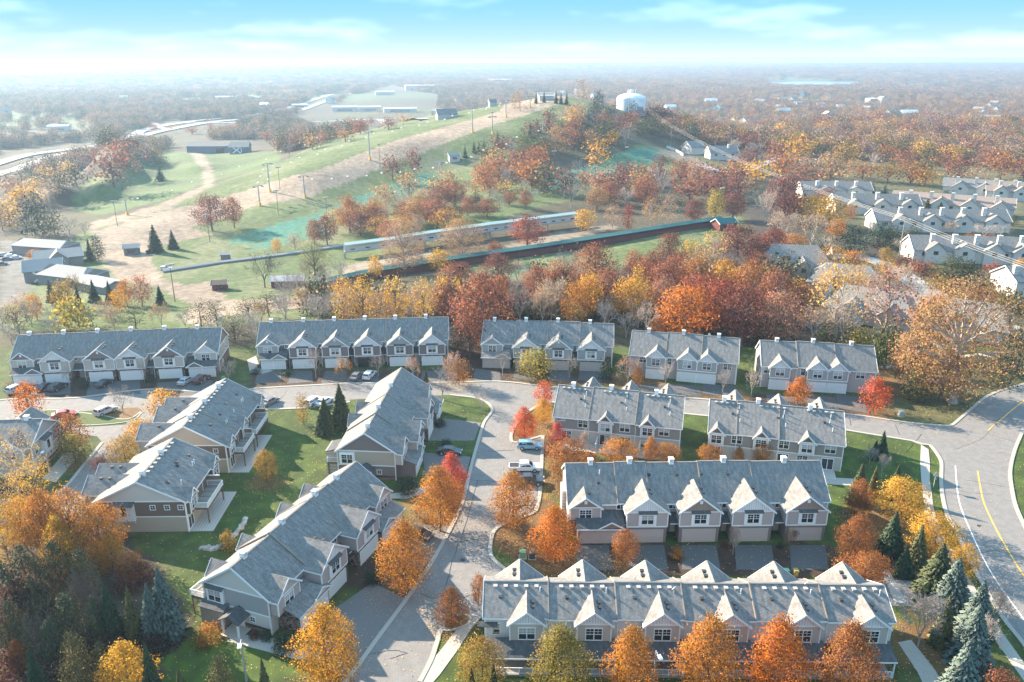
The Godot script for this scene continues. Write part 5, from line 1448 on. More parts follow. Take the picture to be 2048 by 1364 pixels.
func vent_pipe(parent: Node3D, at: Vector3, h := 0.75, m: Material = null) -> void:
	if not protos.has("pipe"):
		var b := MB.new()
		b.tube([Vector3.ZERO, Vector3(0, 1, 0)], [0.075, 0.075], 8)
		protos.pipe = b.mesh()
	var o := obj("vent_pipe", protos.pipe, m if m else M.pvc, parent, at)
	o.scale = Vector3(1, h, 1)

func chimney(parent: Node3D, at: Vector3) -> void:
	if not protos.has("chimney"):
		var b := MB.new()
		b.box(Vector3(-0.36, -0.5, -0.36), Vector3(0.36, 0.62, 0.36))
		b.box(Vector3(-0.43, 0.62, -0.43), Vector3(0.43, 0.72, 0.43))
		b.box(Vector3(-0.2, 0.72, -0.2), Vector3(0.2, 0.8, 0.2))
		protos.chimney = b.mesh()
		var l := MB.new()
		for i in 4:
			l.box(Vector3(-0.24, 0.08 + i * 0.13, 0.34), Vector3(0.24, 0.14 + i * 0.13, 0.375))
		protos.louver = l.mesh()
	var o := obj("chimney", protos.chimney, M.white, parent, at)
	obj("louver", protos.louver, M.metal, o)

# a gable that stands out from a long roof. q runs from the ridge outwards; dir = 1 front, -1 rear
func gable(T: Node3D, c: Dictionary, dir: float, g: Dictionary) -> void:
	var w: float = g.w / 2.0
	var x: float = clampf(g.x, w + 0.06, c.total - w - 0.06)
	var dq: float = c.df if dir > 0 else c.db
	var he: float = c.hf if dir > 0 else c.hb
	var s: float = (c.hr - he) / dq
	var y0: float = g.get("dy", 0.0)
	var hp: float = g.hp + y0
	var ge: float = g.get("he", he) + y0
	var ov := 0.32
	var gs: float = (hp - ge) / w
	var wall: float = dq - 0.35
	var qf: float = dq + g.out
	var base: float = g.get("base", 0.0)
	var P := func(px: float, py: float, q: float) -> Vector3: return Vector3(px, py, dir * q)
	# walls
	var mid: float = g.get("mid", base)
	var wm: Material = g.get("m", c.m_up)
	if qf > wall + 0.05:
		var b := MB.new()
		b.flip = dir < 0
		b.quad(P.call(x - w, mid, qf), P.call(x + w, mid, qf), P.call(x + w, ge, qf), P.call(x - w, ge, qf))
		b.quad(P.call(x + w, mid, qf), P.call(x + w, mid, wall), P.call(x + w, ge, wall), P.call(x + w, ge, qf))
		b.quad(P.call(x - w, mid, wall), P.call(x - w, mid, qf), P.call(x - w, ge, qf), P.call(x - w, ge, wall))
		b.quad(P.call(x - w, mid, wall), P.call(x + w, mid, wall), P.call(x + w, mid, qf), P.call(x - w, mid, qf))
		put("wall", b, wm, T)
		if mid > base:
			var lb := MB.new()
			lb.flip = dir < 0
			var k := 0.06
			lb.quad(P.call(x - w + k, base, qf - k), P.call(x + w - k, base, qf - k), P.call(x + w - k, mid, qf - k), P.call(x - w + k, mid, qf - k))
			lb.quad(P.call(x + w - k, base, qf - k), P.call(x + w - k, base, wall), P.call(x + w - k, mid, wall), P.call(x + w - k, mid, qf - k))
			lb.quad(P.call(x - w + k, base, wall), P.call(x - w + k, base, qf - k), P.call(x - w + k, mid, qf - k), P.call(x - w + k, mid, wall))
			put("lower_wall", lb, g.get("m_low", c.m_low), T)
	var tb := MB.new()
	tb.flip = dir < 0
	tb.tri(P.call(x - w, ge, qf), P.call(x + w, ge, qf), P.call(x, hp, qf))
	put("gable_wall", tb, g.get("m_tri", c.m_tri), T)
	# roof
	var qm: float = (c.hr + y0 - hp) / s
	var ye: float = ge - ov * gs
	var qe := clampf((c.hr + y0 - ye) / s, 0.0, dq)
	var qo := qf + 0.28
	var rm: Material = g.get("m_roof", M.roof)
	for sd in [-1.0, 1.0]:
		var rb := MB.new()
		rb.flip = (sd * dir) > 0
		var up := Vector3(0, 0.12, 0)
		var a: Vector3 = P.call(x, hp, qo) + up
		var d: Vector3 = P.call(x, hp, qm - 0.1) + up
		var e: Vector3 = P.call(x + sd * (w + ov), ye, qe - 0.1) + up
		var f: Vector3 = P.call(x + sd * (w + ov), ye, qo) + up
		rb.slab(a, d, e, f, 0.1)
		put("gable_roof", rb, rm, T)
		var y1 := Vector3(0, 0.03, 0)
		beam("rake_board", P.call(x, hp, qo) + y1, P.call(x + sd * (w + ov), ye, qo) + y1, 0.05, 0.22, M.white, T)
		if qf > wall + 0.3:
			beam("eave_board", P.call(x + sd * (w + ov), ye - 0.0, qo), P.call(x + sd * (w + ov), ye, maxf(qe, wall)), 0.07, 0.18, M.white, T)
			bx("corner_board", P.call(x + sd * w - 0.08, mid, qf - 0.12), P.call(x + sd * w + 0.08, ge, qf + 0.035), M.white, T)
	bx("band_board", P.call(x - w, ge - 0.09, qf), P.call(x + w, ge + 0.09, qf + 0.04), M.white, T)
	if mid > base:
		bx("band_board", P.call(x - w - 0.03, mid - 0.12, qf - 0.02), P.call(x + w + 0.03, mid + 0.08, qf + 0.05), M.white, T)
	if g.get("louvre", false):
		bx("gable_vent", P.call(x - 0.22, hp - 1.05, qf), P.call(x + 0.22, hp - 0.5, qf + 0.06), M.white, T)
	var turn := 0.0 if dir > 0 else PI
	if g.has("win"):
		var wx: float = x + g.get("wx", 0.0)
		var wy: float = g.get("wy", ge - 1.15)
		if g.get("bay", false):
			bx("window_surround", P.call(wx - 1.35, wy - 1.15, qf), P.call(wx + 1.35, ge - 0.12, qf + 0.16), M.white, T)
			var hb := MB.new()
			hb.flip = dir < 0
			hb.slab(P.call(wx - 1.45, ge - 0.02, qf + 0.5), P.call(wx + 1.45, ge - 0.02, qf + 0.5), P.call(wx + 1.45, ge + 0.28, qf + 0.02), P.call(wx - 1.45, ge + 0.28, qf + 0.02), 0.07)
			put("window_hood", hb, M.roof_dark, T)
			win(T, g.win, P.call(wx, wy, qf + 0.16), turn)
		else:
			win(T, g.win, P.call(wx, wy, qf), turn)
	if g.has("garage"):
		var gm: Material = g.get("m_garage", M.garage)
		if g.get("open", false):
			bx("garage_shade_box", P.call(x - 2.4, 0.02, qf - 0.3), P.call(x + 2.4, 2.2, qf - 0.035), M.dark, T)  # solid box on the wall; its black colour stands for the shade inside
		else:
			for gx in g.garage:
				garage_door(T, P.call(x + gx, 0.0, qf - 0.05), turn, g.get("gw", 4.88), gm)
	for k in g.get("vents", 0):
		var vq := lerpf(qm, qf, 0.45 + 0.22 * k)
		roof_vent(T, P.call(x + dir * 0.7, hp - 0.7 * gs + 0.1, vq), 0.0, M.black)

# the low wing in front of an end house, with one or two single doors
func garage_wing(T: Node3D, c: Dictionary, g: Dictionary) -> void:
	var x0: float = g.x0
	var x1: float = g.x1
	var q0: float = c.df - 0.35
	var q1: float = c.df + g.out
	var b := MB.new()
	b.quad(Vector3(x0, 0, q1), Vector3(x1, 0, q1), Vector3(x1, 2.75, q1), Vector3(x0, 2.75, q1))
	b.quad(Vector3(x1, 0, q1), Vector3(x1, 0, q0), Vector3(x1, 4.0, q0), Vector3(x1, 2.75, q1))
	b.quad(Vector3(x0, 0, q0), Vector3(x0, 0, q1), Vector3(x0, 2.75, q1), Vector3(x0, 4.0, q0))
	put("wing_wall", b, g.get("m", M.stone), T)
	var r := MB.new()
	var k := 0.3
	r.slab(Vector3(x0 - k, 2.72, q1 + 0.4), Vector3(x1 + k, 2.72, q1 + 0.4), Vector3(x1 + k, 4.15, q0), Vector3(x0 - k, 4.15, q0), 0.12)
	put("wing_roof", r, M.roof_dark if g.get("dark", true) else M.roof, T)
	bx("eave_board", Vector3(x0 - k, 2.55, q1 + 0.38), Vector3(x1 + k, 2.72, q1 + 0.45), M.white, T)
	var gm: Material = g.get("m_garage", M.garage)
	var w := (x1 - x0 - 1.0) / 2.0
	garage_door(T, Vector3(x0 + 0.35 + w / 2, 0, q1), 0.0, w, gm)
	garage_door(T, Vector3(x1 - 0.35 - w / 2, 0, q1), 0.0, w, gm)
	# small gable over one door
	var cx: float = x1 - 0.35 - w / 2 if g.get("right", true) else x0 + 0.35 + w / 2
	var hw := w / 2 + 0.5
	var t := MB.new()
	t.tri(Vector3(cx - hw, 2.75, q1 + 0.25), Vector3(cx + hw, 2.75, q1 + 0.25), Vector3(cx, 3.85, q1 + 0.25))
	t.box(Vector3(cx - hw, 2.5, q1 + 0.001), Vector3(cx + hw, 2.749, q1 + 0.249))
	put("gable_wall", t, g.get("m_tri", c.m_tri), T)
	var sl := 1.1 / hw
	for sd in [-1.0, 1.0]:
		var rb := MB.new()
		rb.flip = sd > 0
		var qm: float = q1 + 0.4 - (3.85 - 2.72) / (1.43 / (q1 + 0.4 - q0))
		rb.slab(Vector3(cx, 3.97, q1 + 0.5), Vector3(cx, 3.97, qm - 0.3), Vector3(cx + sd * (hw + 0.25), 2.87 - 0.25 * sl, q1 - 0.1), Vector3(cx + sd * (hw + 0.25), 2.87 - 0.25 * sl, q1 + 0.5), 0.1)
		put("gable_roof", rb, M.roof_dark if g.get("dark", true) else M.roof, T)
		beam("rake_board", Vector3(cx, 3.88, q1 + 0.5), Vector3(cx + sd * (hw + 0.25), 2.78 - 0.25 * sl, q1 + 0.5), 0.05, 0.2, M.white, T)

func entry(T: Node3D, c: Dictionary, x: float, w: float) -> void:   # recessed doorway between two fronts, with its little roof
	var q: float = c.df - 0.35
	var r := MB.new()
	r.slab(Vector3(x - w / 2, 2.7, q + 1.9), Vector3(x + w / 2, 2.7, q + 1.9), Vector3(x + w / 2, 3.6, q), Vector3(x - w / 2, 3.6, q), 0.12)
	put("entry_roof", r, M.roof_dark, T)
	bx("eave_board", Vector3(x - w / 2, 2.55, q + 1.88), Vector3(x + w / 2, 2.7, q + 1.95), M.white, T)
	bx("front_door", Vector3(x - 0.45, 0.05, q), Vector3(x + 0.45, 2.1, q + 0.06), M.door, T)
	bx("porch_post", Vector3(x + w / 2 - 0.2, 0, q + 1.7), Vector3(x + w / 2 - 0.06, 2.56, q + 1.84), M.white, T)

func deck(T: Node3D, x0: float, x1: float, q0: float, q1: float, dir: float, h: float, privacy: bool) -> void:
	var P := func(px: float, py: float, q: float) -> Vector3: return Vector3(px, py, dir * q)
	var d := bx("deck", P.call(x0, h - 0.3, q0), P.call(x1, h, q1), M.wood, T)
	bx("deck_floor", P.call(x0 + 0.05, h + 0.002, q0 + 0.02), P.call(x1 - 0.05, h + 0.04, q1 - 0.05), M.deck, T)
	for px in [x0 + 0.1, x1 - 0.1]:
		bx("deck_post", P.call(px - 0.09, 0, q1 - 0.25), P.call(px + 0.09, h - 0.3, q1 - 0.07), M.wood, T)
	railing(T, P.call(x0, h, q1 - 0.03), P.call(x1, h, q1 - 0.03), 0.95)
	railing(T, P.call(x0 + 0.03, h, q0), P.call(x0 + 0.03, h, q1 - 0.08), 0.95)
	railing(T, P.call(x1 - 0.03, h, q0), P.call(x1 - 0.03, h, q1 - 0.08), 0.95)
	if privacy:
		bx("privacy_wall", P.call(x0 - 0.02, h, q0), P.call(x0 + 0.0, h + 1.8, q1 - 0.4), M.brown, T)
		bx("privacy_cap", P.call(x0 - 0.08, h + 1.8, q0), P.call(x0 + 0.06, h + 1.9, q1 - 0.35), M.white, T)

func railing(T: Node3D, a: Vector3, b: Vector3, h: float) -> void:
	var r := Node3D.new()
	r.name = "railing"
	T.add_child(r, true)
	var up := Vector3(0, h, 0)
	beam("rail", a + up, b + up, 0.08, 0.08, M.white, r)
	beam("rail", a + Vector3(0, 0.12, 0), b + Vector3(0, 0.12, 0), 0.06, 0.06, M.white, r)
	var n := maxi(1, int(round(a.distance_to(b) / 1.7)))
	for i in n + 1:
		var p := a.lerp(b, float(i) / n)
		bx("rail_post", p - Vector3(0.055, 0, 0.055), p + Vector3(0.055, h, 0.055), M.white, r)
	var m := MB.new()
	var k := int(a.distance_to(b) / 0.13)
	for i in range(1, k):
		var p := a.lerp(b, float(i) / k)
		m.box(p + Vector3(-0.018, 0.14, -0.018), p + Vector3(0.018, h - 0.04, 0.018))
	if k > 1:
		tag(put("baluster", m, M.white, r), "", "", "", "stuff")

# a row of townhouses. c: p (start of the ridge), turn, units (widths), hr/df/hf/db/hb, colours, lists of gables and so on
func townhouse(c: Dictionary) -> Node3D:
	var T := thing(c.get("name", "townhouse_row"), c.label, "townhouses", Vector3(c.p[0], 0, c.p[1]), deg_to_rad(c.turn))
	var x := 0.0
	var n: int = c.units.size()
	var total := 0.0
	for u in c.units:
		total += u
	c.total = total
	var mid: float = c.get("mid", 2.75)
	var ovh := 0.35
	for i in n:
		var u: float = c.units[i]
		var y: float = c.dy[i] if c.has("dy") else 0.0
		var x0 := x
		var x1 := x + u
		var e0 := i == 0
		var e1 := i == n - 1
		var sf: float = (c.hr - c.hf) / c.df
		var sb: float = (c.hr - c.hb) / c.db
		# roof
		var a0 := x0 - (0.3 if e0 else 0.0)
		var a1 := x1 + (0.3 if e1 else 0.0)
		var hr: float = c.hr + y
		var r := MB.new()
		r.slab(Vector3(a0, c.hf + y, c.df), Vector3(a1, c.hf + y, c.df), Vector3(a1, hr, 0), Vector3(a0, hr, 0), 0.14)
		put("front_roof", r, c.get("m_roof", M.roof), T)
		r = MB.new()
		r.slab(Vector3(a1, c.hb + y, -c.db), Vector3(a0, c.hb + y, -c.db), Vector3(a0, hr, 0), Vector3(a1, hr, 0), 0.14)
		put("rear_roof", r, c.get("m_roof", M.roof), T)
		bx("eave_board", Vector3(a0, c.hf + y - 0.24, c.df - 0.02), Vector3(a1, c.hf + y - 0.06, c.df + 0.07), M.white, T)
		bx("eave_board", Vector3(a0, c.hb + y - 0.24, -c.db - 0.07), Vector3(a1, c.hb + y - 0.06, -c.db + 0.02), M.white, T)
		bx("ridge_cap", Vector3(a0, hr - 0.06, -0.14), Vector3(a1, hr + 0.03, 0.14), c.get("m_roof", M.roof), T)
		# step in the roof where the next house stands higher or lower
		if i > 0 and c.has("dy"):
			for sd in [1.0, -1.0]:
				var hb: float = c.hf if sd > 0 else c.hb
				var qq: float = c.df if sd > 0 else c.db
				var top := maxf(c.dy[i], c.dy[i - 1])
				beam("party_wall_cap", Vector3(x0, c.hr + top - 0.02, 0), Vector3(x0, hb + top - 0.02, sd * qq), 0.14, 0.2, M.edge, T)
		# walls
		var qf: float = c.df - ovh
		var qb: float = c.db - ovh
		var tf: float = c.hf + y + sf * ovh - 0.16
		var tb: float = c.hb + y + sb * ovh - 0.16
		var b := MB.new()
		b.quad(Vector3(x0, mid, qf), Vector3(x1, mid, qf), Vector3(x1, tf, qf), Vector3(x0, tf, qf))
		var bk := MB.new()
		bk.quad(Vector3(x1, mid, -qb), Vector3(x0, mid, -qb), Vector3(x0, tb, -qb), Vector3(x1, tb, -qb))
		put("rear_wall", bk, c.m_up, T)
		var g := MB.new()
		var lo := MB.new()
		lo.quad(Vector3(x0, 0, qf), Vector3(x1, 0, qf), Vector3(x1, mid, qf), Vector3(x0, mid, qf))
		bk = MB.new()
		bk.quad(Vector3(x1, 0, -qb), Vector3(x0, 0, -qb), Vector3(x0, mid, -qb), Vector3(x1, mid, -qb))
		put("lower_rear_wall", bk, c.m_low, T)
		var te := minf(tf, tb)
		var ff := maxf(0.0, (hr - 0.16 - te) / sf)
		var fb := maxf(0.0, (hr - 0.16 - te) / sb)
		for s in [0, 1]:
			if (s == 0 and not e0) or (s == 1 and not e1):
				continue
			var xx := x0 if s == 0 else x1
			b.flip = s == 0
			g.flip = s == 0
			lo.flip = s == 0
			b.quad(Vector3(xx, mid, qf), Vector3(xx, mid, -qb), Vector3(xx, te, -qb), Vector3(xx, te, qf))
			lo.quad(Vector3(xx, 0, qf), Vector3(xx, 0, -qb), Vector3(xx, mid, -qb), Vector3(xx, mid, qf))
			g.tri(Vector3(xx, te, minf(ff, qf)), Vector3(xx, te, -minf(fb, qb)), Vector3(xx, hr - 0.16, 0))
			if ff > qf + 0.01:
				g.quad(Vector3(xx, te, qf), Vector3(xx, te, -qb), Vector3(xx, tb, -qb), Vector3(xx, tf, qf))
			b.flip = false
			g.flip = false
			lo.flip = false
			var rx := a0 - 0.03 if s == 0 else a1 + 0.03
			beam("rake_board", Vector3(rx, hr - 0.1, 0), Vector3(rx, c.hf + y - 0.1, c.df), 0.06, 0.26, M.white, T)
			beam("rake_board", Vector3(rx, hr - 0.1, 0), Vector3(rx, c.hb + y - 0.1, -c.db), 0.06, 0.26, M.white, T)
			var ox := -0.03 if s == 0 else 0.03
			bx("corner_board", Vector3(xx - 0.08 + ox, 0, qf - 0.1), Vector3(xx + 0.08 + ox, tf, qf + 0.04), M.white, T)
			bx("corner_board", Vector3(xx - 0.08 + ox, 0, -qb - 0.04), Vector3(xx + 0.08 + ox, tb, -qb + 0.1), M.white, T)
			bx("band_board", Vector3(xx + ox - 0.03, te - 0.08, -qb), Vector3(xx + ox + 0.03, te + 0.1, qf), M.white, T)
			bx("band_board", Vector3(xx + ox - 0.025, mid - 0.1, -qb), Vector3(xx + ox + 0.025, mid + 0.06, qf), M.white, T)
		for sd in [[1.0, qf, tf], [-1.0, qb, tb]]:
			bx("downspout", Vector3(x1 - 0.16, 0.1, sd[0] * (sd[1] + 0.02) - 0.04), Vector3(x1 - 0.07, sd[2], sd[0] * (sd[1] + 0.02) + 0.06), M.white, T)
		put("wall", b, c.m_up, T)
		put("lower_wall", lo, c.m_low, T)
		if g.v.size():
			put("gable_wall", g, c.get("m_end", c.m_tri), T)
		bx("band_board", Vector3(x0, mid - 0.1, -qb - 0.03), Vector3(x1, mid + 0.06, -qb + 0.01), M.white, T)
		if c.get("chimneys", true):
			chimney(T, Vector3(x0 + u * c.get("chimney_at", 0.3), hr, 0))
		x = x1
	for g in c.get("front", []): gable(T, c, 1.0, g)
	for g in c.get("rear", []): gable(T, c, -1.0, g)
	for g in c.get("wings", []): garage_wing(T, c, g)
	for e in c.get("entries", []): entry(T, c, e[0], e[1])
	for w in c.get("wins", []):   # side, along, height, kind
		var turn := 0.0
		var at := Vector3(clampf(w[1], 1.3, total - 1.3), w[2], c.df - ovh)
		if w[0] == "rear":
			at.z = -(c.db - ovh)
			turn = PI
		elif w[0] == "start":
			at = Vector3(0.0, w[2], w[1])
			turn = -PI / 2
		elif w[0] == "end":
			at = Vector3(total, w[2], w[1])
			turn = PI / 2
		if w.size() > 4:
			at.x -= w[4]
		win(T, w[3], at, turn)
	var sv: float = (c.hr - c.hb) / c.db
	var sv2: float = (c.hr - c.hf) / c.df
	for v in c.get("vents", []):   # along, q (minus = rear), kind
		var yy: float = c.hr - absf(v[1]) * (sv if v[1] < 0 else sv2)
		if v[2] == "box": roof_vent(T, Vector3(v[0], yy, v[1]), 0.0)
		elif v[2] == "dark": roof_vent(T, Vector3(v[0], yy, v[1]), 0.0, M.black)
		else: vent_pipe(T, Vector3(v[0], yy - 0.1, v[1]), 0.85)
	for d in c.get("dishes", []):
		var yd: float = c.hr - absf(d[1]) * (sv if d[1] < 0 else sv2)
		var db := MB.new()
		db.tube([Vector3(0, 0, 0), Vector3(0, 0.7, 0)], [0.03, 0.03], 5)
		db.tube([Vector3(0.0, 0.75, -0.02), Vector3(0.06, 0.8, 0.04)], [0.36, 0.3], 12)
		put("satellite_dish", db, M.metal, T, Vector3(d[0], yd, d[1]))
	for d in c.get("decks", []): deck(T, d[0], d[1], c.db - ovh, c.db - ovh + d[2], -1.0, d[3], d[4])
	for p in c.get("porches", []): porch(T, c, p)
	for p in c.get("boxes", []):   # plain block with its own roof against a wall: name, lo, hi, material
		bx(p[0], p[1], p[2], M[p[3]], T)
	for p in c.get("sheds", []):   # lean-to slab: four corners
		var sb2 := MB.new()
		sb2.slab(p[1], p[2], p[3], p[4], 0.1)
		put(p[0], sb2, M.roof_dark, T)
	if c.get("stone_base", false):
		for xx in [-0.04, total - 0.02]:
			bx("stone_base", Vector3(xx, 0, -(c.db - ovh)), Vector3(xx + 0.06, 0.8, c.df - ovh), M.stone, T)
	return T

func porch(T: Node3D, c: Dictionary, p: Array) -> void:   # rear porch: x0, x1, depth
	var q0: float = c.db - 0.35 + p[3]
	var q1: float = c.db - 0.35 + p[3] + p[2]
	var r := MB.new()
	r.slab(Vector3(p[1], 2.85, -q1 - 0.25), Vector3(p[0], 2.85, -q1 - 0.25), Vector3(p[0], 3.75, -q0 + 0.05), Vector3(p[1], 3.75, -q0 + 0.05), 0.12)
	put("porch_roof", r, M.roof_dark, T)
	bx("eave_board", Vector3(p[0], 2.66, -q1 - 0.3), Vector3(p[1], 2.84, -q1 - 0.22), M.white, T)
	bx("porch_floor", Vector3(p[0] + 0.1, -0.05, -q1), Vector3(p[1] - 0.1, 0.25, -q0), mat("porch_concrete", Color(0.3, 0.27, 0.25)), T)
	bx("porch_wall", Vector3(p[0] + 0.15, 0.25, -q0 - 0.02), Vector3(p[1] - 0.15, 2.9, -q0 + 0.02), M.mauve, T)
	for xx in [p[0] + 0.15, p[1] - 0.15]:
		bx("porch_post", Vector3(xx - 0.09, 0.25, -q1), Vector3(xx + 0.09, 2.7, -q1 + 0.18), M.white, T)
	railing(T, Vector3(p[0] + 0.3, 0.25, -q1 + 0.09), Vector3(p[1] - 0.3, 0.25, -q1 + 0.09), 0.9)
	railing(T, Vector3(p[1] - 0.12, 0.25, -q0), Vector3(p[1] - 0.12, 0.25, -q1 + 0.2), 0.9)

# ---------------------------------------------------------------- trees, all built one unit high and one unit wide, then sized
const LEAF := {
	"orange": Color(0.74, 0.3, 0.045), "bright_orange": Color(0.8, 0.3, 0.03), "gold_orange": Color(0.72, 0.36, 0.055), "rust_orange": Color(0.54, 0.245, 0.065), "red_orange": Color(0.86, 0.2, 0.05), "pink_red": Color(0.8, 0.17, 0.1),
	"gold": Color(0.84, 0.5, 0.05), "yellow": Color(0.9, 0.6, 0.07), "pale_yellow": Color(0.82, 0.62, 0.2), "yellow_green": Color(0.55, 0.5, 0.08), "green_orange": Color(0.4, 0.36, 0.07), "olive_gold": Color(0.5, 0.36, 0.07),
	"red": Color(0.45, 0.13, 0.07), "rust": Color(0.43, 0.18, 0.09), "maroon": Color(0.3, 0.12, 0.09), "tan_pink": Color(0.6, 0.34, 0.22), "tan": Color(0.58, 0.41, 0.24), "golden_tan": Color(0.58, 0.39, 0.17), "grey_tan": Color(0.42, 0.34, 0.28),
	"green": Color(0.13, 0.17, 0.045), "dark_green": Color(0.05, 0.1, 0.04), "blue_green": Color(0.17, 0.23, 0.2), "pine_green": Color(0.1, 0.125, 0.045), "olive": Color(0.2, 0.19, 0.06), "willow_green": Color(0.28, 0.34, 0.14), "dark_brown": Color(0.1, 0.06, 0.045),
}
const WORDS := {
	"pink_red": "pinkish red", "red_orange": "red orange", "gold_orange": "golden orange", "bright_orange": "bright orange", "rust_orange": "rusty orange", "pale_yellow": "pale yellow", "yellow_green": "yellow green", "green_orange": "green and orange",
	"olive_gold": "olive gold", "tan_pink": "pinkish tan", "golden_tan": "golden tan", "grey_tan": "greyish tan", "dark_green": "dark green", "blue_green": "blue green", "pine_green": "deep green", "willow_green": "pale green", "dark_brown": "dark brown",
}
const KINDS := {   # name, category, words
	"ovoid": ["maple_tree", "maple tree", "egg-shaped leafy tree"], "oak": ["oak_tree", "oak tree", "broad-crowned oak"], "loose": ["autumn_tree", "tree", "loose thin-leaved tree"], "poplar": ["poplar_tree", "poplar", "narrow upright tree"],
	"willow": ["willow_tree", "large tree", "huge spreading half-bare tree"], "bare": ["bare_tree", "bare tree", "leafless twiggy tree"], "sparse": ["thinning_tree", "thinning tree", "nearly bare tree"], "spruce": ["spruce_tree", "spruce", "pointed spruce"],
	"pine": ["pine_tree", "pine", "rounded pine"], "shrub": ["garden_shrub", "shrub", "low rounded shrub"], "round": ["round_tree", "tree", "round leafy tree"],
}

func profile(kind: String, t: float) -> float:   # half width at height t in 0..1 of the crown
	match kind:
		"ovoid": return 0.5 * pow(maxf(0.0, sin(PI * pow(t, 0.62))), 0.72)
		"oak", "round": return 0.5 * sqrt(maxf(0.0, 1.0 - pow((t - 0.42) / (0.58 if t > 0.42 else 0.5), 2.0)))
		"loose", "sparse": return 0.5 * sqrt(maxf(0.0, 1.0 - pow((t - 0.55) / (0.46 if t > 0.55 else 0.62), 2.0)))
		"poplar": return 0.5 * pow(maxf(0.0, sin(PI * pow(t, 0.7))), 0.6)
		"willow": return 0.5 * sqrt(maxf(0.0, 1.0 - pow((t - 0.45) / (0.56 if t > 0.45 else 0.5), 2.0)))
		"pine": return 0.5 * pow(maxf(0.0, sin(PI * pow(t * 0.92 + 0.08, 0.6))), 0.7)
		"shrub": return 0.5 * sqrt(maxf(0.0, 1.0 - t * t * 0.98))
	return 0.5

const CROWN_FOOT := {"ovoid": 0.13, "oak": 0.2, "round": 0.16, "loose": 0.2, "sparse": 0.22, "poplar": 0.1, "willow": 0.12, "pine": 0.07, "shrub": 0.0}

func leaf(v: PackedVector3Array, n: PackedVector3Array, c: PackedColorArray, at: Vector3, size: float, out: Vector3, col: Color, r: RandomNumberGenerator, asp: float) -> void:
	var d := Vector3(r.randf() * 2 - 1, r.randf() * 2 - 1, r.randf() * 2 - 1).normalized()
	var f := (d + out * 0.5).normalized()
	var a := f.cross(Vector3(r.randf() - 0.5, r.randf() - 0.5, r.randf() - 0.5)).normalized() * size * 0.5
	var b := f.cross(a.normalized()).normalized() * size * 0.5
	a.y *= asp
	b.y *= asp
	var p := at - a
	var q := at + b * 0.72 + f * size * 0.06
	var s := at + a
	var t := at - b * 0.72 + f * size * 0.06
	var nn := (f * 0.55 + out * 0.6).normalized()
	v.append(p); v.append(q); v.append(s); v.append(p); v.append(s); v.append(t)
	for i in 6:
		n.append(nn)
		c.append(col)

func arrays_mesh(v: PackedVector3Array, n: PackedVector3Array, c: PackedColorArray) -> ArrayMesh:
	var m := ArrayMesh.new()
	var a := []
	a.resize(Mesh.ARRAY_MAX)
	a[Mesh.ARRAY_VERTEX] = v
	a[Mesh.ARRAY_NORMAL] = n
	a[Mesh.ARRAY_COLOR] = c
	m.add_surface_from_arrays(Mesh.PRIMITIVE_TRIANGLES, a)
	return m

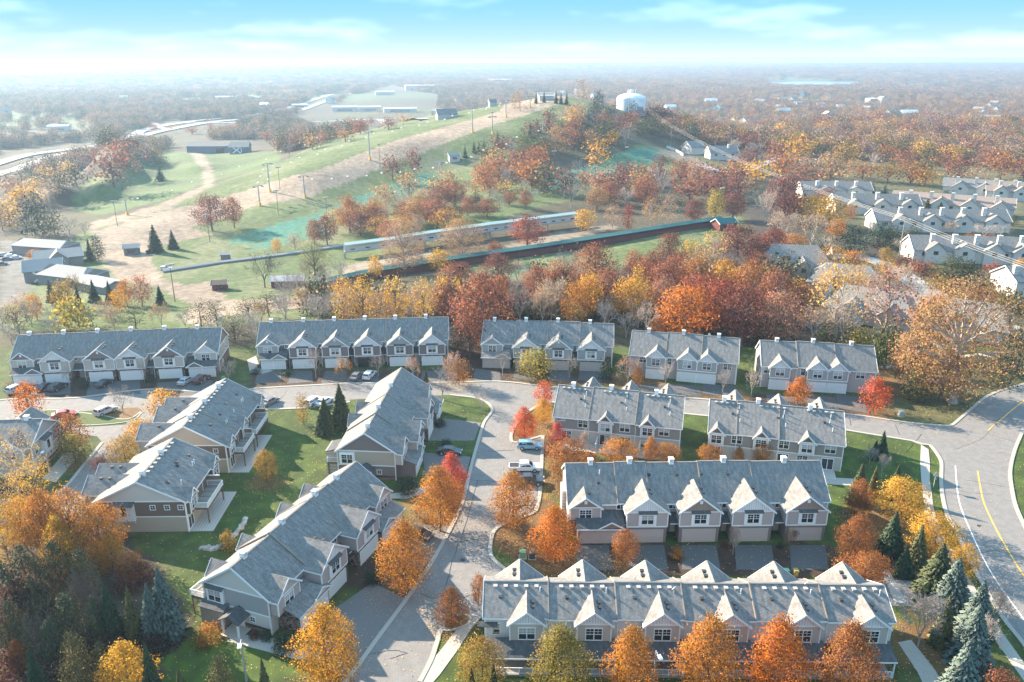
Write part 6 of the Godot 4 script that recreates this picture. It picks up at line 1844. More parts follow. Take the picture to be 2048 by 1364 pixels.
# crown of leaves in clumps, with trunk and limbs. asp = width over height, so that leaves keep their shape when sized
func leafy(kind: String, seed: int, clumps: int, per: int, size: float, asp: float, gaps := 0.0) -> Array:
	var r := RandomNumberGenerator.new()
	r.seed = seed * 77 + 5
	var v := PackedVector3Array()
	var n := PackedVector3Array()
	var c := PackedColorArray()
	var foot: float = CROWN_FOOT[kind]
	var lob := FastNoiseLite.new()
	lob.seed = seed
	lob.frequency = 1.3
	var ends := []
	for i in clumps:
		var t := pow(r.randf(), 0.9)
		var rad := profile(kind, t)
		if r.randf() > (rad * 2.0) * 0.9 + 0.12:
			t = r.randf()
			rad = profile(kind, t)
		var w := r.randf() * TAU
		var dir := Vector3(cos(w), 0, sin(w))
		var lump := 1.0 + 0.5 * lob.get_noise_3d(dir.x, t * 1.6, dir.z)
		if gaps > 0.0 and lob.get_noise_3d(dir.x * 2.3 + 9.0, t * 3.0, dir.z * 2.3) < -0.35 + gaps * 0.5:
			if r.randf() < 0.8: continue
		var k := pow(r.randf(), 0.42)
		var y := foot + t * (1.0 - foot)
		var at := Vector3(dir.x * rad * k * lump, y, dir.z * rad * k * lump)
		var cy := foot + (1.0 - foot) * 0.42
		var out := Vector3(at.x * 2.0, (y - cy) * 1.3, at.z * 2.0)
		out = out.normalized() if out.length() > 0.01 else Vector3.UP
		var tone := r.randf_range(0.4, 1.0)
		var hue := r.randf_range(-1.0, 1.0)
		var cr_ := size * r.randf_range(1.3, 3.0)
		if i % 6 == 0: ends.append(at)
		for k2 in per:
			var o := Vector3(clampf(r.randfn(), -1.7, 1.7), clampf(r.randfn(), -1.7, 1.7) * 0.75, clampf(r.randfn(), -1.7, 1.7)) * cr_
			o.y *= asp
			var tt := tone * r.randf_range(0.82, 1.0)
			var hh := hue + r.randf_range(-0.6, 0.6)
			leaf(v, n, c, at + o, size * r.randf_range(0.5, 1.4), out, Color(tt * (1.0 if hh > 0 else 1.0 + hh * 0.07), tt * clampf(0.83 + hh * 0.17, 0.4, 1.0), tt * (0.8 - hh * 0.15)), r, asp)
	var b := MB.new()
	if kind != "shrub":
		var tw: float = {"oak": 0.028, "willow": 0.03, "ovoid": 0.022, "pine": 0.022}.get(kind, 0.02)
		var top: float = {"oak": 0.6, "round": 0.65, "willow": 0.5, "loose": 0.72, "sparse": 0.75}.get(kind, 0.8)
		var bend := Vector3(r.randf_range(-0.02, 0.02), 0, r.randf_range(-0.02, 0.02))
		b.tube([Vector3.ZERO, Vector3(0, 0.03, 0), Vector3(0, foot, 0) + bend, Vector3(0, top, 0) + bend * 2.0], [tw * 1.6, tw * 1.1, tw, tw * 0.35], 7)
		var limbs := mini(ends.size(), 26 if kind in ["loose", "sparse", "willow"] else 12)
		for i in limbs:
			var e: Vector3 = ends[i * ends.size() / limbs]
			var y0 := clampf(minf(e.y - 0.12, top), foot * 0.8, top) * r.randf_range(0.75, 1.0)
			var s := Vector3(0, y0, 0) + bend * (y0 / top)
			var m := s.lerp(e, 0.5) + Vector3(0, 0.03, 0)
			b.tube([s, m, e], [tw * 0.45, tw * 0.28, tw * 0.08], 5, false)
	return [arrays_mesh(v, n, c), b.mesh() if b.v.size() else null]

func branch(b: MB, p: Vector3, d: Vector3, len: float, rad: float, depth: int, r: RandomNumberGenerator, tips: Array, spread: float, rise: float) -> void:
	var q := p + d * len * 0.55 + Vector3(r.randfn(), r.randfn(), r.randfn()) * len * 0.05
	var e := q + (d + Vector3(r.randfn(), r.randfn() + rise, r.randfn()) * 0.14).normalized() * len * 0.45
	b.tube([p, q, e], [rad, rad * 0.8, rad * 0.6], 4 if depth > 3 else 3, false)
	if depth <= 0:
		tips.append(e)
		return
	var k := 3 if depth > 1 else 4
	for i in k:
		var side := d.cross(Vector3(r.randfn(), r.randfn(), r.randfn())).normalized()
		var nd := (d * (1.0 if i == 0 else 0.62) + side * spread * (0.35 if i == 0 else r.randf_range(0.6, 1.1)) + Vector3(0, rise * 0.5, 0)).normalized()
		var s := e if i == 0 or depth == 0 else p.lerp(e, r.randf_range(0.45, 1.0))
		branch(b, s, nd, len * r.randf_range(0.62, 0.8), maxf(rad * (0.62 if i == 0 else 0.5), 0.0028), depth - 1, r, tips, spread, rise)

func bare(seed: int, depth: int, spread: float, leaves: int, size: float, asp: float, foot := 0.22) -> Array:
	var r := RandomNumberGenerator.new()
	r.seed = seed * 131 + 3
	var b := MB.new()
	var tips := []
	var limbs := 5
	b.tube([Vector3.ZERO, Vector3(0, foot * 0.5, 0), Vector3(0, foot, 0)], [0.024, 0.018, 0.016], 6)
	for i in limbs:
		var w := TAU * i / limbs + r.randf_range(-0.4, 0.4)
		var tilt := r.randf_range(0.35, 0.95) * spread
		branch(b, Vector3(0, foot * r.randf_range(0.75, 1.0), 0), Vector3(cos(w) * tilt, 1.0, sin(w) * tilt).normalized(), 0.3, 0.011, depth, r, tips, spread, 0.25)
	# bring it to one unit high and wide
	var hi := 0.01
	var wd := 0.01
	for t in tips:
		hi = maxf(hi, t.y)
		wd = maxf(wd, Vector2(t.x, t.z).length())
	var sc := Vector3(0.5 / wd, 1.0 / hi, 0.5 / wd)
	for i in b.v.size():
		b.v[i] *= sc
	var crown: ArrayMesh = null
	if leaves > 0:
		var v := PackedVector3Array()
		var n := PackedVector3Array()
		var c := PackedColorArray()
		for i in leaves:
			var t: Vector3 = tips[r.randi() % tips.size()] * sc
			var o := Vector3(r.randfn(), r.randfn(), r.randfn()) * size * 0.8
			var tt := r.randf_range(0.6, 1.0)
			leaf(v, n, c, t * r.randf_range(0.9, 1.0) + o, size * r.randf_range(0.7, 1.2), Vector3(t.x, t.y - 0.5, t.z).normalized(), Color(tt, tt * r.randf_range(0.78, 1.0), tt * r.randf_range(0.6, 1.0)), r, asp)
		crown = arrays_mesh(v, n, c)
	return [crown, b.mesh()]

func conifer(seed: int, levels: int, per: int, fan: int, asp: float) -> Array:
	var r := RandomNumberGenerator.new()
	r.seed = seed * 17 + 1
	var v := PackedVector3Array()
	var n := PackedVector3Array()
	var c := PackedColorArray()
	for i in levels:
		var t := (i + 0.3) / levels
		var rad := 0.5 * pow(1.0 - t, 0.85) + 0.012
		var cnt := int(per * (0.35 + 0.65 * (1.0 - t))) + 3
		for k in cnt:
			var w := TAU * (k + r.randf_range(-0.4, 0.4)) / cnt + i * 1.9
			var d := Vector3(cos(w), 0, sin(w))
			var len := rad * r.randf_range(0.72, 1.08)
			var y := 0.05 + 0.95 * t + r.randf_range(-0.012, 0.012)
			var tone := r.randf_range(0.55, 0.85)
			for s in fan:
				var f := (s + 0.6) / fan
				var wide := 0.055 * (0.6 + 0.8 * (1.0 - t)) * (1.15 - f * 0.7)
				var at := d * len * f + Vector3(0, y - 0.1 * f * len * 2.0 * asp + 0.05 * f * f * len * asp, 0)
				var side := Vector3(-d.z, 0, d.x)
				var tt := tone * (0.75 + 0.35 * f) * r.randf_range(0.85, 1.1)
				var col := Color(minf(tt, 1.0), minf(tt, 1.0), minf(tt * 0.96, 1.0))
				for q in 3:
					var roll := r.randf_range(-1.1, 1.1)
					var a := (side * cos(roll) + Vector3(0, sin(roll) * asp, 0)) * wide * r.randf_range(0.7, 1.2)
					var b2 := (d + side * r.randf_range(-0.5, 0.5)).normalized() * (len / fan * 0.9) + Vector3(0, r.randf_range(-0.018, 0.006) * asp, 0)
					var nn := (d * 0.6 + Vector3(0, 0.8, 0) + side * sin(roll) * -0.5).normalized()
					v.append(at - a); v.append(at + b2); v.append(at + a)
					v.append(at - a); v.append(at + a); v.append(at - b2 * 0.7)
					for z in 6:
						n.append(nn)
						c.append(col)
	var b := MB.new()
	b.tube([Vector3.ZERO, Vector3(0, 0.6, 0), Vector3(0, 0.98, 0)], [0.022, 0.012, 0.002], 6)
	return [arrays_mesh(v, n, c), b.mesh()]

const VARIANTS := {"ovoid": 4, "oak": 4, "loose": 4, "bare": 4, "sparse": 3, "spruce": 3, "round": 3, "pine": 3}

func tree_parts(kind: String, lod: int, k: int) -> Array:   # lod 0 near, 1 middle, 2 far
	var key := "%s%d%d" % [kind, lod, k]
	if protos.has(key):
		return protos[key]
	var s := k * 9 + lod * 3 + kind.length() * 31 + kind.unicode_at(0)
	var out: Array
	match kind:
		"ovoid": out = leafy(kind, s, [640, 240, 110][lod], [17, 10, 6][lod], [0.027, 0.052, 0.09][lod], 0.75, 0.0)
		"round": out = leafy(kind, s, [480, 220, 110][lod], [16, 10, 6][lod], [0.03, 0.055, 0.092][lod], 0.9, 0.2)
		"oak": out = leafy(kind, s, [520, 360, 120][lod], [14, 12, 6][lod], [0.03, 0.038, 0.085][lod], 1.0, 0.35)
		"loose": out = leafy(kind, s, [320, 190, 80][lod], [16, 10, 5][lod], [0.02, 0.038, 0.08][lod], 0.8, 0.5)
		"willow": out = leafy(kind, s, [1500, 1500, 500][lod], [10, 10, 8][lod], [0.016, 0.016, 0.03][lod], 1.0, 0.45)
		"poplar": out = leafy(kind, s, [300, 160, 80][lod], [9, 8, 6][lod], [0.07, 0.1, 0.15][lod], 0.35, 0.1)
		"pine": out = leafy(kind, s, [460, 200, 110][lod], [16, 10, 6][lod], [0.032, 0.06, 0.1][lod], 0.7, 0.1)
		"shrub": out = leafy(kind, s, [220, 130, 70][lod], [9, 7, 5][lod], [0.06, 0.085, 0.12][lod], 1.3, 0.0)
		"bare": out = bare(s, [5, 4, 3][lod], 0.8, 0, 0.0, 1.0)
		"sparse": out = bare(s, [5, 4, 3][lod], 0.8, [1500, 700, 350][lod], [0.022, 0.034, 0.055][lod], 0.9)
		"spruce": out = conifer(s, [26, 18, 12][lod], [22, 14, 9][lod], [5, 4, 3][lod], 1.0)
	protos[key] = out
	return out

const TREES := [
	["ovoid", "g", "green_orange", 5.5, -72.5, 10.7, 7.2],
	["ovoid", "g", "gold_orange", 13.5, -72.5, 10.5, 6.2],
	["ovoid", "g", "gold_orange", 22.2, -72.2, 12, 7.5],
	["ovoid", "g", "bright_orange", 30, -72.2, 11.8, 7.6],
	["ovoid", "g", "rust_orange", 38, -72.2, 11.4, 7],
	["round", "g", "olive_gold", -3.5, -74.1, 7.3, 5.6],
	["spruce", "g", "dark_green", -4.6, -72.9, 4.7, 1.5],
	["spruce", "g", "dark_green", -2.1, -72.9, 5.4, 1.7],
	["ovoid", "r", "gold", -21.6, -75.1, 11.3, 7.7],
	["ovoid", "r", "gold_orange", -14.7, -92.4, 11.6, 7.3],
	["ovoid", "r", "gold_orange", -11.3, -107.9, 11.2, 7.9],
	["ovoid", "r", "pink_red", -10, -116.4, 9.3, 5],
	["ovoid", "r", "rust_orange", -7.9, -85.7, 5.9, 4.3],
	["ovoid", "r", "gold_orange", 0.1, -108.5, 10.1, 7.3],
	["ovoid", "r", "red_orange", 2.4, -139.6, 6.9, 5.4],
	["ovoid", "r", "gold", 6.3, -146.8, 5.7, 3.9],
	["round", "r", "red_orange", 6.8, -155.7, 5.4, 4.1],
	["bare", "r", "grey_tan", -15.1, -158.9, 8.8, 8.2],
	["bare", "r", "grey_tan", -6.4, -152.2, 5.8, 4.4],
	["round", "r", "rust_orange", -4.5, -89.7, 5, 2],
	["ovoid", "a", "bright_orange", 6.3, -99.6, 9.3, 7.2],
	["round", "a", "rust_orange", 16.6, -99.2, 5.6, 4.1],
	["shrub", "a", "gold_orange", 24.6, -100.6, 1.9, 1.9],
	["sparse", "a", "tan_pink", 33.1, -101.7, 5.5, 2.7],
	["sparse", "a", "rust_orange", 41.5, -101.7, 4.9, 2.7],
	["ovoid", "k", "rust_orange", 50.6, -100, 7.8, 5.6],
	["round", "k", "rust_orange", 55.9, -111.8, 6.6, 4.4],
	["round", "k", "yellow", 61.9, -110.3, 7.7, 7.9],
	["round", "k", "yellow", 62.6, -101.2, 7, 7.1],
	["round", "k", "yellow", 64.3, -96, 5.4, 3.7],
	["round", "k", "rust_orange", 49.7, -93.2, 5.9, 5.3],
	["spruce", "k", "pine_green", 57.7, -116.4, 7.5, 4],
	["spruce", "k", "olive", 61.4, -118.9, 5.7, 2.2],
	["spruce", "k", "pine_green", 64.6, -118, 6.4, 3],
	["spruce", "k", "dark_green", 69.7, -134.4, 4.7, 2.5],
	["spruce", "k", "dark_green", 67.2, -131.8, 3.9, 2.4],
	["spruce", "k", "dark_green", 56.6, -101.7, 7.4, 4.4],
	["spruce", "k", "olive", 59.2, -99, 6.8, 3.7],
	["spruce", "k", "dark_green", 56.2, -96.6, 5, 3.2],
	["spruce", "k", "pine_green", 58.1, -91.5, 8.8, 6.3],
	["spruce", "k", "blue_green", 58.6, -88.4, 8.7, 5.9],
	["spruce", "k", "blue_green", 59.4, -83.9, 8.4, 5.2],
	["spruce", "k", "blue_green", 55.8, -78.6, 9.2, 5.8],
	["spruce", "k", "blue_green", 50.2, -71, 10.2, 6.1],
	["spruce", "k", "olive", 54.2, -82.1, 7.6, 3.2],
	["bare", "k", "tan_pink", 51.3, -81.8, 8.4, 6.6],
	["bare", "k", "tan_pink", 62.2, -84.7, 7.9, 5.2],
	["bare", "k", "tan_pink", 59.1, -81.2, 5.7, 4.4],
	["bare", "k", "grey_tan", 65.5, -124.9, 5, 2.7],
	["bare", "k", "grey_tan", 65.3, -129.5, 4.1, 3.1],
	["shrub", "k", "rust", 56.7, -73.7, 3.3, 3.5],
	["shrub", "k", "rust_orange", 47.9, -96.6, 3.4, 3.6],
	["round", "e", "rust_orange", 9.7, -122.6, 8.5, 7.5],
	["shrub", "e", "rust_orange", 13.8, -126.7, 4, 3.6],
	["round", "e", "gold_orange", 19.8, -129.5, 4.9, 7.1],
	["ovoid", "e", "gold_orange", 25.4, -130.4, 5.3, 3.1],
	["round", "e", "gold_orange", 28.2, -129.5, 4.3, 4.8],
	["sparse", "e", "tan_pink", 13.6, -134.4, 5.2, 2.5],
	["sparse", "e", "tan_pink", 19.1, -134.4, 4.3, 2.3],
	["ovoid", "e", "pink_red", 8.5, -135.4, 5.8, 3.6],
	["round", "e", "gold_orange", 36, -129.5, 3.8, 4.8],
	["ovoid", "e", "gold_orange", 41.3, -129.5, 3.8, 2.2],
	["round", "e", "gold_orange", 45.6, -129.5, 4.4, 3.8],
	["shrub", "e", "maroon", 7.1, -133.4, 2.6, 2.4],
	["round", "f", "yellow_green", 5.3, -171, 6.8, 7.9],
	["bare", "f", "tan_pink", -2.2, -173.4, 7.5, 4.9],
	["bare", "f", "tan_pink", 13.3, -171.6, 6.6, 4.9],
	["sparse", "f", "tan_pink", 26.4, -167.9, 7.3, 7.3],
	["round", "f", "gold_orange", 28.4, -166.8, 4.5, 2.5],
	["bare", "f", "tan_pink", 34.8, -166.8, 6.3, 5.2],
	["sparse", "f", "gold_orange", -38.5, -169.7, 6.4, 6],
	["bare", "f", "grey_tan", -45.6, -171.6, 8.2, 5.4],
	["bare", "f", "grey_tan", -31.3, -172.8, 6.5, 4.7],
	["sparse", "f", "tan_pink", -22.9, -170.3, 6.7, 4.9],
	["sparse", "f", "tan_pink", -13.3, -167.9, 8.3, 6.9],
	["round", "f", "gold_orange", -12.1, -167.4, 5.9, 5],
	["ovoid", "f", "bright_orange", 61.5, -156.8, 6.2, 5],
	["ovoid", "f", "red_orange", 75.9, -152.7, 7.6, 5.9],
	["bare", "f", "grey_tan", 52.7, -161.1, 6.7, 4.8],
	["bare", "f", "grey_tan", 46.9, -163, 6, 4.5],
	["spruce", "f", "olive", -19.7, -168.8, 3.3, 1.6],
	["shrub", "f", "dark_green", 21.7, -170.3, 4.5, 3],
	["ovoid", "l", "bright_orange", -98.8, -148.7, 8.3, 5.8],
	["bare", "l", "tan_pink", -81.3, -151.7, 7.1, 6.5],
	["round", "l", "gold", -71, -148.2, 6.6, 6.6],
	["round", "l", "gold", -71.1, -136.4, 5.5, 4.4],
	["round", "l", "olive_gold", -70, -128.5, 6.2, 6.2],
	["ovoid", "l", "rust_orange", -83, -135.4, 7.3, 5.3],
	["ovoid", "l", "green_orange", -79.9, -129.9, 6.1, 5.3],
	["sparse", "l", "red", -72.4, -124.3, 5.2, 4.6],
	["bare", "l", "tan_pink", -65.3, -169.7, 6.2, 6],
	["bare", "l", "grey_tan", -99.9, -165.9, 6.1, 3.4],
	["bare", "l", "grey_tan", -84.3, -168.8, 6.1, 3],
	["shrub", "l", "gold_orange", -97.6, -135.4, 5.2, 3.8],
	["spruce", "c", "pine_green", -36.9, -142.7, 7.7, 5],
	["spruce", "c", "pine_green", -34.3, -145.2, 9.7, 5],
	["poplar", "c", "olive_gold", -42.2, -146.4, 6.8, 2.4],
	["round", "c", "olive_gold", -42.9, -123.1, 6.1, 4],
	["shrub", "c", "olive_gold", -42.9, -102.8, 3, 2.3],
	["loose", "w", "pale_yellow", -81.5, -115.6, 13.8, 9.2],
	["loose", "w", "yellow", -74, -108.2, 12.4, 7.1],
	["ovoid", "w", "gold_orange", -69.2, -101.5, 10.7, 7.1],
	["round", "w", "gold_orange", -65.4, -101.5, 10.7, 7.5],
	["round", "w", "gold_orange", -60.3, -100.2, 9.3, 7],
	["round", "w", "gold", -63.6, -96.6, 7.3, 5.8],
	["loose", "w", "yellow", -76.5, -102.8, 9.9, 5.3],
	["round", "w", "gold", -57.8, -97.8, 5.7, 3.6],
	["round", "w", "rust_orange", -53.6, -94.8, 5, 3.9],
	["pine", "w", "pine_green", -65.2, -89.9, 9.5, 4.9],
	["pine", "w", "dark_green", -62, -91.5, 9.2, 4.3],
	["pine", "w", "pine_green", -57.8, -90.4, 8.4, 4.2],
	["pine", "w", "pine_green", -61.1, -84.9, 8.3, 4.3],
	["pine", "w", "dark_green", -66.1, -86.8, 9, 4.6],
	["spruce", "w", "dark_green", -50.3, -82.1, 9.4, 4.1],
	["spruce", "w", "olive", -47.5, -82.1, 8.9, 2.9],
	["spruce", "w", "blue_green", -44.2, -83.8, 10.4, 5],
	["spruce", "w", "blue_green", -45.3, -82.5, 9.1, 3.7],
	["loose", "w", "maroon", -63.3, -80.3, 10, 4.4],
	["ovoid", "w", "rust_orange", -59, -76.9, 5.2, 2.5],
	["spruce", "w", "dark_green", -54, -72.2, 8.6, 3],
	["pine", "w", "olive", -48.2, -71, 10.9, 4.4],
	["pine", "w", "pine_green", -46.1, -72.2, 8.8, 2.9],
	["ovoid", "w", "yellow", -43.1, -71, 9.6, 6.4],
	["spruce", "w", "pine_green", -39.5, -69.6, 11.1, 3.5],
	["spruce", "w", "olive", -37.1, -71, 6.4, 2.6],
	["bare", "w", "dark_brown", -54.6, -84.9, 10.3, 5.2],
	["bare", "w", "dark_brown", -56.5, -77.7, 9.9, 5.5],
	["pine", "w", "dark_green", -54.9, -81.2, 8.3, 4.1],
	["pine", "w", "pine_green", -60, -78.6, 9.2, 4],
	["pine", "w", "dark_green", -51.5, -81.2, 7.9, 3.1],
	["pine", "w", "dark_green", -54.5, -76.9, 8, 3.6],
	["loose", "w", "olive", -56.8, -84.9, 6.2, 3.9],
	["loose", "w", "rust", -62.3, -92.1, 4.9, 2.8],
	["shrub", "w", "dark_brown", -52.9, -78.6, 3, 4.9],
	["shrub", "w", "maroon", -53.2, -94.3, 3.3, 4.9],
	["shrub", "w", "dark_brown", -49.9, -81.2, 3.1, 5.7],
	["shrub", "w", "dark_brown", -62.7, -84.9, 7.7, 6.5],
	["shrub", "w", "dark_brown", -44.9, -81.2, 2.3, 4.4],
	["shrub", "w", "maroon", -60, -76.1, 3.7, 5.4],
	["shrub", "w", "dark_brown", -53.2, -74.5, 3.6, 5.9],
	["pine", "z", "olive", -32.5, -71, 7.9, 3.8],
	["spruce", "z", "olive", -27.7, -71, 7.7, 2.5],
	["shrub", "z", "gold_orange", -38.6, -82.5, 2.6, 3.3],
	["shrub", "z", "dark_green", -28.4, -81.5, 2, 3.3],
	["shrub", "z", "dark_green", -31.4, -83, 1.3, 1.4],
	["shrub", "z", "maroon", -32.9, -83.2, 1.2, 1.4],
	["shrub", "c", "dark_green", -17.9, -119.7, 2.6, 3.4],
	["shrub", "r", "dark_green", -19.8, -94.8, 1.9, 2.4],
	["shrub", "r", "dark_green", -12.6, -136.4, 1.6, 2.3],
	["loose", "b", "yellow", -45.4, -204.5, 15, 6.5],
	["loose", "b", "yellow", -40.2, -204.5, 15.7, 7.9],
	["loose", "b", "golden_tan", -43.1, -203.2, 12.3, 6.8],
	["loose", "b", "yellow", -31.6, -205.8, 15.6, 7.4],
	["loose", "b", "golden_tan", -34.7, -205.9, 12.3, 6.8],
	["loose", "b", "yellow", -24.4, -209, 13.9, 7.2],
	["poplar", "b", "yellow", -19.5, -216.5, 12.8, 4.3],
	["poplar", "b", "yellow", -15.6, -216.4, 12.4, 3.7],
	["bare", "b", "tan_pink", -53.3, -209.2, 10.8, 8.3],
	["bare", "b", "tan_pink", -37, -211.7, 11.3, 7],
	["oak", "b", "maroon", -17.8, -213.8, 11, 10.2],
	["oak", "b", "rust", -7.7, -194.2, 18, 15.8],
	["oak", "b", "rust", -10.5, -186.1, 11.4, 8.8],
	["oak", "b", "rust", -3, -216, 13, 8],
	["bare", "b", "grey_tan", 2.2, -211, 12.6, 10.3],
	["sparse", "b", "golden_tan", 8.4, -208.6, 13.6, 9.7],
	["oak", "b", "rust", 7.4, -233.2, 11.8, 8],
	["bare", "b", "grey_tan", 19.5, -262.6, 13.4, 12.3],
	["oak", "b", "rust", 27.2, -251.1, 14.8, 14.1],
	["oak", "b", "red", 40.4, -254.3, 11.7, 7.6],
	["oak", "b", "maroon", 53.9, -265.4, 14.8, 9.6],
	["loose", "b", "yellow", 61.7, -269.3, 11.5, 8.4],
	["loose", "b", "pale_yellow", 69.6, -268.8, 14.6, 10.8],
	["oak", "b", "maroon", 79.8, -275.7, 14.9, 15.7],
	["bare", "b", "grey_tan", 72.6, -264, 10.5, 10.6],
	["oak", "b", "maroon", 93.5, -280.8, 12.8, 9.4],
	["oak", "b", "rust", 14.9, -236, 13, 11.1],
	["oak", "b", "rust", 20.5, -229.4, 10.9, 9.4],
	["oak", "b", "rust", 27.7, -223.5, 12.4, 10.9],
	["sparse", "b", "tan", 11, -213.3, 14.1, 11],
	["oak", "b", "gold_orange", 17.4, -208.6, 12.5, 8.6],
	["oak", "b", "gold", 22, -215.7, 13.5, 8.3],
	["poplar", "b", "yellow", 37.7, -231.6, 11.9, 3.7],
	["oak", "b", "gold", 33.6, -213.3, 12.4, 13],
	["oak", "b", "rust", 31.4, -226.1, 8.9, 7.4],
	["oak", "b", "rust", 43.8, -242.6, 13.3, 9.8],
	["oak", "b", "rust", 51.7, -242.9, 12.7, 8.9],
	["oak", "b", "rust", 46.4, -231, 12.8, 10.6],
	["oak", "b", "rust_orange", 56.8, -235.7, 13, 12.7],
	["oak", "b", "gold", 63.2, -230, 13.2, 10.9],
	["oak", "b", "red", 52.5, -210.9, 14.7, 12.9],
	["oak", "b", "bright_orange", 45.8, -197.3, 14.6, 14.7],
	["oak", "b", "red", 56.2, -202.2, 15.6, 12.4],
	["oak", "b", "rust_orange", 69.1, -219.9, 15.2, 13.3],
	["oak", "b", "maroon", 59.5, -194.2, 15.5, 11.9],
	["oak", "b", "rust", 72.7, -210.7, 15.4, 10.1],
	["oak", "b", "tan_pink", 68, -192.3, 14.3, 12.4],
	["sparse", "b", "gold", 17.3, -203, 9.6, 7],
	["bare", "b", "grey_tan", 25.4, -203, 9.6, 8.4],
	["bare", "b", "grey_tan", 35.9, -201.4, 10.1, 9.9],
	["oak", "b", "tan_pink", 41.6, -210.9, 13.3, 7.5],
	["oak", "b", "rust_orange", 42.6, -201.4, 8.7, 7],
	["bare", "b", "grey_tan", 30.4, -200.1, 7.7, 6.9],
	["oak", "b", "rust_orange", 38.9, -198.1, 6.2, 5.3],
	["loose", "y", "pale_yellow", 85.4, -198.1, 21, 13.9],
	["loose", "y", "tan_pink", 97.9, -198.1, 19.3, 15.2],
	["sparse", "y", "tan", 77, -192.3, 12.7, 12.9],
	["bare", "y", "tan", 84.7, -192.3, 16, 11.6],
	["willow", "y", "golden_tan", 95.2, -157.6, 26.8, 25.4],
	["shrub", "y", "green", 89.2, -178.3, 9.5, 7],
	["shrub", "y", "yellow_green", 87.5, -189.7, 5.6, 6.1],
	["shrub", "y", "green", 80.8, -192.3, 5.4, 5.4],
	["pine", "y", "pine_green", 118.2, -173.4, 11.8, 7.8],
	["pine", "y", "dark_green", 111.2, -167.4, 9.7, 6.8],
	["oak", "y", "gold_orange", 106.7, -190.5, 14.6, 10.2],
	["pine", "y", "green", 87.8, -158.9, 7.6, 6.5],
	["oak", "y", "golden_tan", 93.2, -158.9, 11.6, 12],
	["oak", "y", "golden_tan", 90, -165.9, 13.1, 10.2],
	["oak", "x", "maroon", 123, -358.7, 20.7, 16.4],
	["bare", "x", "tan", 113.2, -352.7, 17.8, 13.4],
	["oak", "x", "maroon", 129.4, -364.9, 12.4, 11.1],
	["round", "x", "yellow", 134.2, -355, 12.3, 14],
	["round", "x", "yellow", 137.8, -343.7, 13.1, 13.5],
	["sparse", "x", "tan", 104.2, -303.2, 16.5, 16.3],
	["sparse", "x", "tan", 115.9, -303.2, 15.6, 17.9],
	["round", "x", "gold_orange", 133, -321.3, 8.7, 7.8],
	["oak", "x", "red", 98.8, -293.2, 9.9, 9.8],
	["oak", "x", "rust", 86.9, -275.7, 11.7, 9.3],
	["pine", "x", "dark_green", 128.7, -296.5, 10.2, 11.8],
	["pine", "x", "dark_green", 144, -307.5, 9.3, 10.2],
	["pine", "x", "pine_green", 149.3, -307.5, 8.9, 8.3],
	["spruce", "x", "olive", 189.6, -430, 9.3, 4.9],
	["spruce", "x", "blue_green", 192.8, -428.7, 9.3, 6.5],
	["spruce", "x", "blue_green", 197, -422.8, 9.2, 7.4],
	["spruce", "x", "pine_green", 200, -410.8, 7.7, 5.2],
	["spruce", "x", "pine_green", 193.3, -370, 9.1, 8.9],
	["spruce", "x", "pine_green", 199.7, -370.1, 7.7, 7.5],
	["spruce", "x", "pine_green", 219.6, -358.7, 6.8, 5],
	["pine", "x", "pine_green", 222.6, -350.4, 4.9, 4.9],
	["pine", "x", "pine_green", 288.1, -453.7, 8.4, 9.7],
	["round", "x", "red_orange", 122.6, -279.3, 5, 4.7],
	["round", "x", "olive_gold", 135.1, -280.8, 5.9, 4.7],
	["shrub", "x", "maroon", 140.4, -275.7, 3.6, 7.8],
	["shrub", "x", "rust", 141.8, -266.6, 4.1, 8.6],
	["pine", "x", "green", 147, -257.4, 8.6, 11],
	["pine", "x", "pine_green", 151, -254.9, 7.5, 7.3],
	["sparse", "x", "pink_red", 157.2, -251.2, 9, 10.8],
	["round", "x", "gold", 175.5, -266.6, 5.3, 5.2],
	["shrub", "x", "olive_gold", 137.6, -246.4, 4.1, 8],
	["shrub", "x", "rust", 144.2, -235.1, 4, 7.7],
	["shrub", "x", "rust_orange", 145.1, -227.3, 3.1, 6],
	["shrub", "x", "green", 145.9, -222.3, 6.1, 8.8],
	["round", "x", "gold_orange", 205.6, -405.3, 6.9, 8.7],
	["bare", "x", "tan_pink", 193.1, -321.3, 7.2, 14.4],
	["bare", "x", "tan_pink", 148.9, -299, 6.8, 9.6],
	["shrub", "x", "olive", 147.3, -240.6, 5.7, 9.4],
	["round", "x", "red", 190.9, -312, 4, 6],
	["oak", "s", "maroon", -149.3, -391.8, 17.4, 16],
	["oak", "s", "rust", -140, -397, 15.1, 9.1],
	["bare", "s", "dark_brown", -91.3, -283.6, 14.1, 15.5],
	["willow", "s", "willow_green", -73.3, -287.6, 15.6, 11.6],
	["willow", "s", "tan", -40.1, -289.3, 20.4, 18],
	["willow", "s", "golden_tan", -19.6, -307.5, 16.4, 18.6],
	["round", "s", "yellow", -50, -282.7, 8.5, 5.1],
	["round", "s", "yellow", -27.7, -292.8, 7.7, 8.3],
	["pine", "s", "pine_green", -34.7, -294.9, 5.5, 4.2],
	["oak", "s", "red", 6.4, -323, 13.1, 14.9],
	["oak", "s", "rust", -6.8, -310.6, 6.5, 6.8],
	["round", "s", "yellow", 32.3, -352.9, 9.5, 8.5],
	["loose", "s", "tan", 44.8, -350.2, 11.6, 8],
	["poplar", "s", "red", 50.9, -345.2, 11.9, 4.8],
	["loose", "s", "golden_tan", 60.4, -344.1, 14.2, 8.8],
	["loose", "s", "tan", 68.7, -347.8, 13.2, 8],
	["oak", "s", "maroon", 81.8, -355.5, 10.8, 9],
	["round", "s", "yellow_green", 94.1, -366.1, 13.4, 8.8],
	["oak", "s", "maroon", 102.1, -365.8, 12, 11.1],
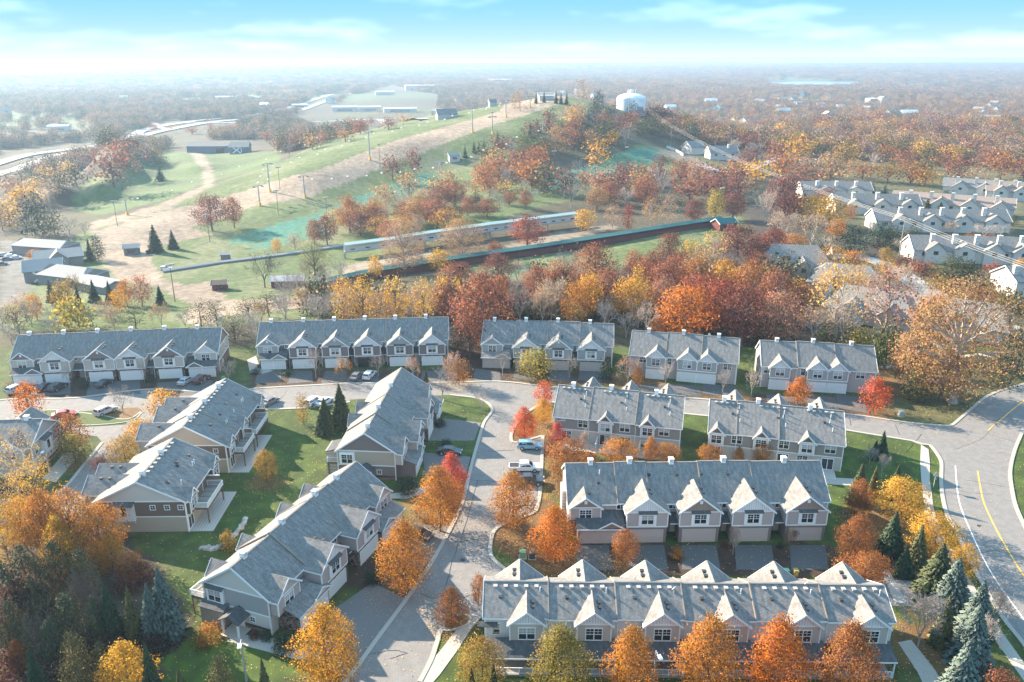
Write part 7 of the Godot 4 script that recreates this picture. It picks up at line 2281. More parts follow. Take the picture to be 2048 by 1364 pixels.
	["bare", "s", "grey_tan", 38.5, -471.4, 14.4, 11.7],
	["round", "s", "olive", 18.2, -439.6, 15.4, 13.2],
	["poplar", "s", "gold", 53.2, -501.6, 21.2, 10.6],
	["poplar", "s", "gold", 43, -582.2, 18.1, 9.2],
	["oak", "s", "maroon", -61.2, -503, 14.7, 9.4],
	["oak", "s", "maroon", -73.1, -491.5, 14.1, 11],
	["bare", "s", "grey_tan", -44, -532.1, 11.2, 6.6],
	["spruce", "s", "dark_green", -31, -535.1, 8.7, 4],
	["spruce", "s", "dark_green", -25.3, -540.6, 8.4, 4],
	["spruce", "s", "dark_green", -22, -540.7, 8.1, 4],
	["spruce", "s", "dark_green", -18.7, -541.6, 8.1, 4],
	["spruce", "s", "dark_green", -9.8, -550.3, 9.8, 5.4],
	["oak", "s", "rust", -89.8, -356.1, 11.5, 6.8],
	["oak", "s", "maroon", -83.8, -354.8, 13.2, 10],
	["oak", "s", "rust_orange", -78, -378.1, 16.8, 12],
	["round", "s", "gold", -103.7, -344.4, 6.1, 4.4],
	["loose", "s", "tan", -96.8, -347.9, 7.9, 8],
	["spruce", "d", "pine_green", -160.3, -350.7, 12.9, 8.1],
	["spruce", "d", "pine_green", -154.9, -356.9, 9.2, 5.5],
	["pine", "d", "pine_green", -180.2, -338.3, 10.6, 6.5],
	["spruce", "d", "pine_green", -182.6, -336.6, 10.1, 3.9],
	["sparse", "d", "olive_gold", -142.2, -248.9, 11.8, 9.8],
	["round", "d", "tan_pink", -121.6, -250.5, 10, 6.9],
	["spruce", "d", "dark_green", -116.2, -252, 6.9, 4],
	["spruce", "d", "pine_green", -155.4, -257.7, 7.9, 4.1],
	["spruce", "d", "dark_green", -140.7, -257.2, 8.2, 4.4],
	["spruce", "d", "dark_green", -133.9, -254.4, 8.3, 4],
	["round", "d", "gold_orange", -126.7, -250.7, 8.8, 4.3],
	["round", "d", "gold_orange", -140.1, -223.3, 7.7, 4.4],
	["bare", "d", "tan_pink", -219.7, -390, 10, 12.4],
	["round", "d", "gold", -292.6, -476.4, 13.4, 16.2],
	["round", "d", "pale_yellow", -267.1, -418.8, 13.3, 13.3],
	["oak", "d", "maroon", -256.4, -515.8, 23, 22.5],
	["round", "d", "rust", -282.5, -586.2, 17.7, 18.1],
	["spruce", "d", "dark_green", -252.8, -578.2, 12, 7.9],
	["pine", "d", "olive", -248.4, -414.2, 9.2, 10.5],
	["loose", "d", "tan", -331.3, -530.8, 16.5, 20],
	["spruce", "h", "dark_green", 19.6, -676.2, 9.3, 3.7],
	["spruce", "h", "dark_green", 26.2, -678.2, 10.5, 3.7],
	["spruce", "h", "dark_green", 35.7, -671.8, 10.4, 4.1],
	["spruce", "h", "dark_green", 39.7, -672, 9.3, 4.1],
	["spruce", "h", "dark_green", 44.1, -670.8, 10.8, 4],
	["pine", "h", "dark_green", 69.7, -670.2, 12.8, 9.7],
	["loose", "h", "golden_tan", 56.9, -668.2, 19.9, 13.7],
	["loose", "h", "golden_tan", 6.3, -649.9, 14.6, 14.2],
	["loose", "h", "tan", 48, -601.4, 15.8, 11],
	["pine", "h", "dark_green", 54.2, -588.7, 12.8, 14.4],
	["pine", "h", "pine_green", 33.5, -571, 11.8, 7.7],
	["spruce", "h", "dark_green", 18.1, -580, 9.2, 5],
	["spruce", "h", "dark_green", 26.3, -583.3, 10.3, 5],
	["spruce", "h", "dark_green", 12.5, -569.6, 10.1, 4.9],
	["shrub", "f", "dark_green", -60.5, -174.4, 1.1, 2.4],
	["shrub", "f", "dark_green", -52.9, -173.4, 1, 2.8],
	["shrub", "f", "dark_green", -96.6, -165.6, 1, 2.3],
	["shrub", "f", "dark_green", -83.5, -169.7, 1.2, 2.3],
	["shrub", "f", "dark_green", -112.5, -163.9, 1.2, 2],
	["shrub", "f", "maroon", -60.6, -177.9, 1, 1.4],
	["shrub", "f", "dark_green", 7.8, -173.4, 1, 2.1],
	["shrub", "a", "dark_green", 23.8, -100.5, 1.1, 1.2],
	["shrub", "a", "dark_green", 40.7, -103.3, 1, 1.1],
	["shrub", "a", "maroon", 32.4, -103.6, 1.1, 1.2],
	["shrub", "f", "dark_green", -14.6, -145.9, 1.6, 2.2],
	["oak", "x", "gold_orange", 103.7, -286.9, 9.4, 9.2],
	["bare", "x", "tan", 115.7, -286.9, 9.4, 11.1],
	["pine", "x", "dark_green", 113.8, -286.9, 7.5, 7.4],
	["bare", "x", "tan", 125.5, -279.3, 5.5, 7.2],
	["loose", "x", "gold", 80.5, -215.2, 11.8, 8.5],
	["oak", "x", "rust", 78.9, -206.4, 12.1, 9.6],
	["sparse", "x", "tan", 158.5, -299, 6.8, 8.4],
	["round", "x", "rust_orange", 182.9, -312, 4.4, 6],
	["bare", "x", "tan_pink", 203.1, -326.2, 6.3, 10.4],
	["sparse", "x", "tan", 184.8, -331.1, 6.4, 8.4],
	["pine", "x", "pine_green", 158.9, -312, 7.1, 8],
	["bare", "x", "tan", 178.8, -384.9, 4.9, 9.7],
	["round", "x", "gold_orange", 158.1, -369.8, 5.6, 6.1],
	["oak", "x", "rust", 162.6, -413.2, 6.5, 10.4],
	["pine", "x", "dark_green", 230.1, -423.1, 5.8, 8],
	["round", "x", "rust_orange", 190.7, -303.2, 4.3, 5.8],
	["bare", "x", "tan_pink", 154.6, -339.4, 4.8, 8.6],
	["spruce", "x", "pine_green", 152.5, -296.5, 6.4, 3.8],
	["round", "x", "olive_gold", 165.5, -286.9, 3.8, 4.8],
	["bare", "x", "tan_pink", 166.5, -403.2, 4.3, 10.2],
	["oak", "x", "maroon", 264.3, -451, 6.4, 14.1],
	["oak", "x", "gold", 245.3, -475.7, 9.4, 14.8],
	["pine", "h", "dark_green", 64.3, -638.7, 11.2, 9.3],
	["pine", "h", "pine_green", 73.2, -629.9, 11, 10],
	["loose", "h", "golden_tan", 39.5, -613.1, 8.9, 8.9],
	["oak", "h", "rust", 65.7, -595.2, 11.2, 13.1],
	["bare", "h", "grey_tan", 58.9, -600.6, 10.6, 11],
	["oak", "h", "maroon", 79.6, -603.5, 10.7, 12.5],
	["round", "w", "gold", -73.3, -102.8, 8.6, 5.3],
	["ovoid", "w", "yellow", -65, -97.8, 8.8, 4.4],
	["round", "w", "gold_orange", -59.1, -95.4, 5.8, 4.3],
	["loose", "w", "gold", -71.9, -96.6, 7.5, 4.3],
	["round", "d", "olive_gold", -141.4, -240, 9.8, 7],
	["loose", "d", "golden_tan", -140.3, -218.7, 9, 6.4],
	["pine", "d", "pine_green", -144.7, -243.1, 7.8, 4.2],
	["round", "d", "gold", -125, -242.1, 6.9, 4.8],
	["loose", "d", "tan", -139.4, -211.4, 8, 5.6],
	["spruce", "d", "dark_green", -140.1, -246.4, 8.1, 2.9],
	["round", "d", "gold_orange", -208.9, -339.9, 4.5, 5.7],
	["loose", "d", "tan", -118.8, -222.1, 6.1, 5.9],
	["pine", "d", "dark_green", -239.2, -393.5, 17.5, 10],
	["pine", "d", "olive", -228, -391.4, 11.3, 8.5],
	["bare", "d", "tan_pink", -211.5, -388.7, 7.5, 10.9],
	["bare", "h", "grey_tan", -49.9, -691.9, 8, 9.2],
	["bare", "h", "grey_tan", -39.2, -689.2, 8.4, 10],
	["bare", "h", "tan", -28.3, -677.3, 8.6, 9],
	["bare", "h", "tan", -4.9, -668.9, 7.7, 8.9],
	["loose", "h", "golden_tan", 2.4, -664.2, 9.2, 10.4],
	["pine", "h", "dark_green", -46.3, -1742.3, 12.1, 10.5],
	["oak", "h", "rust", 44.5, -577.3, 11.9, 12],
	["pine", "h", "dark_green", 46.4, -555.6, 9.9, 9.6],
	["bare", "h", "tan", 25.5, -545.7, 10.4, 10.1],
	["oak", "h", "gold", 68.7, -556.6, 9.9, 10.3],
	["oak", "n", "maroon", 427.6, -776.8, 15.2, 19.2],
	["oak", "n", "golden_tan", 187.5, -474.6, 15.7, 17.2],
	["oak", "n", "maroon", 355, -632.2, 13.6, 14.2],
	["loose", "n", "tan", 299.3, -768.2, 12.6, 15.7],
	["oak", "n", "olive_gold", 229.2, -611.6, 12.3, 14.4],
	["oak", "n", "rust_orange", 270.3, -585.1, 12.5, 13.5],
	["oak", "n", "rust", 323.8, -509.4, 11.1, 14],
	["sparse", "n", "tan", 304.2, -849, 11.6, 17.7],
	["bare", "n", "grey_tan", 453.6, -921.5, 11.1, 18.6],
	["bare", "n", "tan", 171, -570, 13.3, 18.4],
	["round", "n", "yellow", 303.5, -601.6, 12.7, 16.5],
	["loose", "n", "tan", 351.9, -772.6, 10.9, 19.8],
	["loose", "n", "tan", 254.4, -879.6, 16.3, 17.3],
	["oak", "n", "maroon", 413.9, -793.6, 15.3, 13.7],
	["oak", "n", "olive_gold", 493.2, -1205.4, 13.9, 15.3],
	["oak", "n", "olive_gold", 227.8, -487.2, 11.7, 13.4],
	["pine", "n", "green", 268.3, -524.7, 16.6, 15.3],
	["oak", "n", "olive_gold", 229.9, -556.6, 15.1, 17.6],
	["loose", "n", "tan", 359.8, -574.6, 13.5, 16.4],
	["pine", "n", "green", 481.5, -781.7, 12.7, 18],
	["oak", "n", "rust", 322.9, -546.2, 13.7, 13.5],
	["oak", "n", "rust_orange", 160.6, -477.9, 16.6, 12.6],
	["oak", "n", "golden_tan", 330.5, -685.5, 14.7, 14.8],
	["oak", "n", "golden_tan", 333.8, -783.5, 16.7, 12.3],
	["round", "n", "yellow", 142.4, -468.5, 12.6, 17.1],
	["bare", "n", "tan", 413.5, -706.1, 14.2, 17.7],
	["oak", "n", "rust_orange", 214.8, -493.1, 10.6, 16.5],
	["oak", "n", "olive_gold", 228.2, -656, 13, 17.5],
	["loose", "n", "tan", 399.9, -650.9, 12.7, 12.1],
	["round", "n", "yellow", 313.2, -575.1, 12.5, 15.6],
	["oak", "n", "rust", 169, -462.8, 12.9, 17.2],
	["loose", "n", "tan", 488.5, -855.9, 12.6, 18.8],
	["oak", "n", "rust", 280.3, -504.5, 13.2, 15.5],
	["oak", "n", "rust_orange", 308.2, -507.5, 16.2, 16.8],
	["oak", "n", "olive_gold", 554.3, -930.9, 10.5, 19.6],
	["sparse", "n", "grey_tan", 348.8, -1186.2, 11.7, 19.2],
	["oak", "n", "gold", 197.2, -559, 15.9, 17.1],
	["oak", "n", "rust", 175.9, -537, 14.8, 15.1],
	["oak", "n", "rust", 272.9, -560.3, 11.5, 13.1],
	["oak", "n", "rust_orange", 401.7, -1185.7, 14.4, 14.7],
	["loose", "n", "tan", 200, -622.3, 11.6, 13.4],
	["oak", "n", "rust", 357.2, -689.8, 11.7, 15.6],
	["round", "n", "yellow", 279.8, -853, 14.2, 17.9],
	["oak", "n", "olive_gold", 266.3, -638.9, 11.2, 17.5],
	["oak", "n", "rust", 415.3, -933.7, 16.8, 17.7],
	["oak", "n", "olive_gold", 293.8, -656.1, 14.3, 19.7],
	["oak", "n", "rust", 382.3, -783.2, 15.5, 17.8],
	["oak", "n", "maroon", 149.4, -505, 15.1, 14.8],
	["oak", "n", "maroon", 659.6, -1201, 11.4, 17.4],
	["oak", "n", "maroon", 353.9, -932.8, 12.5, 19.6],
	["sparse", "n", "tan", 200.4, -515.4, 15.6, 15.8],
	["oak", "n", "maroon", 177.8, -616.1, 12.4, 14],
	["bare", "n", "tan", 239.7, -535.9, 12.8, 13.8],
	["loose", "n", "tan", 182.9, -509.2, 11.9, 19.8],
	["sparse", "n", "grey_tan", 483, -929, 14.4, 17.6],
	["oak", "n", "rust_orange", 241, -485.4, 12.6, 19.5],
	["oak", "n", "gold", 581.1, -932.5, 11.7, 12.4],
	["loose", "n", "tan", 283.8, -487.2, 12.2, 12.5],
	["pine", "h", "green", -16.7, -520.8, 11.9, 11.1],
	["oak", "h", "rust", 178.2, -651.4, 10.1, 15.9],
	["pine", "h", "green", 10.2, -532.5, 12, 10.4],
	["bare", "h", "grey_tan", 78.1, -615.8, 14.1, 13.6],
	["oak", "h", "rust", 91.1, -626.2, 12.6, 13.9],
	["pine", "h", "pine_green", 77.2, -641, 11.6, 12.5],
	["pine", "h", "pine_green", 17.8, -549.6, 13.1, 10],
	["oak", "h", "rust", 152.8, -645.7, 9.3, 13.8],
	["pine", "h", "green", 142.5, -677.9, 13.9, 11.2],
	["bare", "h", "tan", -0.1, -515.7, 13.4, 10.9],
	["pine", "h", "green", 114.7, -632, 11.5, 13.5],
	["oak", "h", "maroon", -6.6, -531.3, 11.9, 15.7],
	["pine", "h", "dark_green", 51.6, -574.2, 11, 12.8],
	["pine", "h", "dark_green", 68.4, -585.1, 10, 14.4],
	["oak", "h", "golden_tan", 52.9, -551.9, 11.6, 10.3],
	["oak", "h", "maroon", 121.9, -672.5, 12.9, 12.1],
	["loose", "h", "tan", 36.4, -573.5, 9.9, 12.9],
	["bare", "h", "tan", 160.8, -588.7, 13.7, 14.5],
	["bare", "h", "grey_tan", 61.2, -618.3, 9.5, 13.6],
	["oak", "h", "maroon", 25.2, -580.6, 14.3, 12.4],
	["oak", "h", "rust", 40, -551, 12.7, 16.1],
	["loose", "h", "tan", 51.4, -622.5, 11.2, 10.3],
	["bare", "h", "grey_tan", 164.6, -560.8, 13.9, 11.1],
	["oak", "h", "rust", 241.4, -956.7, 12.2, 13.9],
	["oak", "h", "golden_tan", 30.8, -559.7, 11.3, 11.4],
	["pine", "h", "green", 98.3, -609.9, 13.9, 13.7],
	["loose", "h", "tan", 154.5, -619.4, 13.2, 14.1],
	["pine", "h", "green", 7.5, -547.2, 11.6, 9.8],
	["oak", "h", "golden_tan", 134.8, -645.2, 10.9, 10.1],
	["bare", "h", "tan", 77.7, -559.7, 13, 16.2],
	["oak", "h", "maroon", 14, -572.2, 9.9, 12],
	["loose", "h", "tan", 49.2, -595, 10.8, 11.7],
	["pine", "h", "dark_green", 94.3, -653.3, 12.9, 11.6],
	["loose", "h", "tan", 84, -589, 11.1, 11.8],
	["bare", "h", "grey_tan", 39.1, -603.6, 12.5, 15],
	["pine", "h", "pine_green", 185.7, -636.7, 12.9, 16],
	["pine", "h", "green", 63.9, -563.6, 14.2, 14.8],
	["pine", "h", "green", 20.4, -534.3, 11, 14.6],
	["oak", "h", "golden_tan", 29.9, -542, 10.5, 12],
	["pine", "h", "green", 107.6, -638.8, 9.1, 15.6],
	["oak", "h", "maroon", 112, -674.6, 9.7, 12.6],
	["bare", "h", "tan", 152.2, -671.5, 10.6, 12],
	["pine", "h", "dark_green", 137.8, -624.4, 14.1, 11.8],
	["bare", "h", "grey_tan", 60.3, -595.5, 12.1, 14.6],
	["oak", "h", "rust", 124.8, -655.2, 9.2, 12],
	["bare", "h", "grey_tan", 121, -472.8, 9.9, 14.8],
	["oak", "h", "rust", 67.8, -402.9, 15.3, 14.7],
	["oak", "h", "tan_pink", 47.3, -433.9, 12.4, 11.8],
	["bare", "h", "grey_tan", 29.9, -401.9, 14.8, 12.9],
	["bare", "h", "grey_tan", 78.5, -420.3, 15.3, 16.3],
	["oak", "h", "rust", 50.6, -411.6, 11, 13],
	["oak", "h", "maroon", 63, -456.7, 12.9, 11.2],
	["oak", "h", "rust", 74.3, -464.5, 12, 12.1],
	["oak", "h", "golden_tan", 126.8, -459.6, 13.3, 15.7],
	["oak", "h", "tan_pink", 109.3, -471.4, 11.9, 13.3],
	["oak", "h", "maroon", 119.8, -423.7, 14.7, 12.3],
	["oak", "h", "rust", 103.3, -436.6, 10.9, 14],
	["oak", "h", "maroon", 107.8, -418, 12, 15.4],
	["oak", "h", "golden_tan", 42.3, -397, 10.8, 11.5],
	["oak", "h", "maroon", 87.9, -476.4, 13.9, 11.6],
	["bare", "h", "grey_tan", 81.8, -450.5, 13.9, 15.8],
	["oak", "h", "rust", 103.5, -492.1, 10.1, 11.3],
	["bare", "h", "grey_tan", 57.7, -401.9, 11.8, 14],
	["oak", "h", "rust", 92.2, -415.2, 10.7, 17],
	["oak", "h", "golden_tan", 66.7, -422, 15, 12.4],
	["oak", "h", "maroon", 28.9, -430.2, 13.2, 13.6],
	["bare", "h", "grey_tan", 39.2, -416.3, 10.4, 13.6],
	["oak", "h", "rust", 94.9, -452.9, 12.3, 10.8],
	["oak", "h", "rust", 41.3, -449.1, 9.9, 10.9],
	["oak", "h", "maroon", 57.2, -429.8, 14.1, 16.9],
	["oak", "h", "maroon", 114.7, -444.7, 12.4, 16.9],
	["oak", "h", "rust", 136.2, -488.4, 11.6, 11.7],
	["bare", "h", "grey_tan", 51.8, -456.2, 11.2, 13.9],
	["loose", "s", "gold", -61.1, -361.4, 10, 11.7],
	["sparse", "s", "tan", -42.4, -354.6, 12.5, 10.5],
	["oak", "s", "golden_tan", -69.2, -436.3, 11.4, 13.3],
	["oak", "s", "rust", -35.3, -370.1, 13.8, 15],
	["oak", "s", "maroon", -71.2, -369.3, 10, 12.8],
	["oak", "s", "golden_tan", -46.9, -399.9, 10.3, 13.6],
	["loose", "s", "gold", -52.3, -360.1, 9.6, 12.6],
	["oak", "s", "golden_tan", -58.5, -453.7, 13.5, 12.3],
	["sparse", "s", "tan", -46, -423.7, 10.5, 13.9],
	["oak", "s", "rust", -52.1, -380.9, 11.4, 10.4],
	["sparse", "s", "tan", -79, -382.6, 10.9, 14.5],
	["oak", "s", "rust", -65.2, -375.7, 13.1, 11.8],
	["bare", "s", "grey_tan", -56.1, -428.9, 12.8, 15.2],
	["loose", "s", "gold", -67.9, -396.2, 10.6, 14.1],
	["oak", "s", "golden_tan", -75.3, -393.9, 10.6, 15.7],
	["sparse", "s", "tan", -73, -419.7, 10.2, 11.1],
	["loose", "s", "gold", -43.6, -447.5, 10.4, 14.7],
	["oak", "s", "rust", -43.9, -381, 11, 13.5],
	["oak", "s", "rust", -29.5, -411.9, 13, 11.8],
	["sparse", "s", "tan", -64.1, -406.3, 13.7, 10.2],
	["bare", "s", "tan", -36.5, -395.2, 9.1, 13.3],
	["oak", "s", "golden_tan", -34.6, -437.3, 14.3, 14.1],
	["bare", "s", "tan", -56, -407.7, 12.9, 12.4],
	["loose", "s", "gold", -29.4, -358.2, 12, 14.5],
	["loose", "s", "gold", -85.4, -377.4, 12.4, 11.1],
	["bare", "s", "tan", -60.4, -383.2, 12.6, 10.7],
	["oak", "s", "maroon", -37.2, -411.9, 12.1, 15.1],
	["oak", "s", "golden_tan", -45.7, -369.1, 13.8, 11.1],
	["oak", "s", "rust", -54.9, -349.5, 9.9, 10],
	["oak", "s", "rust", 13.3, -485.2, 14.7, 13.4],
	["oak", "s", "rust", -8.1, -475.5, 12.9, 14.6],
	["oak", "s", "rust_orange", 7.9, -469.1, 11, 14.7],
	["oak", "s", "rust_orange", -15.4, -453.4, 13.5, 13.1],
	["oak", "s", "rust", 3.8, -491.3, 12.1, 16.9],
	["bare", "s", "grey_tan", -2.5, -456.1, 12, 16.6],
	["bare", "s", "grey_tan", -22, -491, 15.3, 12.5],
	["oak", "s", "golden_tan", -11.1, -493, 13.4, 12.4],
	["oak", "s", "rust_orange", 11, -451.3, 15.1, 17.3],
	["oak", "s", "rust_orange", 17.4, -503.5, 13, 11.2],
	["oak", "s", "rust", -16.9, -471.7, 10.3, 10.7],
	["pine", "s", "olive", -18.4, -409.5, 6.9, 8.2],
	["bare", "s", "tan", 10.9, -417.7, 7.9, 9],
	["oak", "s", "rust", -21.8, -390.9, 9.5, 8.1],
	["loose", "s", "gold", -19.7, -429.4, 10.5, 7.7],
	["pine", "s", "olive", 17.1, -433.6, 8.4, 7.3],
	["oak", "s", "rust", 6.6, -399.4, 9.2, 7],
	["bare", "s", "tan", -6.3, -395.6, 10.5, 7.2],
	["loose", "s", "gold", -3.8, -426.4, 9.7, 11.2],
	["oak", "s", "rust", -12.1, -385.7, 8.6, 11.1],
	["oak", "s", "rust", 14.6, -450.9, 7.4, 9.4],
	["pine", "s", "olive", -27.9, -383.6, 9.1, 9.8],
	["bare", "s", "tan", 6.9, -436.1, 8.8, 7.6],
	["oak", "s", "rust", -12.2, -435.9, 10, 9.3],
	["bare", "s", "tan", -26.8, -409.1, 8.5, 7.1],
	["bare", "s", "tan", -9.8, -413.6, 10.1, 9.2],
	["oak", "s", "rust", -1.2, -407.9, 7, 7.7],
	["loose", "v", "gold", -89.1, -672.1, 8.6, 12.7],
	["bare", "v", "tan_pink", -195.9, -1411, 11.9, 13.1],
	["oak", "v", "golden_tan", -248.8, -1248.4, 9.2, 13.2],
	["bare", "v", "tan_pink", -273.7, -1107.7, 12, 14.1],
	["oak", "v", "rust", -153.8, -660.3, 8.5, 10.5],
	["oak", "v", "golden_tan", -212.9, -761, 10.9, 12.9],
	["bare", "v", "grey_tan", -370.6, -1115.4, 10.5, 11.3],
	["oak", "v", "rust", -203.4, -1187.1, 13.1, 11.5],
	["bare", "v", "grey_tan", -248.8, -943.6, 11.3, 10.2],
	["loose", "v", "tan", -313.1, -1057.5, 9.1, 14.4],
	["loose", "v", "gold", -223, -1059.2, 12.2, 14.6],
	["oak", "v", "rust", -415.9, -1065.1, 8.9, 14.9],
	["oak", "v", "rust", -404.1, -1099.5, 10.7, 10.7],
	["bare", "v", "grey_tan", -266.8, -1183.3, 11.2, 13.5],
	["bare", "v", "grey_tan", -311.1, -976.9, 11.4, 10],
	["oak", "v", "golden_tan", -149.6, -610.5, 11.1, 12.6],
	["oak", "v", "rust", -122.2, -659.8, 10.9, 11.5],
	["bare", "v", "grey_tan", -327.9, -1179.1, 12.4, 12.4],
	["bare", "v", "grey_tan", -343.2, -977.5, 8.6, 13.7],
	["loose", "v", "tan", -452, -1089.4, 9.9, 11.4],
	["oak", "v", "rust", -270.7, -901.9, 10.5, 11.9],
	["loose", "v", "tan", -225.6, -1394.1, 11.9, 14.9],
	["bare", "v", "tan_pink", -160, -583.5, 12.3, 13.3],
	["oak", "v", "golden_tan", -363.6, -1176.5, 9.8, 10.8],
	["oak", "v", "golden_tan", -124.6, -610.1, 9.3, 13.4],
	["oak", "v", "rust", -97.4, -645.9, 8.4, 12.7],
	["oak", "v", "rust", -486.7, -1113.7, 9, 12.2],
	["pine", "v", "olive", -286.3, -477.1, 8.6, 11.6],
	["pine", "v", "olive", -297.6, -478.4, 11.5, 10.8],
	["bare", "v", "grey_tan", -277.5, -454, 13, 13.2],
	["pine", "v", "olive", -350.3, -594.6, 10.9, 10.8],
	["round", "v", "pale_yellow", -327.6, -547.3, 11.1, 12.8],
	["loose", "v", "tan", -339.6, -544.9, 11.4, 12],
	["pine", "v", "olive", -369.5, -604.8, 10.3, 11.4],
	["round", "v", "pale_yellow", -361.8, -623.3, 10.5, 11.2],
	["round", "v", "pale_yellow", -304.7, -471.3, 8.3, 11.1],
	["round", "v", "pale_yellow", -347.6, -632.3, 10.4, 13.4],
	["loose", "v", "tan", -286.7, -453.6, 9.4, 13.5],
	["pine", "v", "olive", -275.4, -486.3, 11.6, 11.8],
	["bare", "v", "grey_tan", -301.9, -568.1, 12, 9.6],
	["loose", "v", "tan", -265.2, -409.7, 12.5, 14.3],
	["loose", "v", "tan", -277.9, -479.2, 13.2, 13.4],
	["loose", "v", "tan", -345.7, -538.2, 11.3, 10.4],
	["bare", "v", "grey_tan", -318.6, -499.3, 10.3, 14.8],
	["loose", "v", "tan", -341, -607, 8.8, 10.8],
	["pine", "v", "olive", -277.3, -431.7, 10.3, 12.8],
	["pine", "v", "olive", -276.6, -508.4, 12.1, 13.3],
	["pine", "v", "olive", -363.9, -577.8, 12.2, 11],
	["pine", "v", "olive", -366.9, -647.7, 8.5, 11.5],
	["bare", "b", "tan", -63.4, -212.1, 9.3, 7.8],
	["loose", "b", "golden_tan", -30.5, -215.3, 7.8, 9.1],
	["shrub", "b", "olive", -36.1, -228.4, 8.4, 11.2],
	["bare", "b", "tan", 71.5, -206.9, 8.6, 8.1],
	["bare", "b", "grey_tan", 30.4, -215.8, 8.6, 8.9],
	["shrub", "b", "olive", 25.6, -218, 6.5, 7.1],
	["sparse", "b", "olive_gold", 69.7, -219.6, 7.6, 7.7],
	["sparse", "b", "olive_gold", 9.4, -215.5, 8.9, 6.9],
	["bare", "b", "grey_tan", -41.1, -217, 8.2, 7],
	["bare", "b", "tan", 12.1, -222.9, 7.1, 8],
	["sparse", "b", "olive_gold", 57.8, -210.5, 8, 8.8],
	["bare", "b", "tan", 79.1, -226.5, 6.6, 10.3],
	["bare", "b", "tan", -45.6, -227.4, 8, 10.3],
	["loose", "b", "golden_tan", 48.8, -216.3, 6.5, 9.2],
	["shrub", "b", "olive", 60.8, -230.4, 6.3, 7.2],
	["shrub", "b", "olive", -1.2, -222.7, 7.1, 8.3],
	["bare", "b", "tan", 46.2, -208.9, 6.9, 10.9],
	["bare", "b", "tan", 15.4, -213.3, 8.7, 9.5],
	["bare", "b", "tan", -52.3, -221.9, 8.2, 8],
	["bare", "b", "grey_tan", -56.5, -216.1, 8.4, 9.2],
	["bare", "b", "tan", 71.3, -232.7, 7.8, 8.2],
	["sparse", "b", "tan", 34.8, -208.2, 9.3, 10.9],
	["shrub", "b", "olive", 32, -226.8, 7.9, 8.5],
	["shrub", "b", "olive", -42.3, -233.7, 6.7, 8.8],
	["bare", "b", "tan", 73.6, -228, 8.8, 7.4],
	["sparse", "b", "tan", 36.6, -225.2, 8.3, 11.2],
	["sparse", "b", "tan", 73.7, -214.3, 8.1, 10.5],
	["loose", "b", "golden_tan", -36.7, -212.5, 9.1, 10.5],
	["loose", "b", "golden_tan", 58, -217, 6.8, 11.1],
	["shrub", "b", "olive", 65.3, -197.2, 6.2, 9.9],
	["shrub", "b", "olive", 4.6, -217.3, 6.2, 10.2],
	["bare", "b", "tan", 64.5, -215.2, 7.4, 7.3],
	["sparse", "b", "olive_gold", 35.5, -216.3, 7.2, 8.4],
	["bare", "b", "grey_tan", -14.6, -213.5, 7.7, 9.2],
	["loose", "b", "golden_tan", 50.6, -226, 7, 11.1],
	["loose", "b", "golden_tan", 42, -230.7, 7, 7.4],
	["bare", "b", "tan", 27.5, -226.9, 8.7, 9.8],
	["loose", "b", "golden_tan", -62.2, -226.3, 6.2, 7.5],
	["bare", "b", "grey_tan", 59.4, -202.8, 8.9, 7],
	["bare", "b", "grey_tan", -5, -218.6, 8.7, 8.2],
	["loose", "b", "golden_tan", 52.9, -215.3, 8.2, 10.8],
	["loose", "b", "golden_tan", -53.9, -247.3, 8.5, 8],
	["shrub", "b", "olive", -20.4, -218.4, 6.8, 6.9],
	["bare", "b", "grey_tan", -29.6, -225.2, 8.4, 9.4],
	["bare", "b", "grey_tan", 25.9, -211.1, 9.3, 8.5],
	["loose", "b", "golden_tan", 41.3, -216.1, 7.8, 11.1],
	["bare", "b", "tan", 62.6, -200.4, 6.9, 8.4],
	["loose", "b", "golden_tan", 50.8, -206.5, 8.6, 10.1],
	["bare", "b", "grey_tan", 65.4, -209.9, 6.5, 9.4],
	["bare", "b", "grey_tan", 71.9, -201.8, 8.5, 10.8],
	["shrub", "b", "olive", 66.1, -225.6, 8.6, 10.2],
	["sparse", "b", "olive_gold", 22.9, -226.3, 7, 8.5],
	["loose", "b", "golden_tan", 19.8, -217, 7.4, 10.8],
	["loose", "b", "golden_tan", 55.4, -229.9, 9.2, 6.8],
	["shrub", "b", "olive", -47.7, -240.4, 7.1, 10.1],
	["shrub", "b", "olive", 17.1, -225.6, 8.8, 8.6],
	["sparse", "b", "olive_gold", 43.2, -223.4, 8.1, 8.9],
	["bare", "b", "tan", 7.3, -223.4, 6.8, 8],
	["shrub", "b", "olive", -9.8, -216.1, 6.4, 10.8],
	["loose", "b", "golden_tan", 55.2, -222.6, 7.3, 9.7],
	["sparse", "b", "olive_gold", -70.1, -211.5, 7.2, 6.9],
	["shrub", "b", "olive", -46.3, -213.3, 6, 9.2],
	["loose", "b", "golden_tan", -57, -237.4, 8, 10.3],
	["loose", "b", "golden_tan", 67.1, -203, 9, 10],
	["shrub", "b", "olive", -57.7, -226.3, 9.6, 9],
	["bare", "b", "tan", 69.9, -195.7, 8.9, 9.4],
	["shrub", "b", "olive", 55.3, -203.8, 6.3, 11],
	["sparse", "b", "olive_gold", 74.6, -220.7, 6, 9.7],
	["shrub", "b", "olive", 40, -207.6, 6.3, 7.6],
	["loose", "b", "golden_tan", -26.1, -218, 9.2, 10],
	["bare", "b", "tan", -50.8, -212.7, 8.3, 8.3],
	["bare", "b", "grey_tan", 81.8, -234.6, 7.4, 7],
	["sparse", "b", "olive_gold", 47.2, -229.7, 9.4, 8.1],
	["loose", "m", "olive", -131.4, -200.4, 8.8, 6.9],
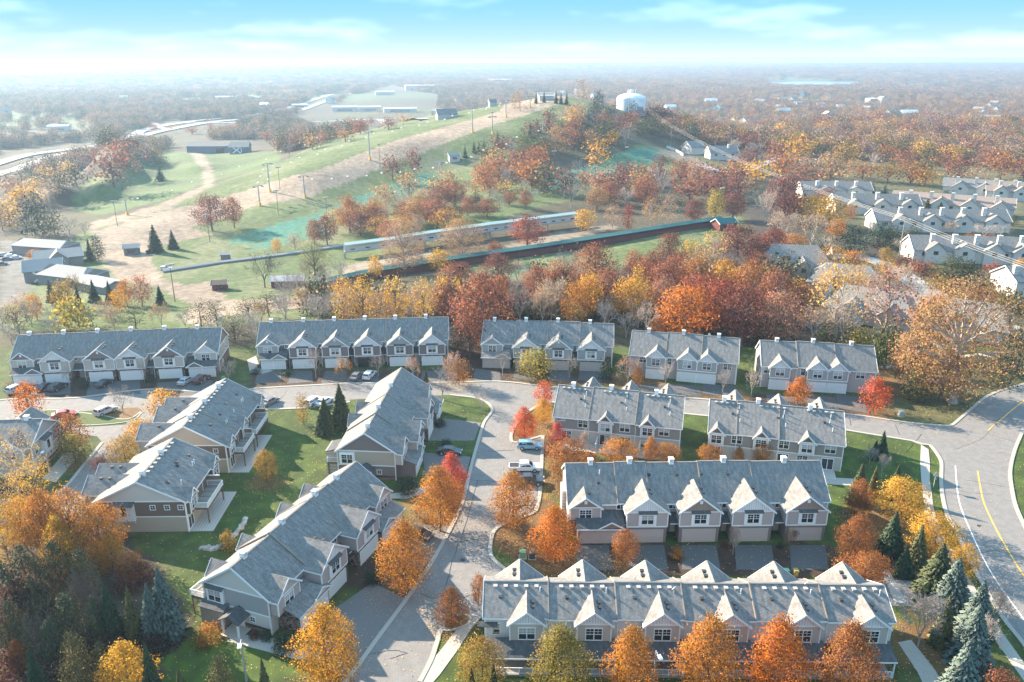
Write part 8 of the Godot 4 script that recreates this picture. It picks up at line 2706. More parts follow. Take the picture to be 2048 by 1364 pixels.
	["bare", "m", "tan", -134.4, -211.2, 9.1, 7],
	["sparse", "m", "golden_tan", -62, -228.6, 9.1, 9.3],
	["loose", "m", "olive", -104.3, -209, 6.5, 9.6],
	["bare", "m", "grey_tan", -54.8, -220.8, 8.9, 9.2],
	["bare", "m", "grey_tan", -63.3, -247.9, 7.6, 7.3],
	["bare", "m", "tan_pink", -72.8, -202.1, 6.6, 8],
	["bare", "m", "tan_pink", -73.7, -240.6, 6.1, 9.1],
	["bare", "m", "tan", -123.1, -200.3, 6.3, 7.3],
	["shrub", "m", "yellow_green", -120.6, -207.6, 8.5, 9.2],
	["loose", "m", "olive", -75.2, -216.1, 6.7, 9.3],
	["loose", "m", "olive", -81.3, -208, 8.1, 6.6],
	["bare", "m", "tan", -128.5, -211.5, 6.5, 8.4],
	["sparse", "m", "golden_tan", -109.6, -207.7, 7.2, 8.5],
	["bare", "m", "tan", -67.7, -197.1, 6.9, 9.1],
	["bare", "m", "tan", -90, -207.9, 6.6, 6.4],
	["bare", "m", "grey_tan", -69.2, -205.2, 6.8, 9.5],
	["loose", "m", "olive", -71.4, -222.8, 7.5, 8.4],
	["bare", "m", "grey_tan", -130, -194.6, 6.9, 7.1],
	["bare", "m", "grey_tan", -73.6, -252.8, 7.6, 7.6],
	["bare", "m", "tan_pink", -65.9, -220.7, 8.8, 6.2],
	["sparse", "m", "golden_tan", -96.8, -208.6, 8.7, 7.7],
	["bare", "m", "tan", -118.5, -213.3, 7.2, 9.4],
	["loose", "m", "olive", -83.8, -203.6, 9.3, 7.9],
	["loose", "m", "olive", -72.2, -195.2, 7.8, 8.2],
	["bare", "m", "grey_tan", -139.4, -206.2, 7.9, 7.7],
	["bare", "m", "grey_tan", -77.5, -200.3, 6.7, 9.8],
	["bare", "b", "grey_tan", 28.2, -239, 9.8, 7],
	["bare", "b", "grey_tan", 56.4, -258.8, 7.2, 10.9],
	["shrub", "b", "olive", -3.9, -246.5, 7.2, 7.1],
	["oak", "b", "maroon", 22.2, -220.3, 9.3, 10.1],
	["sparse", "b", "tan", 69.9, -230.9, 8.5, 8.4],
	["sparse", "b", "tan", 90.4, -279, 9.4, 7.5],
	["bare", "b", "grey_tan", 77.9, -269.3, 6.8, 7.6],
	["oak", "b", "rust", 46, -240, 10, 10.9],
	["sparse", "b", "tan", -2.3, -224.9, 9.1, 8.2],
	["shrub", "b", "olive", -14.7, -222.7, 10.6, 10.4],
	["sparse", "b", "tan", 5, -246, 9.5, 8.5],
	["bare", "b", "grey_tan", 30, -221.2, 7.8, 7],
	["oak", "b", "maroon", 69.8, -249.8, 9.2, 8],
	["sparse", "b", "tan", 57.6, -235.5, 7.8, 8.7],
	["oak", "b", "rust", -10.8, -239.2, 8, 9],
	["oak", "b", "maroon", -5.1, -263, 10.7, 11.1],
	["oak", "b", "rust", 83.1, -261, 8.9, 9.7],
	["oak", "b", "maroon", 41.9, -221.1, 7.5, 6.9],
	["shrub", "b", "olive", 62.7, -250.9, 7, 10],
	["sparse", "b", "tan", 50.3, -224.4, 9, 9.4],
	["oak", "b", "rust", -7.3, -218.3, 9.7, 8],
	["sparse", "b", "tan", 12.6, -249.8, 9.1, 10.7],
	["bare", "b", "grey_tan", 80, -235.2, 10.5, 8.7],
	["bare", "b", "grey_tan", 37.1, -233.4, 10.8, 11],
	["shrub", "b", "olive", 88.7, -254.9, 8.5, 10.9],
	["shrub", "b", "olive", 21.1, -232.1, 7.6, 8.5],
	["shrub", "b", "olive", 15.3, -220.9, 8.8, 10.5],
	["sparse", "b", "tan", 76.6, -245.6, 9.1, 8.5],
	["oak", "b", "maroon", -17, -268.4, 6.9, 8.4],
	["sparse", "b", "tan", 52.1, -245.9, 7.6, 10.7],
	["oak", "b", "rust", 8.3, -231.2, 6.8, 9.2],
	["bare", "b", "grey_tan", 20.3, -243.4, 10.6, 10.7],
	["sparse", "b", "tan", 64.8, -234.8, 8.8, 10.3],
	["sparse", "b", "tan", 68.5, -266.1, 7.9, 10],
	["sparse", "b", "tan", 35.8, -251.9, 9.1, 9.9],
	["shrub", "b", "olive", 58.2, -226, 10.2, 10.5],
	["bare", "b", "grey_tan", 46.1, -229.8, 8.9, 9],
	["shrub", "b", "olive", 45.5, -251.8, 9, 6.8],
	["sparse", "b", "tan", 1.8, -261.2, 9.5, 9.8],
	["sparse", "b", "tan", 29.2, -251.8, 10.5, 10],
	["oak", "b", "rust", -18.5, -239.7, 8.2, 7.9],
	["oak", "b", "rust", 8, -217.6, 7.8, 9.4],
	["oak", "b", "rust", -19.2, -255.2, 9.3, 10.8],
	["oak", "b", "rust", -10.5, -253.1, 6.8, 6.8],
	["bare", "b", "grey_tan", 35.9, -217.5, 7, 10.9],
	["shrub", "b", "olive", 8.7, -262.4, 7.3, 8.1],
	["bare", "b", "grey_tan", 92.3, -268.4, 7.8, 8.8],
	["oak", "b", "rust", 1.3, -216, 7.8, 7.7],
	["oak", "b", "rust", 14.8, -234, 10.7, 11],
	["bare", "b", "grey_tan", 0.5, -236.7, 9.8, 7],
	["bare", "b", "grey_tan", 39.7, -243.6, 9, 6.9],
	["bare", "q", "tan_pink", -70.5, -254.4, 10.4, 7.5],
	["bare", "q", "grey_tan", -63.5, -285.2, 10.2, 7.9],
	["bare", "q", "tan_pink", -74.4, -271.9, 8.5, 8.8],
	["bare", "q", "grey_tan", -65.4, -260.9, 9.3, 8.2],
	["bare", "q", "grey_tan", -68.9, -280.3, 7.3, 9.2],
	["bare", "q", "grey_tan", -75.8, -288.5, 10, 8.4],
	["bare", "q", "grey_tan", -63.2, -267, 7.4, 6.3],
	["bare", "q", "grey_tan", -75.9, -253.7, 9.6, 9.5],
	["bare", "q", "tan_pink", -71, -291.1, 8.4, 9.7],
	["bare", "q", "grey_tan", -76.8, -266, 9.8, 8.5],
	["bare", "x", "tan", 104.2, -249.8, 6.9, 7.8],
	["loose", "x", "gold", 106.4, -237.3, 10, 7.8],
	["loose", "x", "gold", 116.6, -252.9, 7.3, 7.8],
	["bare", "x", "tan", 107.8, -219, 8.7, 8.8],
	["loose", "x", "gold", 108.5, -263.5, 10.6, 10.3],
	["sparse", "x", "tan", 110, -231.2, 10.4, 10.3],
	["bare", "x", "tan", 113.8, -224.5, 9.5, 9.5],
	["loose", "x", "gold", 120.1, -245.6, 10.3, 7.7],
	["loose", "x", "gold", 97.8, -233.4, 10.2, 8.5],
	["bare", "x", "tan", 113.4, -217.7, 7.8, 8.7],
	["bare", "x", "tan", 117.5, -232.8, 9.2, 9],
	["loose", "x", "gold", 114.8, -262, 9.2, 11.1],
	["bare", "x", "tan", 104.4, -224.1, 9.7, 10.4],
	["bare", "x", "tan", 96.9, -239.9, 10.1, 8.6],
	["bare", "x", "tan", 120.1, -226, 9.3, 11.2],
	["sparse", "x", "tan", 122.8, -241, 10.8, 9.9],
	["bare", "x", "tan", 109.2, -246.7, 7.2, 7.7],
	["sparse", "x", "tan", 112.9, -240.7, 7.2, 10],
	["loose", "x", "gold", 101.4, -228.1, 9.5, 10],
	["sparse", "x", "tan", 123.5, -256.7, 8, 11.2],
]
const REGIONS := {
	"g": "in front of the nearest porch row",
	"r": "beside the main estate road",
	"a": "by the front garage row",
	"e": "behind the taupe rear windows",
	"f": "by the far garage rows",
	"k": "between the main road and nearest rows",
	"c": "in the court lawn between rows",
	"l": "by the left loop street",
	"w": "in the dark wood at bottom left",
	"b": "in the belt behind the garage rows",
	"q": "near the teal-roofed conveyor",
	"s": "on the ski slopes",
	"d": "around the ski lodge",
	"h": "on the wooded hill",
	"x": "among the white townhouses",
	"y": "behind the right-hand garage row",
	"n": "in the wood beyond the white townhouses",
	"v": "in the hazy valley",
	"m": "in the bare thicket behind the left rows",
	"z": "by the bottom edge lawn",
}

func build_trees() -> void:
	var bark := mat("bark", Color(0.13, 0.1, 0.08), 0.95)
	var pale := mat("pale_bark", Color(0.36, 0.3, 0.26), 0.95)
	var dark := mat("dark_bark", Color(0.1, 0.075, 0.06), 0.95)
	var counts := {}
	for t in TREES:
		var kind: String = t[0]
		var p := on_ground(t[3], t[4], -0.05)
		var d := p.distance_to(EYE)
		var lod := 0 if d < 165.0 or kind == "willow" else (1 if d < 430.0 else 2)
		counts[kind] = counts.get(kind, 0) + 1
		var k: int = counts[kind] % VARIANTS.get(kind, 2)
		var parts := tree_parts(kind, lod, k)
		var words: Array = KINDS[kind]
		var o := thing(words[0], "", words[1], p, rng.randf() * TAU, words[2] + "s " + REGIONS[t[1]])
		var size := Vector3(t[6], t[5], t[6])
		if parts[0]:
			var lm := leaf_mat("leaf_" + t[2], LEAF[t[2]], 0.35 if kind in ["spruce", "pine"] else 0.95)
			var cw := obj("crown", parts[0], lm, o)
			cw.scale = size
		if parts[1]:
			var bm := bark
			if kind in ["bare", "sparse", "willow", "loose"]:
				bm = pale if t[2] in ["grey_tan", "tan", "golden_tan", "tan_pink", "pale_yellow"] else bark
			var tr := obj("trunk", parts[1], bm if kind != "spruce" else dark, o)
			tr.scale = size
		var colour: String = WORDS.get(t[2], t[2])
		named.append([o, ("%s %s %s" % [colour, words[2], REGIONS[t[1]]]) if kind != "bare" else ("%s %s" % [words[2], REGIONS[t[1]]])])

const ORDINAL := ["", "first", "second", "third", "fourth", "fifth", "sixth", "seventh", "eighth", "ninth", "tenth", "eleventh", "twelfth"]

func ordinal(i: int) -> String:
	if i < ORDINAL.size():
		return ORDINAL[i]
	var e := "th"
	if i / 10 % 10 != 1:
		e = {1: "st", 2: "nd", 3: "rd"}.get(i % 10, "th")
	return str(i) + e

func name_in_order() -> void:   # things whose words are alike are told apart by their order across the picture
	var by := {}
	for e in named:
		by.get_or_add(e[1], []).append(e[0])
	for words in by:
		var all: Array = by[words]
		all.sort_custom(func(a, b): return seen_x(a.position) < seen_x(b.position))
		for i in all.size():
			var s: String = words
			if all.size() > 1:
				if i == 0: s += ", leftmost of %d" % all.size()
				elif i == all.size() - 1: s += ", rightmost of %d" % all.size()
				else: s += ", %s from left" % ordinal(i + 1)
			all[i].set_meta("label", s)

# ---------------------------------------------------------------- cars
const PAINT := {"silver": Color(0.42, 0.43, 0.44), "black": Color(0.025, 0.026, 0.03), "grey": Color(0.13, 0.135, 0.14), "white": Color(0.75, 0.75, 0.74), "red": Color(0.5, 0.04, 0.03), "dark red": Color(0.13, 0.03, 0.03), "blue": Color(0.16, 0.36, 0.47), "dark blue": Color(0.03, 0.045, 0.08), "light": Color(0.6, 0.61, 0.62)}

func car_shape(kind: String) -> Dictionary:
	if protos.has(kind):
		return protos[kind]
	# side outline, front to the right (+x); lower body then glasshouse
	var L := 4.6
	var W := 0.9
	var body := [[-2.28, 0.32], [-2.3, 0.62], [-2.25, 0.86], [-1.7, 0.95], [0.75, 0.97], [1.6, 0.86], [2.2, 0.7], [2.3, 0.5], [2.26, 0.28]]
	var cab := [[-1.75, 0.94], [-1.05, 1.4], [0.2, 1.43], [0.55, 1.36], [1.15, 0.95]]
	if kind == "suv":
		body = [[-2.3, 0.36], [-2.34, 0.7], [-2.3, 1.02], [0.95, 1.06], [1.75, 0.98], [2.24, 0.82], [2.32, 0.55], [2.28, 0.34]]
		cab = [[-2.28, 1.0], [-1.95, 1.6], [-0.2, 1.7], [0.45, 1.62], [1.2, 1.04]]
		W = 0.93
	elif kind == "pickup":
		body = [[-2.85, 0.42], [-2.88, 0.7], [-2.86, 1.1], [-0.95, 1.1], [1.35, 1.14], [2.1, 1.08], [2.72, 0.98], [2.82, 0.6], [2.78, 0.4]]
		cab = [[-0.98, 1.08], [-0.85, 1.78], [0.35, 1.84], [0.75, 1.74], [1.45, 1.12]]
		W = 0.99
	var b := MB.new()
	_loft(b, body, func(y): return W * (0.97 if y < 0.5 else (1.0 if y < 0.85 else 0.95)))
	var top := MB.new()
	_loft(top, cab, func(y): return W * lerpf(0.93, 0.72, clampf((y - cab[0][1]) / 0.6, 0.0, 1.0)))
	if kind == "pickup":   # the open bed
		pass
	var gl := MB.new()
	var roof_y: float = cab[2][1] - 0.09
	var y0: float = cab[0][1] + 0.08
	var half := func(y): return W * lerpf(0.93, 0.72, clampf((y - cab[0][1]) / 0.6, 0.0, 1.0)) + 0.012
	var rear_lo: Array = cab[0]
	var rear_hi: Array = cab[1]
	var fr_hi: Array = cab[3]
	var fr_lo: Array = cab[4]
	var xl := func(y): return lerpf(rear_lo[0], rear_hi[0], clampf((y - rear_lo[1]) / (rear_hi[1] - rear_lo[1]), 0.0, 1.0))
	var xr := func(y): return lerpf(fr_lo[0], fr_hi[0], clampf((y - fr_lo[1]) / (fr_hi[1] - fr_lo[1]), 0.0, 1.0))
	var yh: float = minf(rear_hi[1], fr_hi[1]) - 0.06
	for s in [-1.0, 1.0]:
		gl.flip = s < 0
		var h0: float = half.call(y0)
		var h1: float = half.call(yh)
		var a0: float = xl.call(y0) + 0.2
		var a1: float = xl.call(yh) + 0.12
		var e0: float = xr.call(y0) - 0.22
		var e1: float = xr.call(yh) - 0.1
		for part in [[0.0, 0.47], [0.51, 1.0]]:
			gl.quad(Vector3(lerpf(a0, e0, part[0]), y0, s * h0), Vector3(lerpf(a0, e0, part[1]), y0, s * h0), Vector3(lerpf(a1, e1, part[1]), yh, s * h1), Vector3(lerpf(a1, e1, part[0]), yh, s * h1))
	gl.flip = false
	var ws := MB.new()
	var hw0: float = half.call(y0) - 0.1
	var hw1: float = half.call(yh) - 0.1
	ws.quad(Vector3(xr.call(y0) + 0.02, y0, hw0), Vector3(xr.call(y0) + 0.02, y0, -hw0), Vector3(xr.call(yh) + 0.02, yh, -hw1), Vector3(xr.call(yh) + 0.02, yh, hw1))
	var rw := MB.new()
	rw.quad(Vector3(xl.call(y0) - 0.02, y0 + 0.03, -hw0), Vector3(xl.call(y0) - 0.02, y0 + 0.03, hw0), Vector3(xl.call(yh) - 0.02, yh, hw1), Vector3(xl.call(yh) - 0.02, yh, -hw1))
	var wheel := MB.new()
	var rr := 0.34 if kind == "sedan" else 0.4
	wheel.tube([Vector3(0, 0, -0.12), Vector3(0, 0, 0.12)], [rr, rr], 16)
	var rim := MB.new()
	rim.tube([Vector3(0, 0, -0.13), Vector3(0, 0, 0.13)], [rr * 0.6, rr * 0.6], 10)
	var light := MB.new()
	light.box(Vector3(-0.06, -0.08, -0.22), Vector3(0.06, 0.08, 0.22))
	protos[kind] = {"body": b.mesh(), "cab": top.mesh(), "side": gl.mesh(), "front": ws.mesh(), "rear": rw.mesh(), "wheel": wheel.mesh(), "rim": rim.mesh(), "light": light.mesh(), "r": rr, "W": W,
		"x0": body[1][0], "x1": body[-2][0], "ly": body[2][1] - 0.14, "fy": body[-3][1] - 0.06, "wb": 1.38 if kind != "pickup" else 1.75, "bed": kind == "pickup"}
	return protos[kind]

func _loft(b: MB, line: Array, half: Callable) -> void:
	for s in [-1.0, 1.0]:
		b.flip = s < 0
		for i in range(1, line.size() - 1):
			var p := func(k): return Vector3(line[k][0], line[k][1], s * half.call(line[k][1]))
			b.tri(p.call(0), p.call(i + 1), p.call(i))
	b.flip = false
	for i in line.size():
		var k := (i + 1) % line.size()
		var h0: float = half.call(line[i][1])
		var h1: float = half.call(line[k][1])
		b.quad(Vector3(line[i][0], line[i][1], h0), Vector3(line[k][0], line[k][1], h1), Vector3(line[k][0], line[k][1], -h1), Vector3(line[i][0], line[i][1], -h0))

func car(kind: String, paint: String, x: float, z: float, turn: float, label: String, group := "") -> void:
	var s := car_shape(kind)
	var names := {"sedan": "parked_car", "suv": "parked_suv", "pickup": "pickup_truck"}
	var o := thing(names[kind], label, "pickup truck" if kind == "pickup" else "car", on_ground(x, z, 0.05), turn, group)
	var pm := mat("paint_" + paint, PAINT[paint], 0.28)
	pm.metallic_specular = 0.6
	pm.clearcoat_enabled = true
	pm.clearcoat = 0.8
	obj("body", s.body, pm, o)
	obj("cabin", s.cab, pm, o)
	obj("side_windows", s.side, M.glass, o)
	obj("windscreen", s.front, M.glass, o)
	obj("rear_window", s.rear, M.glass, o)
	if s.bed:
		bx("truck_bed", Vector3(-2.75, 1.0, -0.82), Vector3(-1.05, 1.115, 0.82), M.black, o)
	for a in [-1.0, 1.0]:
		for e in [-1.0, 1.0]:
			var w := obj("wheel", s.wheel, M.black, o, Vector3(a * s.wb, s.r, e * (s.W - 0.1)))
			obj("rim", s.rim, M.metal, w)
		obj("headlight", s.light, mat("headlight", Color(0.7, 0.7, 0.68), 0.2), o, Vector3(s.x1 - 0.05, s.fy, a * (s.W - 0.27)))
		obj("taillight", s.light, mat("taillight", Color(0.35, 0.02, 0.02), 0.3), o, Vector3(s.x0 + 0.03, s.ly, a * (s.W - 0.27)))

const CARS := [
	["suv", "silver", -110.5, -163.6, 70, "silver car on the kerb end beside the orange tree by far left garages", ""],
	["sedan", "black", -104.8, -165, 78, "black car with pale roof glare beside the orange tree at left garages", ""],
	["suv", "black", -102, -164.7, 80, "black car second from the orange tree, nose to the white garage", ""],
	["sedan", "black", -92.6, -167.1, 80, "lone black car on the middle drive of the far left row", ""],
	["sedan", "silver", -74.6, -168.5, 75, "silver car on the right drive of the far left row", ""],
	["suv", "dark red", -71.4, -169.4, 75, "dark red car beside the silver car, right drive of far left row", ""],
	["sedan", "red", -92.9, -150.2, 25, "red car by the grassy island", ""],
	["suv", "silver", -85.1, -151.9, 60, "silver suv parked in the loop beside the mulched island", ""],
	["sedan", "grey", -52.1, -156.8, 65, "grey car beside the corner of the brown deck row", ""],
	["suv", "white", -42.7, -156.8, 65, "white suv parked on the street beside the thin evergreen", ""],
	["sedan", "light", -40.3, -156.8, 65, "pale car mostly behind the dark spruce at the street", ""],
	["sedan", "grey", -36.1, -171.3, 75, "grey car in front of the open garage", ""],
	["suv", "white", -33.2, -171.9, 78, "white suv with black roof glass in front of the open garage", ""],
	["sedan", "black", -11.7, -133.8, -8, "dark sedan on the shaded drive beside the pink red tree", ""],
	["sedan", "black", -14.6, -106.4, -25, "black car nosed in behind the golden orange tree", ""],
	["suv", "blue", 3.3, -136, 0, "light blue suv in the roadside parking bay", ""],
	["pickup", "white", 2.3, -127.4, 0, "white pickup truck in the roadside parking bay", ""],
	["pickup", "black", 2.8, -122.6, 0, "dark pickup truck half hidden behind the orange tree", ""],
	["suv", "white", -141.6, -316.3, 20, "white car at the foot of the grey conveyor ramp", ""],
	["sedan", "silver", -227.1, -347.6, 20, "silver car at the picture edge of the lodge lot", "cars in the lodge parking lot"],
	["sedan", "dark blue", -221.1, -339.9, 20, "dark blue car in the middle of the lodge lot", "cars in the lodge parking lot"],
	["sedan", "white", -222.8, -345.7, 20, "white car at the rear of the lodge lot", "cars in the lodge parking lot"],
	["sedan", "silver", -218.1, -341.8, 20, "silver car nearest the lodge in its lot", "cars in the lodge parking lot"],
	["sedan", "black", -217.6, -330.5, 20, "black car frontmost in the lodge lot", "cars in the lodge parking lot"],
	["sedan", "grey", -224.9, -351.5, 20, "grey car rearmost in the lodge lot", "cars in the lodge parking lot"],
	["suv", "black", -498.1, -849.5, 30, "dark vehicle ahead on the hazy freeway", "cars on the freeway"],
	["sedan", "black", -482.2, -812.4, 30, "dark vehicle following on the hazy freeway", "cars on the freeway"],
]

# ---------------------------------------------------------------- the ski hill
func gallery(called: String, label: String, line: Array, wide: float, high: float, roof_m: Material, wall_m: Material, lift: float, windows: bool) -> void:   # roofed conveyor up a slope
	var T := thing(called, label, "conveyor lift", on_ground(line[0], line[1]))
	var p := []
	for i in range(0, line.size(), 2):
		p.append(on_ground(line[i], line[i + 1], lift) - T.position)
	for i in p.size() - 1:
		var a: Vector3 = p[i]
		var e: Vector3 = p[i + 1]
		var n := maxi(1, int(a.distance_to(e) / 12.0))
		for k in n:
			var q := a.lerp(e, float(k) / n)
			var s := a.lerp(e, float(k + 1) / n)
			var d := (s - q)
			d.y = 0
			var side := d.normalized().cross(UP) * wide / 2
			var up := Vector3(0, high, 0)
			var r := MB.new()
			var ridge := Vector3(0, high + wide * 0.2, 0)
			r.slab(q + side * 1.15 + up, s + side * 1.15 + up, s + ridge, q + ridge, 0.12)
			r.slab(s - side * 1.15 + up, q - side * 1.15 + up, q + ridge, s + ridge, 0.12)
			put("roof", r, roof_m, T)
			var w := MB.new()
			var open := 0.62 if windows else 0.68
			for sd in [1.0, -1.0]:
				w.flip = sd < 0
				w.quad(q + side * sd + Vector3(0, -0.3, 0), s + side * sd + Vector3(0, -0.3, 0), s + side * sd + up * open, q + side * sd + up * open)
			w.flip = false
			w.slab(q + side, s + side, s - side, q - side, 0.25)
			put("wall", w, wall_m, T)
			for sd in [1.0, -1.0]:
				beam("post", q + side * sd * 0.98, q + side * sd * 0.98 + up, 0.14, 0.14, M.white if windows else M.wood, T)
			if windows:
				for f in 3:
					var c := q.lerp(s, (f + 0.5) / 3.0) + side * 1.01 + up * 0.3
					beam("window", c - d.normalized() * 0.9, c + d.normalized() * 0.9, 0.06, 0.55, M.glass, T)
			if lift > 1.0 and k % 2 == 0:
				var g := height(T.position.x + q.x, T.position.z + q.z) - T.position.y
				beam("pier", Vector3(q.x, g - 0.5, q.z), q, 0.6, 0.6, M.metal, T)

func lift_tower(x: float, z: float, h: float, label: String, turn: float) -> void:
	var o := thing("lift_tower", label, "lift tower", on_ground(x, z), turn, "chairlift towers on the ski hill")
	var b := MB.new()
	b.tube([Vector3(0, -0.5, 0), Vector3(0, h, 0)], [0.42, 0.28], 8)
	put("pole", b, M.metal, o)
	bx("cross_arm", Vector3(-2.6, h - 0.2, -0.2), Vector3(2.6, h + 0.2, 0.2), M.metal, o)
	for s in [-1.0, 1.0]:
		bx("sheave_train", Vector3(s * 2.4 - 0.15, h - 0.75, -1.6), Vector3(s * 2.4 + 0.15, h - 0.3, 1.6), M.black, o)
	bx("pad", Vector3(-0.6, 0, -0.6), Vector3(0.6, 1.8, 0.6), mat("yellow_pad", Color(0.75, 0.42, 0.06), 0.8), o)

func lamp_mast(x: float, z: float, h: float, label: String, called := "floodlight_mast", heads := 4) -> void:
	var o := thing(called, label, "lamp post", on_ground(x, z), rng.randf() * 0.8)
	var b := MB.new()
	b.tube([Vector3(0, -0.3, 0), Vector3(0, h, 0)], [0.16, 0.1], 6)
	put("pole", b, M.wood if heads > 1 else M.metal, o)
	if heads == 1:
		bx("lamp_arm", Vector3(-0.05, h - 0.08, 0), Vector3(0.05, h, 1.0), M.metal, o)
		bx("lamp_head", Vector3(-0.22, h - 0.06, 0.7), Vector3(0.22, h + 0.1, 1.5), M.white, o)
	else:
		bx("cross_arm", Vector3(-1.3, h - 0.6, -0.08), Vector3(1.3, h - 0.4, 0.08), M.metal, o)
		for i in heads:
			var px := -1.2 + 2.4 * i / (heads - 1)
			bx("floodlight", Vector3(px - 0.28, h - 0.4, -0.2), Vector3(px + 0.28, h + 0.15, 0.35), M.metal, o)

func chair(p: Vector3, label: String) -> void:
	var o := thing("lift_chair", label, "lift chair", p, 0.6, "empty chairs hanging on the ski lifts")
	if not protos.has("chair_hanger"):
		var b := MB.new()
		b.tube([Vector3(0, 0, 0), Vector3(0.3, -0.6, 0), Vector3(0.3, -2.2, 0)], [0.05, 0.05, 0.05], 5)
		protos.chair_hanger = b.mesh()
		b = MB.new()
		b.box(Vector3(-0.3, -2.6, -1.0), Vector3(0.35, -2.48, 1.0))
		b.box(Vector3(0.35, -2.6, -1.0), Vector3(0.45, -1.95, 1.0))
		protos.chair_seat = b.mesh()
	obj("hanger", protos.chair_hanger, M.metal, o)
	obj("seat", protos.chair_seat, mat("chair_grey", Color(0.42, 0.42, 0.42), 0.5), o)

func cable(called: String, label: String, cat_: String, pts_: Array, rad: float, m: Material, sag := 0.02) -> void:
	var b := MB.new()
	var o0: Vector3 = pts_[0]
	for i in pts_.size() - 1:
		var a: Vector3 = pts_[i] - o0
		var e: Vector3 = pts_[i + 1] - o0
		var line := []
		var rr := []
		for k in 11:
			var f := k / 10.0
			line.append(a.lerp(e, f) - Vector3(0, 4.0 * f * (1 - f) * a.distance_to(e) * sag, 0))
			rr.append(rad)
		b.tube(line, rr, 5, false)
	tag(put(called, b, m, null, o0), label, cat_)

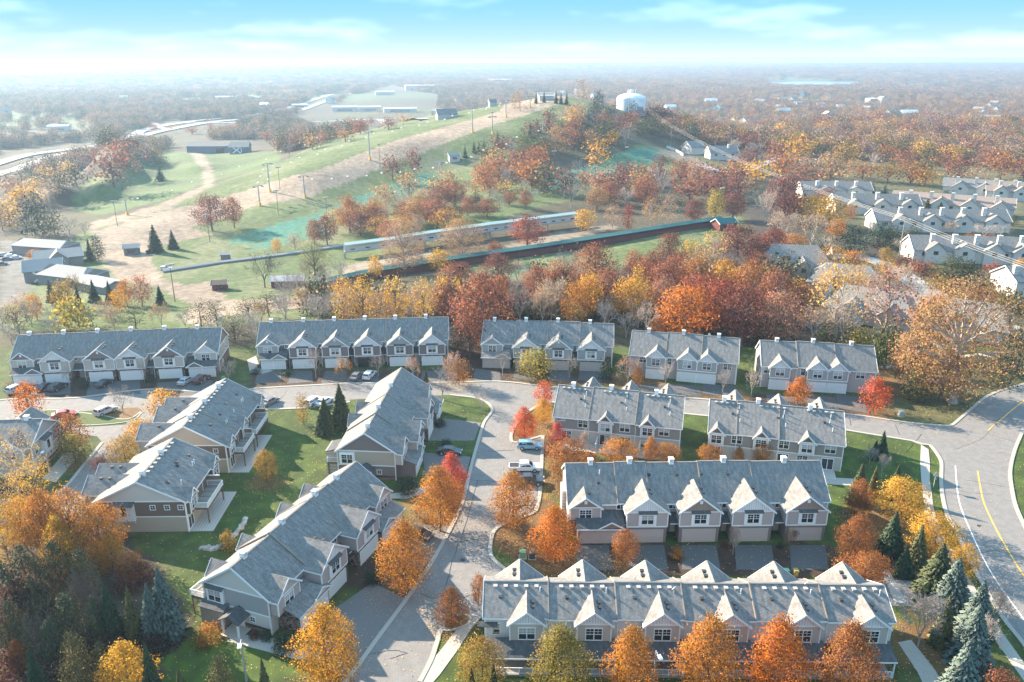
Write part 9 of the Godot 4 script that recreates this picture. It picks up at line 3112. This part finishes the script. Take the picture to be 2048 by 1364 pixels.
# simple buildings: walls, gabled roof, openings
func house(called: String, label: String, cat_: String, x: float, z: float, turn: float, L: float, D: float, he: float, hr: float, wall: Material, roof: Material, spec := {}) -> Node3D:
	var y: float = height(x, z) + spec.get("up", 0.0)
	var T := thing(called, label, cat_, Vector3(x, y, z), turn, spec.get("group", ""))
	var b := MB.new()
	var l := L / 2
	var d := D / 2
	var f: float = -3.0
	b.quad(Vector3(-l, f, d), Vector3(l, f, d), Vector3(l, he, d), Vector3(-l, he, d))
	b.quad(Vector3(l, f, -d), Vector3(-l, f, -d), Vector3(-l, he, -d), Vector3(l, he, -d))
	b.quad(Vector3(l, f, d), Vector3(l, f, -d), Vector3(l, he, -d), Vector3(l, he, d))
	b.quad(Vector3(-l, f, -d), Vector3(-l, f, d), Vector3(-l, he, d), Vector3(-l, he, -d))
	b.tri(Vector3(l, he, d), Vector3(l, he, -d), Vector3(l, hr, 0))
	b.tri(Vector3(-l, he, -d), Vector3(-l, he, d), Vector3(-l, hr, 0))
	put("wall", b, wall, T)
	var o := 0.5
	var sl := (hr - he) / d
	var hip: float = spec.get("hip", 0.0)
	var r := MB.new()
	r.slab(Vector3(-l - o, he - o * sl + 0.1, d + o), Vector3(l + o, he - o * sl + 0.1, d + o), Vector3(l + o - hip, hr + 0.1, 0), Vector3(-l - o + hip, hr + 0.1, 0), 0.15)
	put("roof", r, roof, T)
	r = MB.new()
	r.slab(Vector3(l + o, he - o * sl + 0.1, -d - o), Vector3(-l - o, he - o * sl + 0.1, -d - o), Vector3(-l - o + hip, hr + 0.1, 0), Vector3(l + o - hip, hr + 0.1, 0), 0.15)
	put("roof", r, roof, T)
	if hip > 0:
		r = MB.new()
		r.tri(Vector3(l + o, he - o * sl + 0.1, d + o), Vector3(l + o, he - o * sl + 0.1, -d - o), Vector3(l + o - hip, hr + 0.1, 0))
		put("hip_roof", r, roof, T)
		r = MB.new()
		r.tri(Vector3(-l - o, he - o * sl + 0.1, -d - o), Vector3(-l - o, he - o * sl + 0.1, d + o), Vector3(-l - o + hip, hr + 0.1, 0))
		put("hip_roof", r, roof, T)
	else:
		for s in [-1.0, 1.0]:
			for e in [-1.0, 1.0]:
				beam("rake_board", Vector3(s * (l + o), hr, 0), Vector3(s * (l + o), he - o * sl, e * (d + o)), 0.08, 0.3, spec.get("trim", M.white), T)
	for w in spec.get("wins", []):   # x, y, width, height on the front
		bx("window", Vector3(w[0] - w[2] / 2, w[1], d), Vector3(w[0] + w[2] / 2, w[1] + w[3], d + 0.06), M.glass, T)
	for w in spec.get("ends", []):   # side, z, y, width, height
		bx("window", Vector3(w[0] * l - 0.05, w[2], w[1] - w[3] / 2), Vector3(w[0] * l + 0.05, w[2] + w[4], w[1] + w[3] / 2), M.glass, T)
	for c in spec.get("chimneys", []):   # x, z, top
		bx("chimney", Vector3(c[0] - 0.75, he - 2.0, c[1] - 0.55), Vector3(c[0] + 0.75, c[2], c[1] + 0.55), spec.get("chimney_m", wall), T)
		bx("chimney_cap", Vector3(c[0] - 0.85, c[2], c[1] - 0.65), Vector3(c[0] + 0.85, c[2] + 0.2, c[1] + 0.65), M.white, T)
	for g in spec.get("gables", []):   # x, width, out, peak: cross gables on the front
		var t := MB.new()
		var hw: float = g[1] / 2
		t.quad(Vector3(g[0] - hw, f, d + g[2]), Vector3(g[0] + hw, f, d + g[2]), Vector3(g[0] + hw, he, d + g[2]), Vector3(g[0] - hw, he, d + g[2]))
		t.tri(Vector3(g[0] - hw, he, d + g[2]), Vector3(g[0] + hw, he, d + g[2]), Vector3(g[0], g[3], d + g[2]))
		t.quad(Vector3(g[0] + hw, f, d + g[2]), Vector3(g[0] + hw, f, d - 0.5), Vector3(g[0] + hw, he, d - 0.5), Vector3(g[0] + hw, he, d + g[2]))
		t.quad(Vector3(g[0] - hw, f, d - 0.5), Vector3(g[0] - hw, f, d + g[2]), Vector3(g[0] - hw, he, d + g[2]), Vector3(g[0] - hw, he, d - 0.5))
		put("gable_wall", t, wall, T)
		var back: float = maxf(0.0, (hr - g[3]) / sl)
		for s in [-1.0, 1.0]:
			var rb := MB.new()
			rb.flip = s > 0
			var gs: float = (g[3] - he) / hw
			rb.slab(Vector3(g[0], g[3] + 0.14, d + g[2] + 0.4), Vector3(g[0], g[3] + 0.14, back), Vector3(g[0] + s * (hw + 0.4), he - 0.4 * gs + 0.14, d + 0.1), Vector3(g[0] + s * (hw + 0.4), he - 0.4 * gs + 0.14, d + g[2] + 0.4), 0.14)
			put("gable_roof", rb, roof, T)
		bx("window", Vector3(g[0] - 0.8, he - 1.6, d + g[2]), Vector3(g[0] + 0.8, he - 0.3, d + g[2] + 0.06), M.glass, T)
	return T

func emblem(T: Node3D, at: Vector3, r: float, m: Material, turn := 0.0) -> void:   # crossed bars inside an arc
	var o := Node3D.new()
	o.name = "emblem"
	T.add_child(o, true)
	o.position = at
	o.rotation.y = turn
	beam("bar", Vector3(-r, -r * 0.8, 0), Vector3(r, r * 0.8, 0), 0.08, r * 0.3, m, o)
	beam("bar", Vector3(-r, r * 0.8, 0.02), Vector3(r, -r * 0.8, 0.02), 0.08, r * 0.3, m, o)
	var b := MB.new()
	for i in 12:
		var a := -1.2 + 2.4 * i / 11.0
		b.box(Vector3(cos(a) * r * 1.25 - r * 0.13, sin(a) * r * 1.1 - r * 0.13, -0.04), Vector3(cos(a) * r * 1.25 + r * 0.13, sin(a) * r * 1.1 + r * 0.13, 0.05))
	put("arc", b, m, o)

# ---------------------------------------------------------------- far woods
func woods(called: String, label: String, kind: String, lod: int, places: Array, key: String) -> void:   # places: [Transform3D, Color]
	if places.is_empty():
		return
	var mm := MultiMesh.new()
	mm.transform_format = MultiMesh.TRANSFORM_3D
	mm.use_colors = true
	mm.mesh = tree_parts(kind, lod, 1)[0]
	mm.instance_count = places.size()
	for i in places.size():
		mm.set_instance_transform(i, places[i][0])
		mm.set_instance_color(i, places[i][1])
	var o := MultiMeshInstance3D.new()
	o.name = numbered(called)
	o.multimesh = mm
	o.material_override = leaf_mat("woods_" + key, Color(1, 1, 1), 0.7)
	add_child(o, true)
	tag(o, label, "woods", "", "stuff")

const CLEARINGS := [
	[1115.6, -3652.6, 1470.2, -3532.7, 1262.3, -3048.9, 1134.2, -2840.1, 889, -2765.9, 928.6, -3064.2],
	[-380.4, -1350.1, -87.7, -785.4, -208.4, -1988.2, -412.8, -1880.1, -391.3, -1523.9],
	[-308.7, -1323.7, -70.1, -704.4, -193.8, -2237.8, -453.4, -3102.3, -442.9, -2273.2],
	[-478.7, -971.2, -559.7, -1327.7, -420.9, -1272.4, -367.6, -1107.5, -387.4, -909.7],
	[-401.1, -979.1, -272.9, -936, -155.3, -543.6, -214.3, -581, -274, -635.7, -321.1, -719.5],
	[-349.8, -512.9, -394, -617.3, -411, -761.3, -431.7, -1016.5, -524.3, -1241.8, -507.4, -1005.5, -554.9, -880.9, -513.8, -766.1],
]
const FAR_ROADS := [
	[-436.3, -646.5, -467.6, -776.7, -454.4, -932.7, -478.9, -1131.3, -428.3, -1400.6, -418.6, -1632.7, -500.8, -2574.4],
	[-524.3, -1241.8, -298.3, -1277.9, -71.7, -678.7],
]

func build_far_woods() -> void:
	var r := RandomNumberGenerator.new()
	r.seed = 4242
	var clear := []
	for c in CLEARINGS:
		clear.append(pts(c))
	var lines := []
	for c in FAR_ROADS:
		lines.append(pts(c))
	var near := []
	var nearb := []
	var mid := []
	var far := []
	var left := [LEAF.grey_tan, LEAF.tan, LEAF.olive, LEAF.green, LEAF.grey_tan, LEAF.pine_green, LEAF.tan_pink, LEAF.golden_tan, LEAF.grey_tan]
	var right := [LEAF.maroon, LEAF.grey_tan, LEAF.rust, LEAF.tan, LEAF.olive, LEAF.golden_tan, LEAF.grey_tan, LEAF.rust, LEAF.tan, LEAF.green, LEAF.gold, LEAF.grey_tan, LEAF.rust_orange, LEAF.maroon]
	for n in 130000:
		var u := r.randf()
		var d: float
		if n < 38000:
			d = sqrt(lerpf(640.0 * 640.0, 2600.0 * 2600.0, u))
		else:
			d = sqrt(lerpf(2400.0 * 2400.0, 9500.0 * 9500.0, pow(u, 1.15)))
		var a := r.randf_range(-0.66, 0.66)
		var x := sin(a) * d
		var z := -cos(a) * d
		if z > -640.0 and x < 90.0 or x > -140.0 and x < 115.0 and z > -880.0:
			continue
		var g := hn.get_noise_2d(x * 0.03, z * 0.03)
		if d > 1150.0 and g > 0.16 and r.randf() < 0.9:
			continue
		var skip := false
		var q := Vector2(x, z)
		for c in clear:
			if Geometry2D.is_point_in_polygon(q, c):
				skip = true
				break
		if skip:
			continue
		for c in lines:
			for i in c.size() - 1:
				if Geometry2D.get_closest_point_to_segment(q, c[i], c[i + 1]).distance_squared_to(q) < 900.0:
					skip = true
		if skip:
			continue
		var side := ss(-0.12, 0.22, a + 0.14 * hn.get_noise_2d(x * 0.05, z * 0.05 + 77.0))
		var sc := 0.22 if d < 1150.0 else 0.07
		var pick := hn.get_noise_2d(x * sc + 90.0, z * sc) * 1.0 + r.randf_range(-0.42, 0.42)
		var pal: Array = right if r.randf() < side else left
		var col: Color = pal[clampi(int((pick + 0.9) / 1.8 * pal.size()), 0, pal.size() - 1)]
		col = col * r.randf_range(0.7, 1.05)
		col.a = 1.0
		var w := r.randf_range(9.0, 15.0)
		var h := r.randf_range(9.0, 15.0)
		if d > 2400.0:
			w *= 2.3
			h *= 1.15
		var t := Transform3D(Basis(UP, r.randf() * TAU).scaled_local(Vector3(w, h, w)), Vector3(x, height(x, z) - h * 0.17, z))
		if d > 2400.0: far.append([t, col])
		elif d > 1150.0: mid.append([t, col])
		elif r.randf() < 0.5: near.append([t, col])
		else: nearb.append([t, col])
	woods("woodland", "mixed autumn woodland beyond the ski hill and water tower", "oak", 2, near, "near")
	woods("woodland", "thin tan and gold treetops among the woodland beyond the hill", "loose", 2, nearb, "nearb")
	woods("woodland", "hazy autumn treetops spread across the middle plain", "oak", 2, mid, "mid")
	woods("woodland", "pale blue hazy forest reaching to the horizon", "round", 2, far, "far")
